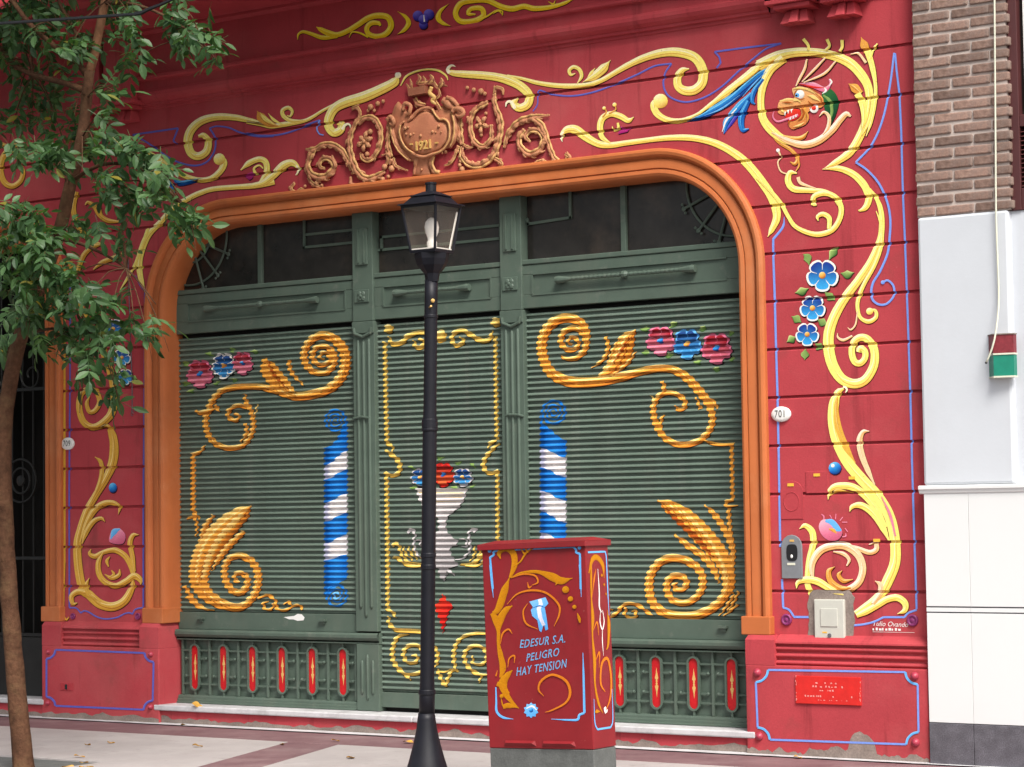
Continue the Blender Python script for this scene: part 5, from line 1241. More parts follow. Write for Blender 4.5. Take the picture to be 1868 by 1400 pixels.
rtube(mb, B_, zX('860,575 815,610 800,690 820,780 870,870 950,930 1060,975 1180,945 1290,900 1360,800 1375,690 1360,590 1310,545 1260,550 1215,500 1170,430 1100,420 1020,450 960,520 900,570'), '9 10 11 12 12 12 12 12 12 12 12 12 12 12 12 12 12 12 10', .1, Y=-.052)
rtube(mb, B_, zX('690,540 720,580 730,700 770,820 840,920 930,1020'), '24 22 20 20 18 10', .1, Y=-.03); rtube(mb, B_, zX('1400,470 1430,540 1445,650 1430,770 1385,870'), '18 20 22 20 10', .1, Y=-.03)
rtube(mb, B_, zX('660,560 700,520 740,560 730,610 690,600'), '16 18 18 16 10', .1, Y=-.05); rtube(mb, B_, zX('840,450 870,370 930,400 920,480 880,490'), '14 16 16 16 12', .1, Y=-.05)
rtube(mb, B_, zX('1400,470 1440,430 1510,440 1530,490 1480,520 1440,490'), '16 18 20 18 14 8', .1, Y=-.05); rtube(mb, B_, zX('1300,330 1370,380 1430,430'), '26 30 24', .1, Y=-.035); rtube(mb, B_, zX('1340,300 1410,330 1470,400'), '16 18 16', .1, Y=-.05)
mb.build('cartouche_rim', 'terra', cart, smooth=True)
mb = MB(); rtube(mb, B_, zX('815,612 803,690 822,780 872,868 950,928'), '5 6 6 6 5', .05, Y=-.066); rtube(mb, B_, zX('1170,432 1215,502 1262,552 1310,547 1358,592 1373,690 1358,800 1290,898 1185,943'), '5 6 6 6 6 6 6 6 5', .05, Y=-.066)
rtube(mb, B_, zX('1385,470 1415,540 1428,650 1414,770 1375,865'), '6 8 9 8 5', .05, Y=-.047); rtube(mb, B_, zX('700,620 722,760 785,900 900,1010'), '6 7 7 5', .05, Y=-.047); rtube(mb, B_, zX('1195,965 1180,1060 1215,1140 1262,1150'), '10 10 11 14', .05, Y=-.03)
mb.build('ochre_edge', 'gilt', cart, smooth=True)
mb = MB(); dome(mb, B_, zX('860,590 830,690 850,790 900,860 970,915 1070,950 1170,925 1270,880 1335,790 1345,690 1335,610 1290,580 1240,570 1190,500 1110,455 1030,490 960,560 900,595'), .016, Y=-.05, rim=.002)
for s, r in (('870,650', 14), ('900,640', 10), ('880,715', 10), ('930,725', 12), ('965,710', 8), ('1250,625', 12), ('1180,690', 12), ('1215,695', 8), ('1045,735', 13), ('1275,690', 7)):
    x, y = pl(zX(s))[0]; rball(mb, B_, x, y, r, -.068)
mb.build('cartouche_field', 'terra', cart, smooth=True)
mb = MB()
rtube(mb, B_, zX('1010,960 1000,1050 975,1180'), '26 22 14', .05); rtube(mb, B_, zX('1180,960 1170,1060 1200,1140 1260,1160'), '24 22 22 22', .05); dome(mb, B_, zX('980,970 1170,970 1150,1100 1170,1190 960,1190 1000,1080'), .018, rim=.010)
x, y = pl(zX('1055,1120'))[0]; rball(mb, B_, x, y, 10, -.03)
mb.build('cartouche_foot', 'terra', cart, smooth=True)
# crown
mb = MB(); q = [P(*zp(B_, *a), 0) for a in pl(zX('960,215 1150,180 1160,265 970,300'))]
mb.prism([(v.x, v.z) for v in q], -.07, -.005)
for s, r in (('880,150 920,200 950,260', '8 14 10'), ('920,90 940,150 945,200', '6 14 10'), ('1010,40 1040,90 1010,140', '6 16 12'), ('1070,60 1100,120 1080,170', '8 16 12'), ('1150,50 1180,90 1130,150', '10 18 14'), ('1130,140 1200,140 1240,190 1290,150', '14 16 16 8'), ('1270,80 1290,140 1240,200', '8 22 14'), ('1290,160 1345,170', '12 6'),
             ('1000,130 1060,150 1130,130', '14 18 14'), ('1250,210 1260,280 1210,330 1250,400 1270,450', '12 14 14 16 20'), ('980,310 1020,370 1100,390', '18 22 16')):
    rtube(mb, B_, zX(s), r, .2, Y=-.03)
mb.build('crown', 'terra', cart)
mb = MB(); rtube(mb, B_, zX('1170,180 1150,250 1200,300 1175,340 1220,380'), '15 17 17 15 8', .08, Y=-.065); mb.build('painted_ribbon', M['goldp'], cart, smooth=True)
mb = MB()
for s, r in (('265,430 320,410 355,450 360,520', '14 16 16 14'), ('360,520 290,640 250,780 260,920 300,1060 370,1180 460,1225 560,1190 640,1140', '18 22 26 26 28 28 28 26 14'), ('340,600 420,530 520,540 590,640 600,780 570,900 480,1010 400,1000 360,930', '18 22 24 24 24 22 20 18 10')):
    rtube(mb, B_, zX(s), r, .3)
for s, r in (('440,945', 20), ('475,690', 22), ('480,410', 24), ('450,450', 14), ('520,450', 14), ('560,370', 20), ('620,345', 16)):
    x, y = pl(zX(s))[0]; rball(mb, B_, x, y, r)
rflower(mb, B_, *pl(zX('430,805'))[0], 62)
rtube(mb, B_, zX('250,1200 255,1280 300,1290'), '12 16 10', .1); rball(mb, B_, *pl(zX('270,1160'))[0], 12)
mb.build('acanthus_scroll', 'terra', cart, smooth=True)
mb = MB()
for s, r in (('690,560 690,680 680,790 690,880 720,980', '18 22 20 22 20'), ('660,900 680,1000 650,1080', '14 16 10'), ('730,990 770,1080 900,1130', '16 14 6'), ('600,960 660,940', '8 8'), ('720,1000 690,1060', '18 14'), ('1500,540 1500,640 1510,760 1520,840', '22 24 26 18'), ('1520,830 1590,870 1640,860', '12 12 8'), ('1480,850 1440,950 1390,1040 1310,1075', '16 14 14 6'), ('1490,960 1510,1040', '16 12')):
    rtube(mb, B_, zX(s), r, .35)
for s, r in (('640,1090', 24), ('720,1110', 26), ('690,950', 20), ('615,1230', 20), ('680,1200', 16), ('1520,1120', 24), ('1490,1070', 16), ('1580,530', 14), ('1330,920', 14), ('1290,930', 10)):
    x, y = pl(zX(s))[0]; rball(mb, B_, x, y, r)
mb.build('leaf_drop', 'terra', cart, smooth=True)
mb = MB()
rtube(mb, B_, '405,1018 455,1022 540,985 620,1000 680,1060 715,1160', '10 22 24 24 24 16', .3); rtube(mb, B_, '470,1020 432,1090 432,1165 495,1208 565,1190 602,1125 560,1082 512,1095 505,1140 535,1150', '22 26 28 28 28 26 22 22 18 10', .3)
rtube(mb, B_, '415,1180 450,1250 530,1285', '12 16 10', .3); rtube(mb, B_, '330,1248 305,1285 340,1315 375,1290 400,1300', '14 16 16 14 6', .3); rball(mb, B_, 480, 1250, 20); rball(mb, B_, 515, 1265, 14); rball(mb, B_, 400, 1270, 14)
mb.build('acanthus_scroll', 'terra', cart, smooth=True)
mb = MB()
for s, r in (('1690,640 1700,600 1745,610 1750,648', '12 14 14 10'), ('1690,640 1698,720 1738,830 1728,950 1690,1055 1620,1122 1540,1130 1478,1080 1462,1000', '16 22 26 26 26 26 26 24 12'), ('1645,700 1560,755 1530,850 1552,955 1610,1000 1668,950 1668,850', '18 22 22 22 20 20 12'), ('1690,1080 1742,1115 1722,1145', '16 16 10')):
    rtube(mb, B_, s, r, .3)
rflower(mb, B_, 1610, 852, 56, 5, .9)
for x, y, r in ((1632, 775, 14), (1600, 922, 14), (1505, 600, 15), (1550, 615, 18), (1600, 625, 24), (1625, 640, 16)): rball(mb, B_, x, y, r)
mb.build('acanthus_scroll', 'terra', cart, smooth=True)
mb = MB()
rtube(mb, C_, '75,1010 110,905 180,832 270,802 385,785', '12 22 26 26 6', .3); rtube(mb, C_, '270,805 340,860 380,975 420,1075 475,1112 520,1072 490,1050', '20 24 22 22 20 20 10', .3)
rtube(mb, C_, '215,885 182,940 195,1005 255,1050 320,1020 345,945 310,895 255,895 225,935 255,970', '18 24 24 26 24 24 22 20 18 8', .3); rtube(mb, C_, '270,1130 330,1100 380,1112', '14 16 8', .3); rball(mb, C_, 340, 1095, 16); rball(mb, C_, 290, 1110, 12)
mb.build('acanthus_scroll', 'terra', cart, smooth=True)

GILT.build('ochre_edge', 'gilt', cart, smooth=True)

# ================================================================ LETTERING
def text_mesh(txt, size, shear=0, bold=0, extrude=.0, spacing=1.0):
    cu = bpy.data.curves.new('t', 'FONT'); cu.body = txt; cu.size = size; cu.shear = shear; cu.offset = bold; cu.extrude = extrude; cu.align_x = 'CENTER'; cu.align_y = 'CENTER'; cu.space_character = spacing; cu.resolution_u = 3
    o = bpy.data.objects.new('t', cu); COL.objects.link(o); dg = bpy.context.evaluated_depsgraph_get(); me = bpy.data.meshes.new_from_object(o.evaluated_get(dg)); me = me.copy()
    vs = [tuple(v.co) for v in me.vertices]; fs = [tuple(p.vertices) for p in me.polygons]
    bpy.data.objects.remove(o); bpy.data.curves.remove(cu); return vs, fs
def lettering(name, txt, size, x, y, z, mt, parent, shear=0, bold=0, extrude=0, spacing=1, rot=0, xs=1.0, local=False, side=False):
    vs, fs = text_mesh(txt, size, shear, bold, extrude, spacing)
    c, s = math.cos(rot), math.sin(rot); out_ = []
    for a, b, d in vs:
        a *= xs; u, v = a * c - b * s, a * s + b * c
        out_.append((x + u, y - d, z + v))
    return raw(name, out_, fs, mt, parent, local=local)
q = P(*zx(1075, 845), -.07)
lettering('raised_numerals', '1921', .085, q.x, -.073, q.z, M['goldp'], cart, extrude=.006, bold=.0022, rot=R(2), xs=.9)
mb = MB()
for s in ('935,830', '1222,815'):
    v = P(*zx(*pl(s)[0]), -.07); mb.box(v.x - .012, v.x + .012, -.076, -.066, v.z - .005, v.z + .005)
mb.build('raised_dash', M['goldp'], cart)
# signature at the foot of the right pier
q = P(*zp(V_, 955, 440), 0); lettering('painted_signature', 'Tulio Ovando', .042, q.x, -.0022, q.z + .012, 'enamel', bld, shear=.3, rot=R(-1))
mb = MB()
for k in range(9): mb.box(q.x - .115 + k * .021, q.x - .115 + k * .021 + .009 + .004 * (k % 3), -.0026, -.0018, q.z - .026, q.z - .014 + .004 * (k % 2))
mb.box(q.x - .115, q.x + .16, -.0025, -.0018, q.z - .036, q.z - .034); mb.build('painted_signature', 'enamel', bld)

# ================================================================ THINGS FIXED TO THE PIERS
def plate(x, z, txt, label):
    t = thing('house_number_plate', label, 'number plate', (x, 0, z), 'oval enamel house numbers')
    mb = MB(); n = 28; a, b = .068, .048
    ring = lambda k, y: [(x + a * k * math.cos(2 * math.pi * i / n), y, z + b * k * math.sin(2 * math.pi * i / n)) for i in range(n)]
    vs = ring(1, -.002) + ring(1, -.010) + ring(.93, -.016) + ring(.6, -.019); fs = [(r * n + i, (r + 1) * n + i, (r + 1) * n + (i + 1) % n, r * n + (i + 1) % n) for r in range(3) for i in range(n)] + [tuple(range(3 * n, 4 * n))]
    mb.add(vs, fs); mb.build('plate', 'enamel', t, smooth=True)
    lettering('numerals', txt, .064, x, -.0205, z, 'black', t, bold=.0, xs=.78, spacing=1.1)
plate(-6.787, 2.102, '701', 'white oval plate with number 701 on the right pier'); plate(-12.955, 2.100, '709', 'white oval plate with number 709 beside the dark left doorway')
# steel-grey valve box with a round top
t = thing('valve_box', 'grey round-topped box with a black window low on the right pier', 'utility box', (-6.73, 0, 1.2))
def tomb(xc, hw, z0, z1, k=8, r=None):
    r = r or hw; return [(xc - hw, z0), (xc + hw, z0)] + [(xc + hw * math.cos(math.pi * j / k), z1 - r + r * math.sin(math.pi * j / k)) for j in range(k + 1)]
mb = MB(); mb.prism(tomb(-6.732, .071, 1.086, 1.355), -.014, .0); mb.build('box_body', 'grey', t, bevel=.003)
mb = MB(); o1 = [(-6.728 + .038 * math.copysign(abs(math.cos(a)) ** .6, math.cos(a)), 1.245 + .052 * math.copysign(abs(math.sin(a)) ** .6, math.sin(a))) for a in [2 * math.pi * i / 20 for i in range(20)]]
mb.prism(o1, -.0165, -.013); mb.build('window', 'black', t)
mb = MB(); mb.ball((-6.730, -.017, 1.222), .009, .005, 8, rz=.012); mb.build('lock', 'enamel', t)
mb = MB(); mb.box(-6.742, -6.712, -.0166, -.013, 1.312, 1.325); mb.build('yellow_tag', M['goldp'], t)
mb = MB(); mb.box(-6.762, -6.708, -.0166, -.013, 1.168, 1.182); mb.build('worn_label', 'cream', t)
# red-painted covers flush in the wall, each with a yellow tag
def cover(px0, py0, px1, py1, shape, tagp, label):
    a, b = P(*zp(N_, px0, py1), 0), P(*zp(N_, px1, py0), 0)
    t = thing('meter_cover', label, 'meter cover', ((a.x + b.x) / 2, 0, a.z), 'red meter covers flush in the right pier')
    mb = MB(); hw = (b.x - a.x) / 2; xc = (a.x + b.x) / 2
    mb.prism(tomb(xc, hw, a.z, b.z, r=min(hw, .06)) if shape else [(a.x, a.z), (b.x, a.z), (b.x, b.z), (a.x, b.z)], -.005, .0); o = mb.build('cover_plate', 'red', t, bevel=.003)
    if shape:
        mb = MB(); n = 24; r = hw * .68; mb.tube([(xc + r * math.cos(2 * math.pi * k / n), -.0055, (a.z + b.z) / 2 - .01 + r * 1.1 * math.sin(2 * math.pi * k / n)) for k in range(n + 1)], .0025, 5); mb.build('raised_ring', 'red', t)
    v = P(*zp(N_, *tagp), 0); mb = MB(); mb.box(v.x - .021, v.x + .021, -.0085, -.0048, v.z - .009, v.z + .009); mb.build('yellow_tag', M['goldy'], t)
M['goldy'] = mat('yellow_tag_paint', (.78, .46, .05), .5, var=.08)
cover(212, 660, 360, 925, 1, (280, 690), 'red round-topped meter cover just right of the orange arch')
cover(385, 595, 530, 748, 0, (458, 623), 'red meter cover with yellow tag under the blue painted ball')
v = P(*zp(N_, 697, 643), 0); mb = MB(); mb.box(v.x - .021, v.x + .021, -.006, 0, v.z - .009, v.z + .009); tag(mb.build('yellow_tag', M['goldy'], org=(v.x, 0, v.z)), 'small yellow tag right of the blue painted ball', 'tag')
v = P(*zp(N_, 865, 1068), 0); mb = MB(); mb.box(v.x - .021, v.x + .021, -.006, 0, v.z - .009, v.z + .009); tag(mb.build('yellow_tag', M['goldy'], org=(v.x, 0, v.z)), 'small yellow tag above the pink painted ring of scrolls', 'tag')
# pale meter box set in a scar of bare cement
t = thing('meter_box', 'pale grey meter box set in bare cement on the right pier', 'meter box', (-6.475, 0, .71))
mb = MB(); pts = []
for i in range(40):
    a = 2 * math.pi * i / 40; ca, sa = math.cos(a), math.sin(a); k = 1 / max(abs(ca) / .155, abs(sa) / .165); k = min(k, .20) * (1 + .10 * noise.noise((i * .6, 3, 1)) + .05 * noise.noise((i * 2.1, 8, 1)))
    pts.append((-6.475 + ca * k, .855 + sa * k * .98))
pts = [(x, max(z, .735)) for x, z in pts]
mb.add([(x, -.004, z) for x, z in pts] + [(-6.475, -.005, .855)], [(i, (i + 1) % 40, 40) for i in range(40)]); mb.add([(x, -.004, z) for x, z in pts] + [(x, .022, z) for x, z in pts], [(40 + i, i, (i + 1) % 40, 40 + (i + 1) % 40) for i in range(40)])
mb.build('cement_scar', 'cement', t)
mb = MB(); mb.box(-6.580, -6.378, -.026, .01, .716, .960); mb.build('box_body', 'beige', t, bevel=.006)
mb = MB(); mb.box(-6.535, -6.420, -.031, -.026, .795, .905); o = mb.build('raised_panel', 'beige', t, bevel=.004)
mb = MB(); mb.lathe((-6.476, .742), -.026, [(.012, .0), (.012, -.008), (.006, -.009), (.001, -.007)], 12, axis='y'); mb.build('lock', 'granite', t)
mb = MB(); mb.box(-6.525, -6.495, -.0275, -.0262, .755, .764); mb.build('yellow_tag', M['goldy'], t)
# bright red plaque on the right plinth
M['palered'] = mat('worn_white_print', (.72, .30, .27), .5, var=.3, vscale=60)
t = thing('red_plaque', 'bright red plaque with worn white print on the right plinth', 'plaque', (-6.465, -.08, .41))
mb = MB(); mb.box(-6.685, -6.245, -.092, -.0802, .328, .497); mb.build('plate', 'plaque', t, bevel=.003)
mb = MB()
rng = random.Random(3)
for (zz, a, b, h, pr) in ((.452, -6.60, -6.36, .011, .5), (.430, -6.57, -6.37, .013, .55), (.408, -6.52, -6.42, .012, .7), (.372, -6.62, -6.30, .012, .6), (.352, -6.60, -6.30, .005, .5)):
    x = a
    while x < b:
        wd = rng.uniform(.006, .016)
        if rng.random() < pr:
            hh = h * rng.uniform(.5, 1); sk = rng.uniform(-.003, .004); mb.add([(x, -.0926, zz), (x + wd, -.0926, zz + sk * .5), (x + wd * rng.uniform(.6, 1), -.0926, zz + hh), (x + sk, -.0926, zz + hh * .9)], [(0, 1, 2, 3)])
        x += wd + rng.uniform(.002, .012)
mb.build('worn_print', M['palered'], t, split=False, kind='stuff')
mb = MB()
for k in range(16):
    s_ = rng.random(); x, z = ((-6.683 + rng.uniform(0, .006) if k % 2 else -6.25 + rng.uniform(-.004, .002)), .33 + .16 * s_); mb.box(x, x + .003, -.0927, -.0915, z, z + rng.uniform(.004, .015))
mb.build('chipped_edge', M['palered'], t, split=False, kind='stuff')
# small drain grating in the left plinth
t = thing('vent_grille', 'small red vent grille with a dark hole low on the left plinth', 'vent', (-12.80, -.08, .31)); q = P(122, 1253, -.08)
mb = MB(); mb.box(q.x - .07, q.x + .07, -.084, -.0802, q.z - .03, q.z + .03); mb.build('vent_frame', 'red', t, bevel=.002)
for k in range(7):
    mb = MB(); mb.box(q.x - .058 + k * .017, q.x - .052 + k * .017, -.089, -.0842, q.z - .024, q.z + .024); mb.build('vent_bar', 'red', t)
mb = MB(); mb.box(q.x - .012, q.x + .014, -.0895, -.084, q.z - .02, q.z + .018); mb.build('vent_hole', 'black', t)
# thin cord hanging down the left pier
t = thing('hanging_cord', 'thin dark cord hanging down the left pier among the leaves', 'cord', (-12.28, -.01, 2.5))
mb = MB(); pts = [P(*zp(E_, x, y), -.012) for x, y in ((872, 410), (876, 600), (884, 850), (893, 1100), (900, 1330), (900, 1480), (898, 1500))]; mb.tube(pts, .004, 6); mb.build('cord', 'granite', t)
mb = MB(); c = P(*zp(J_, 902, 208), -.012); mb.tube([(c.x + .012 * math.cos(R(30 * k)), -.014, c.z + .012 * math.sin(R(30 * k))) for k in range(11)], .003, 5); a, b = P(*zp(J_, 895, 190), -.012), P(*zp(J_, 950, 182), -.012); mb.tube([a, b], .003, 5); mb.build('hook', 'granite', t)

# ================================================================ NEIGHBOURING BUILDING
nb = thing('neighbouring_building', 'building with brown brick above and white tiled wall below', 'building', (-5.5, 0, 0))
NX0 = -5.806
mb = MB(); mb.box(NX0, -5.222, -.078, .9, 3.238, 6.6); mb.build('mortar_bed', 'mortar', nb)
rows = int((5.3 - 3.24) / .0685)
BL = [(.232, .052), (.238, .054), (.228, .050)]
protos = []
def brick_mesh(L_, H, seed):
    bm = bmesh.new(); bmesh.ops.create_cube(bm, size=1)
    bmesh.ops.scale(bm, vec=(L_, .05, H), verts=bm.verts)
    bmesh.ops.bevel(bm, geom=bm.edges[:], offset=.008, segments=2, affect='EDGES', profile=.6)
    for v in bm.verts: v.co += Vector((noise.noise((v.co.x * 14, v.co.z * 20, seed)), noise.noise((v.co.x * 14, v.co.z * 20, seed + 9)) * .7, noise.noise((v.co.x * 12, seed, v.co.z * 12)))) * .004
    me = bpy.data.meshes.new('brick'); bm.to_mesh(me); bm.free(); me.materials.append(M['brick']); return me
full = [brick_mesh(.234, .051, s) for s in (1, 5, 9)]; half = [brick_mesh(.110, .051, s) for s in (2, 7)]; endb = [brick_mesh(.165, .054, s) for s in (3, 8)]
rng = random.Random(11)
for r in range(rows):
    z = 3.268 + r * .0685
    lay = [('h', -5.752), ('f', -5.566), ('f', -5.318)] if r % 2 == 0 else [('f', -5.690), ('f', -5.442), ('h', -5.262)]
    for kind, x in lay:
        me = rng.choice(full if kind == 'f' else half); o = bpy.data.objects.new('brick', me); COL.objects.link(o); o.parent = nb
        o.location = (x + 5.5 + rng.uniform(-.004, .004), -.0625 + rng.uniform(-.004, .003), z + rng.uniform(-.0025, .0025)); o.rotation_euler = (rng.uniform(-.02, .02), rng.uniform(-.012, .012), rng.uniform(-.012, .012))
# brown window frame with louvre at the right
mb = MB(); mb.box(-5.221, -5.16, -.060, .3, 3.232, 6.6); mb.box(-5.16, 6.0, -.055, .1, 3.72, 3.79); mb.box(-5.16, 6.0, -.055, .1, 3.232, 3.36); mb.build('window_frame', 'brown', nb, bevel=.004)
mb = MB(); mb.box(-5.16, 6.0, .0, .05, 3.79, 6.0); mb.build('pane', 'glass', nb)
mb = MB(); mb.box(-5.132, -5.126, -.03, .0, 3.84, 6.0); mb.build('glazing_strip', 'lightin', nb)
mb = MB(); mb.box(-5.16, 6.0, .02, .05, 3.36, 3.72); mb.build('louvre_back', 'dark', nb)
me = None
for k in range(13):
    z = 3.37 + k * .0265
    if me is None: mb = MB(); mb.add([(x + 5.5 + 0, y, zz) for x in (-5.158, 6.0) for y, zz in ((-.05, 0), (-.046, .004), (.015, .024), (.011, .020))], [(0, 4, 5, 1), (1, 5, 6, 2), (2, 6, 7, 3), (3, 7, 4, 0)]); me = raw('louvre_slat', mb.v, mb.f, 'brown', nb, local=True); o = me
    else: o = me.copy(); COL.objects.link(o); o.parent = nb
    o.location = (0, 0, z)
mb = MB(); mb.box(-5.22, 6.0, .3, .9, 3.23, 6.6); mb.build('rear_wall', 'white', nb)
# white plaster pier, ledge, tiles, granite foot
mb = MB(); mb.box(NX0, -5.232, -.090, .5, 1.640, 3.237); mb.build('white_pier', 'white', nb, bevel=.018)
mb = MB(); mb.box(-5.26, 6.0, -.045, .5, 1.640, 3.231); mb.build('white_recess', 'white', nb)
mb = MB(); mb.extrude_x([(.2, 1.642), (-.104, 1.640), (-.118, 1.634), (-.118, 1.618), (-.110, 1.612), (-.106, 1.596), (-.098, 1.590)], NX0 - .022, 6.0); mb.add([(NX0 - .022, y, z) for y, z in ((.0, 1.642), (-.104, 1.640), (-.118, 1.634), (-.118, 1.618), (-.110, 1.612), (.0, 1.612))], [(0, 1, 2, 3, 4, 5)]); mb.build('ledge', 'tile', nb)
mb = MB(); mb.box(NX0 + .003, 6.0, -.088, .5, -.05, 1.595); mb.build('tile_bed', 'granite', nb)
xj = [NX0 + .004, -5.522] + [-4.92 + .6 * k for k in range(19)]
for a, b in zip(xj, xj[1:]):
    for z0, z1 in ((.249, .889), (.929, 1.590)):
        mb = MB(); mb.box(a + .0009, b - .0009, -.099, -.088, z0, z1); mb.build('white_tile', 'tile', nb, bevel=.0015)
    mb = MB(); mb.box(a + .0012, b - .0012, -.100, -.088, .897, .921); mb.build('tile_band', 'tile', nb)
    mb = MB(); mb.box(a + .0015, b - .0015, -.104, -.088, .0, .245); mb.build('granite_slab', 'granite', nb, bevel=.003)
# cable and box on the white wall
t = thing('wall_cable', 'loose cream cable hanging down the brick and white wall', 'cable', (-5.33, -.11, 2.3))
cp = [P(x, y, -.112 if y < 570 else (-.14 if y < 600 else -.172)) for x, y in ((1814, -20), (1815, 120), (1816, 260), (1817, 390), (1820, 480), (1822, 540), (1820, 580), (1814, 620), (1806, 646), (1799, 662))]
pth = spline([(v.x, v.y, v.z) for v in cp], [1] * len(cp), .05); mb = MB(); mb.tube([q[0] for q in pth], .0058, 7); mb.build('cable', 'cream', t, smooth=True)
mb = MB(); mb.ball(cp[-1], .008, n=8); mb.build('cut_end', 'black', t)
t = thing('wall_light_box', 'wedge-shaped box, dark red above and green below, on the white wall', 'wall box', (-5.30, -.09, 2.25))
def wedge(z0, z1, g, mt, name):
    mb = MB(); xa, xb, xm = -5.372 - g, -5.20 + g, -5.318; ya, ym = -.091, -.155 - g
    mb.add([(xa, ya, z0), (xm, ym, z0), (xb, ym + .02, z0), (xb, ya, z0), (xa, ya, z1), (xm, ym, z1), (xb, ym + .02, z1), (xb, ya, z1)], [(3, 2, 1, 0), (4, 5, 6, 7), (0, 1, 5, 4), (1, 2, 6, 5), (2, 3, 7, 6), (3, 0, 4, 7)]); return mb.build(name, mt, t)
wedge(2.398, 2.505, 0, 'boxred', 'red_half'); wedge(2.388, 2.3975, .004, 'cream', 'divider'); wedge(2.266, 2.3875, 0, 'teal', 'green_half'); wedge(2.256, 2.2655, .004, 'cream', 'bottom_edge'); wedge(2.5055, 2.512, .005, 'cement', 'top_edge')

# ================================================================ LAMP POST
LXP, LYP = -7.69, -2.5
t = thing('street_lamp', 'black lamp post with square glass lantern in front of the shutters', 'street lamp', (LXP, LYP, 0))
ftop = Vector((-7.628, LYP, 2.853))
mb = MB(); n = 28
prof = [(.155, 0), (.155, .03), (.128, .06), (.120, .10), (.098, .17), (.076, .25), (.058, .33), (.050, .39), (.046, .42)]
mb.lathe(LXP - .014, LYP, prof, 24); mb.build('flared_foot', 'navy', t, smooth=True)
def polex(z): return LXP - .012 + (z - .4) * (-7.629 + 7.702) / 2.45 * .95
mb = MB(); zz = [.41 + .1 * k for k in range(25)]; mb.tube([(polex(z), LYP, z) for z in zz], [(.0395 if z < 2.02 else .036) if z > .53 else .043 for z in zz], 20); mb.build('pole', 'navy', t, smooth=True)
for z0, z1, r in ((.525, .545, .048), (1.212, 1.232, .0425), (1.278, 1.296, .0425), (1.975, 1.985, .046), (1.99, 2.035, .0445), (2.60, 2.612, .040)):
    mb = MB(); mb.lathe(polex(z0), LYP, [(r * .94, z0 - .004), (r, z0), (r, z1), (r * .94, z1 + .004)], 20); mb.build('pole_ring', 'navy', t, smooth=False)
def frus(mb, cx, cy, a0, z0, a1, z1): 
    mb.add([(cx - a0, cy - a0, z0), (cx + a0, cy - a0, z0), (cx + a0, cy + a0, z0), (cx - a0, cy + a0, z0), (cx - a1, cy - a1, z1), (cx + a1, cy - a1, z1), (cx + a1, cy + a1, z1), (cx - a1, cy + a1, z1)], [(0, 3, 2, 1), (4, 5, 6, 7), (0, 1, 5, 4), (1, 2, 6, 5), (2, 3, 7, 6), (3, 0, 4, 7)])
lx, ly = -7.628, LYP
mb = MB(); mb.lathe(lx, ly, [(.036, 2.80), (.044, 2.845), (.060, 2.862), (.082, 2.89), (.094, 2.925), (.097, 2.955)], 8); mb.build('lantern_cup', 'navy', t)
mb = MB(); frus(mb, lx, ly, .086, 2.955, .090, 2.974); fr = mb.build('lantern_frame', 'navy', t, bevel=.002)
a0, a1, z0, z1 = .084, .116, 2.974, 3.215
mb = MB()
for sx, sy in ((1, 1), (1, -1), (-1, 1), (-1, -1)): mb.tube([(lx + sx * a0, ly + sy * a0, z0), (lx + sx * a1, ly + sy * a1, z1)], .0085, 6)
frus(mb, lx, ly, a1 + .004, 3.208, a1 + .006, 3.222); mb.build('corner_bar', 'navy', t)
for sx, sy in ((0, -1), (1, 0), (0, 1), (-1, 0)):
    mb = MB(); px_, py_ = (1, 0) if sx == 0 else (0, 1); i0, i1 = a0 - .004, a1 - .004
    mb.add([(lx + sx * i0 - px_ * i0, ly + sy * i0 - py_ * i0, z0), (lx + sx * i0 + px_ * i0, ly + sy * i0 + py_ * i0, z0), (lx + sx * i1 + px_ * i1, ly + sy * i1 + py_ * i1, z1), (lx + sx * i1 - px_ * i1, ly + sy * i1 - py_ * i1, z1)], [(0, 1, 2, 3)])
    mb.build('lantern_pane', 'pane', t)
mb = MB(); mb.box(lx - .080, lx + .080, ly - .080, ly + .080, 2.975, 2.982); mb.build('lantern_floor', 'lightin', t)
mb = MB(); mb.tube([(lx + a0 - .014, ly + a0 - .012, 2.983), (lx + a1 - .014, ly + a1 - .012, 3.19)], .0055, 5); mb.build('inner_strip', 'lightin', t)
mb = MB(); frus(mb, lx, ly, .138, 3.222, .132, 3.230); frus(mb, lx, ly, .112, 3.2302, .078, 3.272); mb.build('lantern_roof', 'navy', t, bevel=.002)
mb = MB(); frus(mb, lx, ly, .088, 3.2722, .083, 3.279); frus(mb, lx, ly, .078, 3.2792, .030, 3.302); mb.build('roof_tier', 'navy', t, bevel=.002)
mb = MB(); mb.lathe(lx, ly, [(.030, 3.302), (.030, 3.340), (.034, 3.343), (.034, 3.352), (.012, 3.356)], 12); mb.build('roof_cap', 'navy', t)
mb = MB(); mb.lathe(lx + .002, ly, [(.022, 2.982), (.028, 3.0), (.029, 3.02), (.023, 3.03), (.025, 3.045), (.037, 3.075), (.041, 3.103), (.035, 3.132), (.019, 3.152), (.002, 3.160)], 18); mb.build('bulb', 'bulb', t, smooth=True)
mb = MB(); mb.ball((-7.600, ly - .034, 2.69), .012, n=8); mb.tube([(-7.625, ly - .03, 2.655), (-7.60, ly - .05, 2.66)], .006, 6); mb.build('clamp_screw', M['goldp'], t)

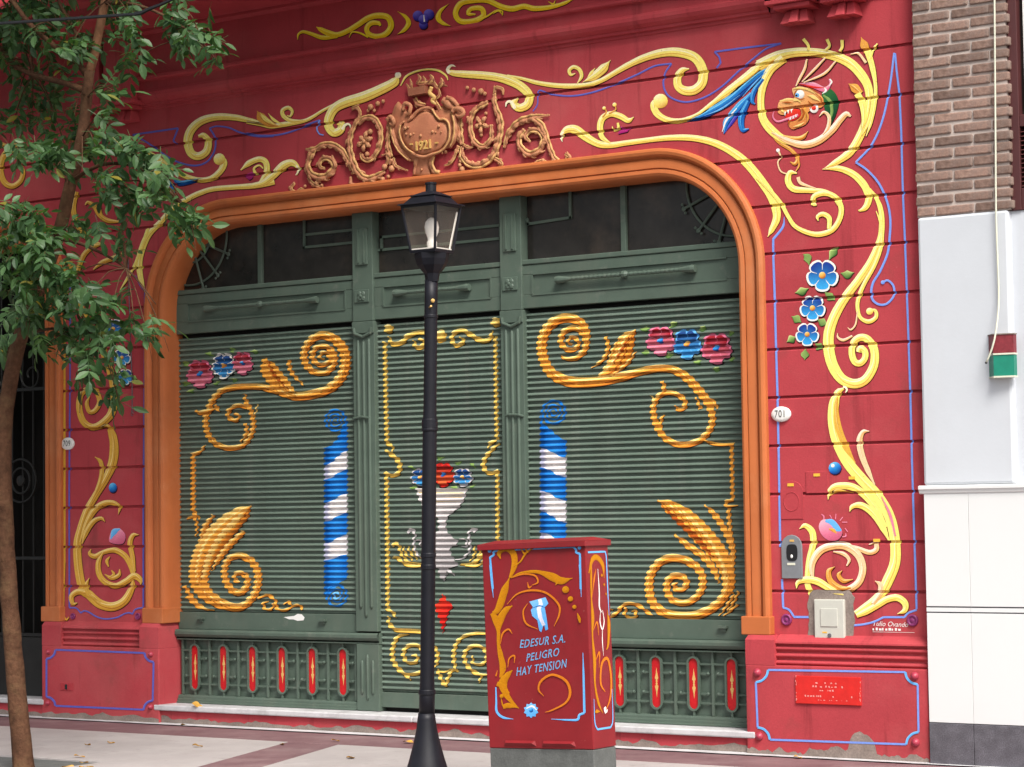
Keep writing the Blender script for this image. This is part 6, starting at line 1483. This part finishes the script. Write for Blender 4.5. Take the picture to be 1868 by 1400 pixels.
# ================================================================ ELECTRICAL CABINET
TH = -.030
cab = thing('electrical_cabinet', 'red painted electrical cabinet with gold scrolls and warning text', 'cabinet', (-6.945, -2.385, 0), rot=(0, TH, 0))
HW, HD, ZB, ZTP = .334, .112, .258, 1.352
mb = MB(); mb.box(-HW, HW, -HD, HD, ZB, ZTP - .018); mb.build('cabinet_body', 'cabred', cab, local=True, bevel=.005)
mb = MB(); mb.box(-HW - .017, HW + .012, -HD - .02, HD + .016, ZTP - .030, ZTP)
mb.add([(-HW - .017, -HD - .02, ZTP + .0005), (HW + .012, -HD - .02, ZTP + .0005), (HW + .012, HD + .016, ZTP + .0005), (-HW - .017, HD + .016, ZTP + .0005), (-HW + .02, 0, ZTP + .02), (HW - .02, 0, ZTP + .02)], [(0, 1, 5, 4), (1, 2, 5), (2, 3, 4, 5), (3, 0, 4)])
mb.build('cabinet_lid', 'cabred', cab, local=True, bevel=.003)
mb = MB(); mb.box(-HW + .001, HW - .001, -HD + .002, HD - .002, -.1, ZB - .001); mb.build('concrete_base', 'concrete', cab, local=True, bevel=.006)
for xa, xb in ((-.235, -.025), (.01, .225)):
    mb = MB(); mb.add([(xa, -HD - .001, ZB + .012), (xb, -HD - .001, ZB + .012), (xb - .02, -HD - .02, ZB + .030), (xa + .02, -HD - .02, ZB + .030), (xa + .01, -HD - .001, ZB + .042), (xb - .01, -HD - .001, ZB + .042)], [(0, 1, 2, 3), (3, 2, 5, 4), (0, 3, 4), (1, 5, 2)])
    mb.build('vent_lip', 'cabred', cab, local=True)
# paint on the front: photograph -> front plane of the leaning cabinet
ct, stt = math.cos(TH), math.sin(TH)
def cab_local(v):
    dx, dz = v.x + 6.945, v.z
    return (dx * ct - dz * stt, v.y + 2.385, dx * stt + dz * ct)      # inverse of the lean
def cab_front(view):
    def f(x, y):
        v = P(*zp(view, x, y), -2.385 - HD); l = cab_local(v); return (l[0], l[2])
    return f
FC = FLAT(-HD)
def cm(view):
    p = Paint(view, FC, -2.385 - HD, None, .0012); p.map = None
    p.at = lambda x, y: cab_front(p.view)(x, y); return p
def cb(p, name): p.kw = dict(local=True); return p.build(name, cab)
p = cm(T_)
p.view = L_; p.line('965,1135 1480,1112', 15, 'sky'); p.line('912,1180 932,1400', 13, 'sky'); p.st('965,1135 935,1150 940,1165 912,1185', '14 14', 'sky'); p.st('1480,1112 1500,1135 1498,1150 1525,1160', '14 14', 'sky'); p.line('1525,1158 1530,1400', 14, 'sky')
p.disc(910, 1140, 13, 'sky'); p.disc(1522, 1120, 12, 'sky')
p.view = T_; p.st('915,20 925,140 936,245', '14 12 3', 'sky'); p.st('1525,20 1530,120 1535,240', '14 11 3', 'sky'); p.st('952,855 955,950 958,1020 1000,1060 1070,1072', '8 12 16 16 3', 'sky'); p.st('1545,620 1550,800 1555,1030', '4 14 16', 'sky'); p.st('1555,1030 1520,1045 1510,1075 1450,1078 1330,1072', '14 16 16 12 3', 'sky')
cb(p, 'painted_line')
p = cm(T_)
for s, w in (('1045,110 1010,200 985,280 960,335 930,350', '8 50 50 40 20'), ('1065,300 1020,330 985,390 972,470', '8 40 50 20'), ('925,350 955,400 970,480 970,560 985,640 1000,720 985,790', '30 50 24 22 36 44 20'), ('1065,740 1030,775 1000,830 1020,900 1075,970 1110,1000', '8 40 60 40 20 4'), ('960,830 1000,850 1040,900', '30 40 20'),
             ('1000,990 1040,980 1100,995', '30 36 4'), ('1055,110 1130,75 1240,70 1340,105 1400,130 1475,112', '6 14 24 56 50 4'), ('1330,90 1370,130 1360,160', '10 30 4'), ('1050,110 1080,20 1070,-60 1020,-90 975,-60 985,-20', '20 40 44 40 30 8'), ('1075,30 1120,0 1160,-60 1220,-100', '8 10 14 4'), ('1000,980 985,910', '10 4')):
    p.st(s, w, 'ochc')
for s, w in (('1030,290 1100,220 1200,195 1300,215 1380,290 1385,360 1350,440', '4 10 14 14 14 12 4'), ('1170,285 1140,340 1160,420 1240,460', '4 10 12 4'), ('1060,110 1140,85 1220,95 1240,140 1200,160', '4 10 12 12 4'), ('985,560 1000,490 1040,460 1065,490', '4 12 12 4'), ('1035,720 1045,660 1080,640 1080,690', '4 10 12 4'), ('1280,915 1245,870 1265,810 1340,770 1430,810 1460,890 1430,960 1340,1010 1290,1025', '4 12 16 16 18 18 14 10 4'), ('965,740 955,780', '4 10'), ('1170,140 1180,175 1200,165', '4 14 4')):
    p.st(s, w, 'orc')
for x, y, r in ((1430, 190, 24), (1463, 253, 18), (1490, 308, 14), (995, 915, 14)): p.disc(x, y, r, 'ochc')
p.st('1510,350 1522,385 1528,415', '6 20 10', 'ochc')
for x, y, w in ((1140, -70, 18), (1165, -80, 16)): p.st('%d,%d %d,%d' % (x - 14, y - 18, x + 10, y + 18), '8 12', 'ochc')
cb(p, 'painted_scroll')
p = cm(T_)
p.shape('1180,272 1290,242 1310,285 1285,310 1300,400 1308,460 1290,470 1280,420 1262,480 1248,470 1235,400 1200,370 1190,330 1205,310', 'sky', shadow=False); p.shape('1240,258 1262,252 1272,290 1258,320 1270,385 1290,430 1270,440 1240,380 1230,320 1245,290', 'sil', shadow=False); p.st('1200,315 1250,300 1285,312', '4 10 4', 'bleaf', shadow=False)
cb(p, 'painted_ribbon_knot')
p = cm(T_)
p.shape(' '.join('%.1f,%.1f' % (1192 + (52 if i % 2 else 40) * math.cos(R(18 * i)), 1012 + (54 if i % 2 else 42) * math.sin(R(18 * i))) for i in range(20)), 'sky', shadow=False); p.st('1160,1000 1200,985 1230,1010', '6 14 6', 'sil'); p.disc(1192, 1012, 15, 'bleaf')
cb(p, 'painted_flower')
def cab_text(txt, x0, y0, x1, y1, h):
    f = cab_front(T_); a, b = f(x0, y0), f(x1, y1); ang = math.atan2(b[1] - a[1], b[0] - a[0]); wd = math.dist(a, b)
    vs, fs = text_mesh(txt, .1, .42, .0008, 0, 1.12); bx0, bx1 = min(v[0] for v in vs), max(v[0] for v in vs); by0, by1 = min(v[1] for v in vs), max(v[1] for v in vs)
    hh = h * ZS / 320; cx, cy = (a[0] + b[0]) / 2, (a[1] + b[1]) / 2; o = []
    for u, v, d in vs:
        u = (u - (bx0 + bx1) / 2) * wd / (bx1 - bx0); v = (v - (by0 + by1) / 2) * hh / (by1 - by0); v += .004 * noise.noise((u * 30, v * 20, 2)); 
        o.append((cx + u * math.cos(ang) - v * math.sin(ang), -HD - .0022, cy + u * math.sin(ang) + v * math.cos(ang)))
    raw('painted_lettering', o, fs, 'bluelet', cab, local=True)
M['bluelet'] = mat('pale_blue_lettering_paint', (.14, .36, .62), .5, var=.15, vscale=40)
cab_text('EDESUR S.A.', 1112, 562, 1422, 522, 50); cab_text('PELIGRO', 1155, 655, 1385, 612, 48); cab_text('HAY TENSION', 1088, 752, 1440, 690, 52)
# paint on the narrow side, drawn straight on that face
def sidep(name, strokes):
    vs, fs, cs = [], [], []; kk = 0
    for s, w, style in strokes:
        f = ST[style]; pth = spline(pl(s), [float(x) for x in w.split()], .01); kk += 1; rows = []
        for i, (q, ww) in enumerate(pth):
            a = pth[max(i - 1, 0)][0]; b = pth[min(i + 1, len(pth) - 1)][0]; tx, ty = b[0] - a[0], b[1] - a[1]; l = math.hypot(tx, ty) or 1; nx, ny = -ty / l, tx / l
            rows.append([(HW + .0012 + .0002 * kk, q[0] + nx * ww / 2 * u, q[1] + ny * ww / 2 * u) for u in (-1, 0, 1)])
        n0 = len(vs)
        for r in rows: vs += r; cs += [f(-.4), f(.3), f(-.2)]
        for i in range(len(rows) - 1):
            for j in range(2): fs.append((n0 + i * 3 + j, n0 + i * 3 + j + 1, n0 + (i + 1) * 3 + j + 1, n0 + (i + 1) * 3 + j))
    raw(name, vs, fs, 'paint', cab, cols=cs, local=True)
sidep('painted_line', [('-.09,1.29 .07,1.29', '.010 .010', 'sky'), ('.07,1.29 .088,1.27 .09,1.10 .092,.95', '.010 .010 .010 .004', 'sky'), ('-.092,.52 -.092,.40 -.07,.36', '.004 .009 .010', 'sky'), ('-.07,.36 .06,.36', '.010 .010', 'sky'), ('.06,.36 .085,.40 .09,.56', '.010 .009 .004', 'sky')])
sidep('painted_scroll', [('-.09,1.18 -.05,1.25 .0,1.26 .05,1.22 .06,1.15', '.01 .03 .03 .03 .004', 'ochc'), ('-.06,1.24 -.07,1.15 -.075,1.05 -.07,.95 -.08,.85 -.07,.72 -.075,.60 -.05,.50 -.01,.44', '.01 .02 .012 .03 .014 .03 .016 .02 .004', 'ochc'), ('-.07,1.05 -.04,1.15 -.02,1.20', '.004 .014 .004', 'orc'), ('-.07,.88 -.03,.92 -.02,.85', '.004 .012 .004', 'orc'), ('-.06,.72 -.02,.76 -.03,.68', '.004 .014 .004', 'orc'),
                         ('.02,.55 -.02,.60 .0,.70 .06,.72 .085,.62 .07,.52 .02,.45', '.006 .016 .018 .018 .018 .016 .004', 'orc'), ('.075,.98 .085,.90 .07,.80 .05,.77', '.004 .03 .02 .006', 'ochc'), ('.03,1.17 .04,1.16', '.016 .016', 'ochc'), ('.05,1.12 .06,1.11', '.014 .014', 'ochc'), ('.065,1.07 .072,1.06', '.012 .012', 'ochc'), ('-.09,.45 -.07,.455 -.04,.45', '.004 .022 .004', 'ochc')])
sidep('painted_flourish', [('.0,1.20 .005,1.08 .0,1.0 .02,.97', '.003 .010 .012 .004', 'white'), ('.03,.98 .04,.92 .02,.88 .0,.92 .01,.98', '.004 .008 .010 .008 .003', 'white'), ('.02,.88 .015,.82 .02,.74', '.004 .008 .002', 'white'), ('.01,.47 .02,.45 .03,.46', '.02 .035 .02', 'white')])

# ================================================================ OVERHEAD WIRE
t = thing('overhead_wire', 'black wire crossing the tree at the upper left', 'wire', (-9, -3.4, 5))
pts = [P(x, y, -3.4) for x, y in ((-500, 70), (-200, 58), (0, 43), (120, 35), (250, 26))]; mb = MB(); mb.tube(pts, .009, 6); mb.build('wire', 'black', t)
pts = [P(x, y, -3.4) for x, y in ((246, 26), (258, 24), (272, 17), (290, 10), (330, -8), (420, -50), (600, -140))]; mb = MB(); mb.tube(pts, [.012, .013, .011, .009, .009, .009, .009], 6); mb.build('wire', 'black', t)
# ================================================================ STREET TREE
TY = -2.7
tree = thing('street_tree', 'slender street tree with compound green leaves at the left edge', 'tree', (-10.65, TY, 0))
def tp(x, y, dY=0.0): v = P(x, y, TY + dY); return (v.x, v.y, v.z)
def limb(name, pts, rad, parent=tree, n=9, wob=.004, mt='bark'):
    pth = spline([tuple(p) for p in pts], rad, .05); mb = MB(); k = 0
    P3 = []; R3 = []
    for i, (q, r) in enumerate(pth):
        P3.append((q[0] + wob * noise.noise((i * .37, 1, r * 9)), q[1] + wob * noise.noise((i * .37, 7, r)), q[2])); R3.append(r * (1 + .07 * noise.noise((i * .45, 3, 2))))
    mb.tube(P3, R3, n); return mb.build(name, mt, parent, smooth=True)
base = Vector(tp(40, 1396)); base.z = 0
trunk = limb('trunk', [(base.x + .02, TY, -.05), (base.x + .01, TY, .03), tp(33, 1290), tp(20, 1130), tp(12, 1000), tp(7, 860), tp(10, 760), tp(22, 680), tp(42, 600), tp(72, 520, -.02), tp(105, 435, -.03), tp(128, 340, -.03), tp(150, 250, 0), tp(158, 180, .03), tp(163, 130, .04)],
             [.078, .067, .061, .056, .052, .050, .049, .049, .047, .045, .042, .039, .037, .035, .032], n=12)
limb('branch', [tp(160, 140, .04), tp(172, 100, .05), tp(182, 50, .05), tp(192, 0, .06), tp(210, -90, .06), tp(220, -260, .1)], [.029, .029, .028, .026, .023, .016], mt='palebark')
limb('branch', [tp(160, 140, .04), tp(140, 115, 0), tp(100, 85, -.1), tp(58, 48, -.2), tp(25, 5, -.25), tp(-20, -60, -.3), tp(-60, -200, -.3)], [.022, .019, .017, .016, .014, .012, .008])
limb('branch', [tp(152, 165, .03), tp(118, 152, .02), tp(65, 138, .05), tp(25, 118, .1), tp(0, 88, .12), tp(-80, 20, .2), tp(-180, -60, .3)], [.022, .018, .017, .016, .015, .013, .008])
limb('branch', [tp(145, 72, .0), tp(118, 25, .05), tp(104, -5, .05), tp(70, -100, .1)], [.012, .011, .010, .006])
limb('branch', [tp(105, 435, -.03), tp(160, 450, -.2), tp(230, 490, -.35), tp(285, 555, -.4)], [.012, .010, .007, .003])
limb('branch', [tp(130, 330, -.03), tp(190, 300, -.15), tp(260, 310, -.25), tp(330, 370, -.3), tp(372, 420, -.32)], [.014, .011, .009, .006, .003])
limb('branch', [tp(190, 5, .06), tp(250, 10, -.05), tp(310, 35, -.12), tp(370, 80, -.15), tp(400, 120, -.15)], [.014, .010, .008, .006, .003])
limb('branch', [tp(60, 545, -.02), tp(30, 500, -.25), tp(10, 440, -.35)], [.012, .009, .005]); limb('branch', [tp(40, 610, 0), tp(100, 600, -.2), tp(170, 610, -.3), tp(215, 690, -.32)], [.012, .009, .007, .003])
limb('branch', [(-9.82, TY + .1, 5.4), (-9.5, TY + .05, 6.1), (-9.0, TY, 6.9), (-8.4, TY, 7.8)], [.019, .018, .014, .006])
limb('branch', [tp(8, 800, 0), tp(-80, 720, .1), tp(-200, 560, .2)], [.03, .022, .012])
# --- leaf meshes: a stalk with seven leaflets
def compound_leaf(seed, n_pair=3, L_=.21):
    r = random.Random(seed); vs, fs = [], []
    def leaflet(o, d, nrm, l, wd):
        d = d.normalized(); s = d.cross(nrm).normalized(); up = s.cross(d).normalized(); b = len(vs); dr = r.uniform(.05, .22)
        for t, k in ((0, .0), (.22, .72), (.5, 1.0), (.78, .66), (1.0, 0)):
            c = o + d * l * t - up * (dr * l * t * t)
            if k == 0: vs.append(tuple(c))
            else:
                vs.append(tuple(c + s * wd * k + up * wd * .22 * k)); vs.append(tuple(c)); vs.append(tuple(c - s * wd * k + up * wd * .22 * k))
        fs.extend([(b, b + 2, b + 1), (b, b + 3, b + 2), (b + 1, b + 2, b + 5, b + 4), (b + 2, b + 3, b + 6, b + 5), (b + 4, b + 5, b + 8, b + 7), (b + 5, b + 6, b + 9, b + 8), (b + 7, b + 8, b + 10), (b + 8, b + 9, b + 10)])
    X = Vector((1, 0, 0)); Z = Vector((0, 0, 1)); cur = r.uniform(.15, .45)
    def at(t): return Vector((L_ * t, 0, -cur * L_ * t * t))
    b = len(vs); w_ = .0016
    for t in (0, .33, .66, 1): c = at(t); vs.append((c.x, w_, c.z)); vs.append((c.x, -w_, c.z))
    for k in range(3): fs.append((b + 2 * k, b + 2 * k + 1, b + 2 * k + 3, b + 2 * k + 2))
    for k in range(n_pair):
        t = .30 + .62 * k / n_pair
        for s in (1, -1):
            a = r.uniform(.75, 1.1); leaflet(at(t), Vector((math.cos(a), s * math.sin(a), -r.uniform(.05, .5))), Vector((r.uniform(-.3, .3), r.uniform(-.3, .3), 1)), r.uniform(.078, .102), r.uniform(.0175, .024))
    leaflet(at(1), Vector((1, r.uniform(-.2, .2), -cur - .2)), Z, r.uniform(.09, .115), r.uniform(.019, .025))
    return vs, fs
LV = [compound_leaf(s, 3 if s % 3 else 2, .19 + .02 * (s % 3)) for s in range(8)]
LM = []
for vs, fs in LV:
    me = bpy.data.meshes.new('leaf'); me.from_pydata(vs, [], fs); me.materials.append(M['leaf']); LM.append(me)
# clumps seen in the photograph: centre and half-size (pixels), number of leaves, depth offset from the trunk; the first ones fill in behind for darkness
CL = [(60, 15, 90, 30, 12, .5), (25, 225, 40, 30, 7, .4), (95, 195, 55, 35, 7, .45), (115, 130, 50, 40, 6, .4), (30, 70, 60, 40, 9, .5), (40, 40, 70, 55, 22, .0), (110, 60, 60, 50, 16, -.1), (215, 50, 45, 45, 11, -.15), (250, 105, 25, 40, 7, -.15), (225, 10, 60, 25, 10, -.1), (330, 12, 24, 28, 5, -.1), (320, 55, 28, 26, 7, -.2), (350, 80, 34, 32, 9, -.25), (392, 100, 20, 30, 4, -.25), (382, 55, 22, 28, 3, -.2),
      (130, 85, 45, 40, 9, -.2), (40, 150, 60, 40, 8, .3), (60, 190, 70, 50, 8, .35), (20, 110, 40, 40, 8, .1), (140, 190, 25, 40, 4, -.1), (205, 165, 26, 30, 6, -.25), (195, 215, 20, 26, 3, -.2), (110, 240, 55, 28, 8, .25), (170, 255, 55, 26, 12, -.3), (230, 275, 60, 26, 15, -.4), (60, 275, 55, 26, 14, -.35), (110, 295, 50, 30, 12, -.35), (150, 285, 50, 26, 8, -.3),
      (285, 310, 40, 28, 11, -.45), (215, 330, 50, 26, 11, -.4), (270, 355, 50, 26, 11, -.45), (330, 395, 36, 28, 12, -.5), (352, 425, 18, 18, 3, -.5), (250, 385, 36, 24, 7, -.4), (215, 360, 28, 24, 5, -.3), (225, 430, 12, 20, 2, -.3), (190, 425, 18, 18, 4, -.35),
      (35, 400, 50, 36, 15, -.5), (75, 430, 40, 36, 13, -.45), (30, 455, 45, 40, 13, -.5), (80, 480, 45, 36, 13, -.45), (25, 520, 40, 36, 11, -.4), (75, 530, 50, 34, 13, -.45), (130, 505, 40, 30, 10, -.45), (165, 535, 40, 30, 11, -.5), (120, 565, 45, 30, 12, -.45), (55, 580, 40, 26, 10, -.3), (205, 560, 36, 28, 8, -.5), (185, 590, 36, 28, 8, -.45),
      (245, 590, 26, 30, 7, -.5), (268, 610, 22, 24, 5, -.5), (292, 595, 16, 16, 2, -.5), (90, 625, 40, 24, 8, -.4), (140, 620, 36, 28, 9, -.4), (200, 630, 30, 28, 7, -.45), (150, 665, 40, 26, 6, -.4), (205, 680, 30, 26, 6, -.4), (150, 710, 26, 22, 3, -.35), (215, 725, 22, 22, 3, -.35), (20, 590, 30, 30, 6, .2), (15, 640, 25, 30, 4, .3), (140, 420, 30, 30, 5, -.1), (240, 470, 20, 24, 2, -.4)]
rng = random.Random(21); items = []; STEM = [(195, -20), (180, 50), (163, 130), (150, 250), (128, 345)]
tocam = lambda v: (CAM - v).normalized()
for cx, cy, rx, ry, n, dY in CL:
    for k in range(int(n * (1.0 if cx > 175 and cy > 500 else 1.3) + .5)):
        a = rng.uniform(0, 2 * math.pi); rr = math.sqrt(rng.random()); x, y = cx - 6 + rx * .78 * rr * math.cos(a), cy - 8 + ry * .8 * rr * math.sin(a)
        if y < 345 and dY < .2:                    # the upper stem stands clear of its leaves
            tx = min((abs(x - (x0 + (x1 - x0) * min(1, max(0, (y - y0) / (y1 - y0))))) if y0 - 5 <= y <= y1 + 5 else 99) for (x0, y0), (x1, y1) in zip(STEM, STEM[1:]))
            if tx < 26: y += 0; dZ = .45
            else: dZ = 0
        else: dZ = 0
        v = P(x, y, TY + dY + dZ + rng.gauss(0, .13)); items.append((v, rng.random()))
def leaf_matrix(v, r, sc=1.0, outc=None):
    az = r.uniform(0, 2 * math.pi); pitch = r.uniform(-.2, .9); roll = r.gauss(0, .55)
    # blades face the light: tilted towards the street side
    m_ = Matrix.Rotation(az, 4, 'Z') @ Matrix.Rotation(pitch, 4, 'Y') @ Matrix.Rotation(roll, 4, 'X')
    t_ = Matrix.Rotation(R(38), 4, 'X')
    m_ = t_ @ m_; s = sc * r.uniform(.66, .98)
    d = m_ @ Vector((.10 * s, 0, 0)).to_4d(); return Matrix.Translation(v - Vector(d[:3])) @ m_ @ Matrix.Scale(s, 4)
items.sort(key=lambda t: t[0].y)               # nearest to the street first: these show largest
org = Vector((-10.65, TY, 0)); rest = []
step = len(items) / 300.0; pick = set(int(i * step) for i in range(300)) if len(items) > 300 else set(range(len(items)))
pick = set(range(0, min(300, len(items))))
for i, (v, _) in enumerate(items):
    m_ = leaf_matrix(v, rng)
    if i in pick:
        o = bpy.data.objects.new('leaf', LM[rng.randrange(len(LM))]); COL.objects.link(o); o.parent = tree; o.matrix_local = Matrix.Translation(-org) @ m_
    else: rest.append(m_)
# the rest of the crown, most of it unseen: masses placed above and left to shade the wall
for k in range(2000):  # upper mass positioned to keep sun off the left plinth
    a = rng.uniform(0, 2 * math.pi); b = math.acos(rng.uniform(-1, 1)); q = rng.random() ** .45
    v = Vector((-9.8 + 1.9 * q * math.sin(b) * math.cos(a), TY + 1.5 * q * math.sin(b) * math.sin(a), 7.0 + 1.8 * q * math.cos(b)))
    rest.append(leaf_matrix(v, rng, 1.6))
for k in range(1500):
    a = rng.uniform(0, 2 * math.pi); b = math.acos(rng.uniform(-1, 1)); q = rng.random() ** .5
    v = Vector((-11.3 + 1.7 * q * math.sin(b) * math.cos(a), TY - .1 + 1.5 * q * math.sin(b) * math.sin(a), 6.1 + 1.35 * q * math.cos(b)))
    rest.append(leaf_matrix(v, rng, 1.5))
for k in range(1500):
    v = Vector((rng.uniform(-15.4, -12.9), rng.uniform(-3.2, -1.3), rng.uniform(2.9, 7.0))); rest.append(leaf_matrix(v, rng, 1.5))  # unseen leaf block, added to darken the upper left
for k in range(420):
    a = rng.uniform(0, 2 * math.pi); q = rng.random() ** .5
    v = Vector((-12.3 + .75 * q * math.cos(a), TY + rng.gauss(0, .5), 3.9 + 1.2 * q * math.sin(a))); rest.append(leaf_matrix(v, rng, 1.1))
mb = MB()
for m_ in rest:
    vs, fs = LV[rng.randrange(len(LV))]; mb.add([m_ @ Vector(q) for q in vs], fs)
o = mb.build('foliage', 'leaf', tree, kind='stuff')
# twigs that carry the clumps
mb = MB(); br = [Vector(tp(105, 435, -.03)), Vector(tp(128, 340, -.03)), Vector(tp(150, 250)), Vector(tp(158, 180, .03)), Vector(tp(42, 600)), Vector(tp(72, 520)), Vector(tp(330, 370, -.3)), Vector(tp(230, 490, -.35)), Vector(tp(170, 610, -.3)), Vector(tp(370, 80, -.15)), Vector(tp(190, 5)), Vector(tp(60, 50, -.2)), Vector(tp(60, 138, .05))]
for cx, cy, rx, ry, n, dY in CL:
    c = P(cx, cy, TY + dY); b = min(br, key=lambda q: (q - c).length); md = (b + c) / 2 + Vector((0, 0, .05)); pth = spline([tuple(b), tuple(md), tuple(c), tuple(c + (c - b) * .25 - Vector((0, 0, .06)))], [.0055, .004, .003, .0012], .06)
    mb.tube([q for q, _ in pth], [r for _, r in pth], 5)
mb.build('twigs', 'bark', tree, kind='stuff')

# ================================================================ FALLEN LEAVES
def fallen(x, y, z, s, rot, label, tilt=.2, col=None):
    n = 9; vs = []
    for i in range(n):
        t = i / (n - 1); wd = s * .34 * math.sin(math.pi * t) ** .8
        for u in (-1, 0, 1): vs.append((s * (t - .5), wd * u * (1 + .25 * math.sin(5 * t + rot)), .004 + .008 * abs(u) * math.sin(4 * t + rot) ** 2 + .006 * math.sin(3 * t + rot)))
    fs = [(i * 3 + j, i * 3 + j + 1, i * 3 + j + 4, i * 3 + j + 3) for i in range(n - 1) for j in range(2)]
    me = bpy.data.meshes.new('fallen_leaf'); me.from_pydata(vs, [], fs); me.materials.append(M['dryleaf']); o = bpy.data.objects.new('fallen_leaf', me); COL.objects.link(o)
    o.location = (x, y, z); o.rotation_euler = (tilt * .5 * math.sin(rot * 3), tilt * .3, rot); tag(o, label, 'leaf', 'dry leaves fallen on the pavement and sill')
def gp(px, py):
    d = FW * FPX + RT * (px - 934) - UP * (py - 700); v = CAM + d * ((0.002 - 1.5) / d.z); return v
for px, py, s, lab in ((335, 1324, .07, 'yellow leaf on the mortar line below the left end of the marble sill'), (145, 1382, .07, 'orange leaf on the pale slab just right of the tree pit'), (120, 1309, .06, 'small orange leaf by the wall under the left plinth'), (155, 1313, .05, 'tiny orange leaf below the middle of the left plinth'), (203, 1315, .05, 'tiny brown leaf below the right half of the left plinth'),
                       (160, 1361, .05, 'dark crumpled leaf on the pale slab below the left plinth'), (360, 1363, .07, 'brown leaf near the right tip of the left pale slab'), (515, 1359, .06, 'yellow speck of leaf at the burgundy strip corner'), (612, 1353, .06, 'orange leaf on the burgundy strip left of the lamp post'), (745, 1356, .09, 'long yellow leaf against the wall just left of the lamp foot'), (640, 1384, .09, 'brown curled leaf on the pale slab left of the lamp foot'),
                       (3, 1302, .08, 'yellow leaf by the wall at the far left edge'), (203, 1356, .05, 'small dark leaf alone on the left pale slab'), (1455, 1384, .05, 'small pale leaf by the wall below the right plinth')):
    v = gp(px, py); fallen(v.x, v.y, .003, s, px * .7, lab)
for k, (dx, dy, s) in enumerate(((.15, .18, .10), (.22, .10, .09), (.28, .2, .08), (.34, .14, .09), (.2, .26, .07))):
    fallen(-10.65 + dx + .02, TY + dy + .05, -.02 + .006 * k, s, k * 1.3, ['large orange leaf in the tree pit nearest the trunk', 'curled brown leaf in the tree pit', 'pale dry leaf at the pit edge', 'orange leaf at the right of the pit heap', 'small leaf at the back of the tree pit'][k])
v = P(357, 1294, -.086); fallen(v.x, -.07, .146, .085, .6, 'yellow leaf hanging over the left end of the marble sill', 1.0)
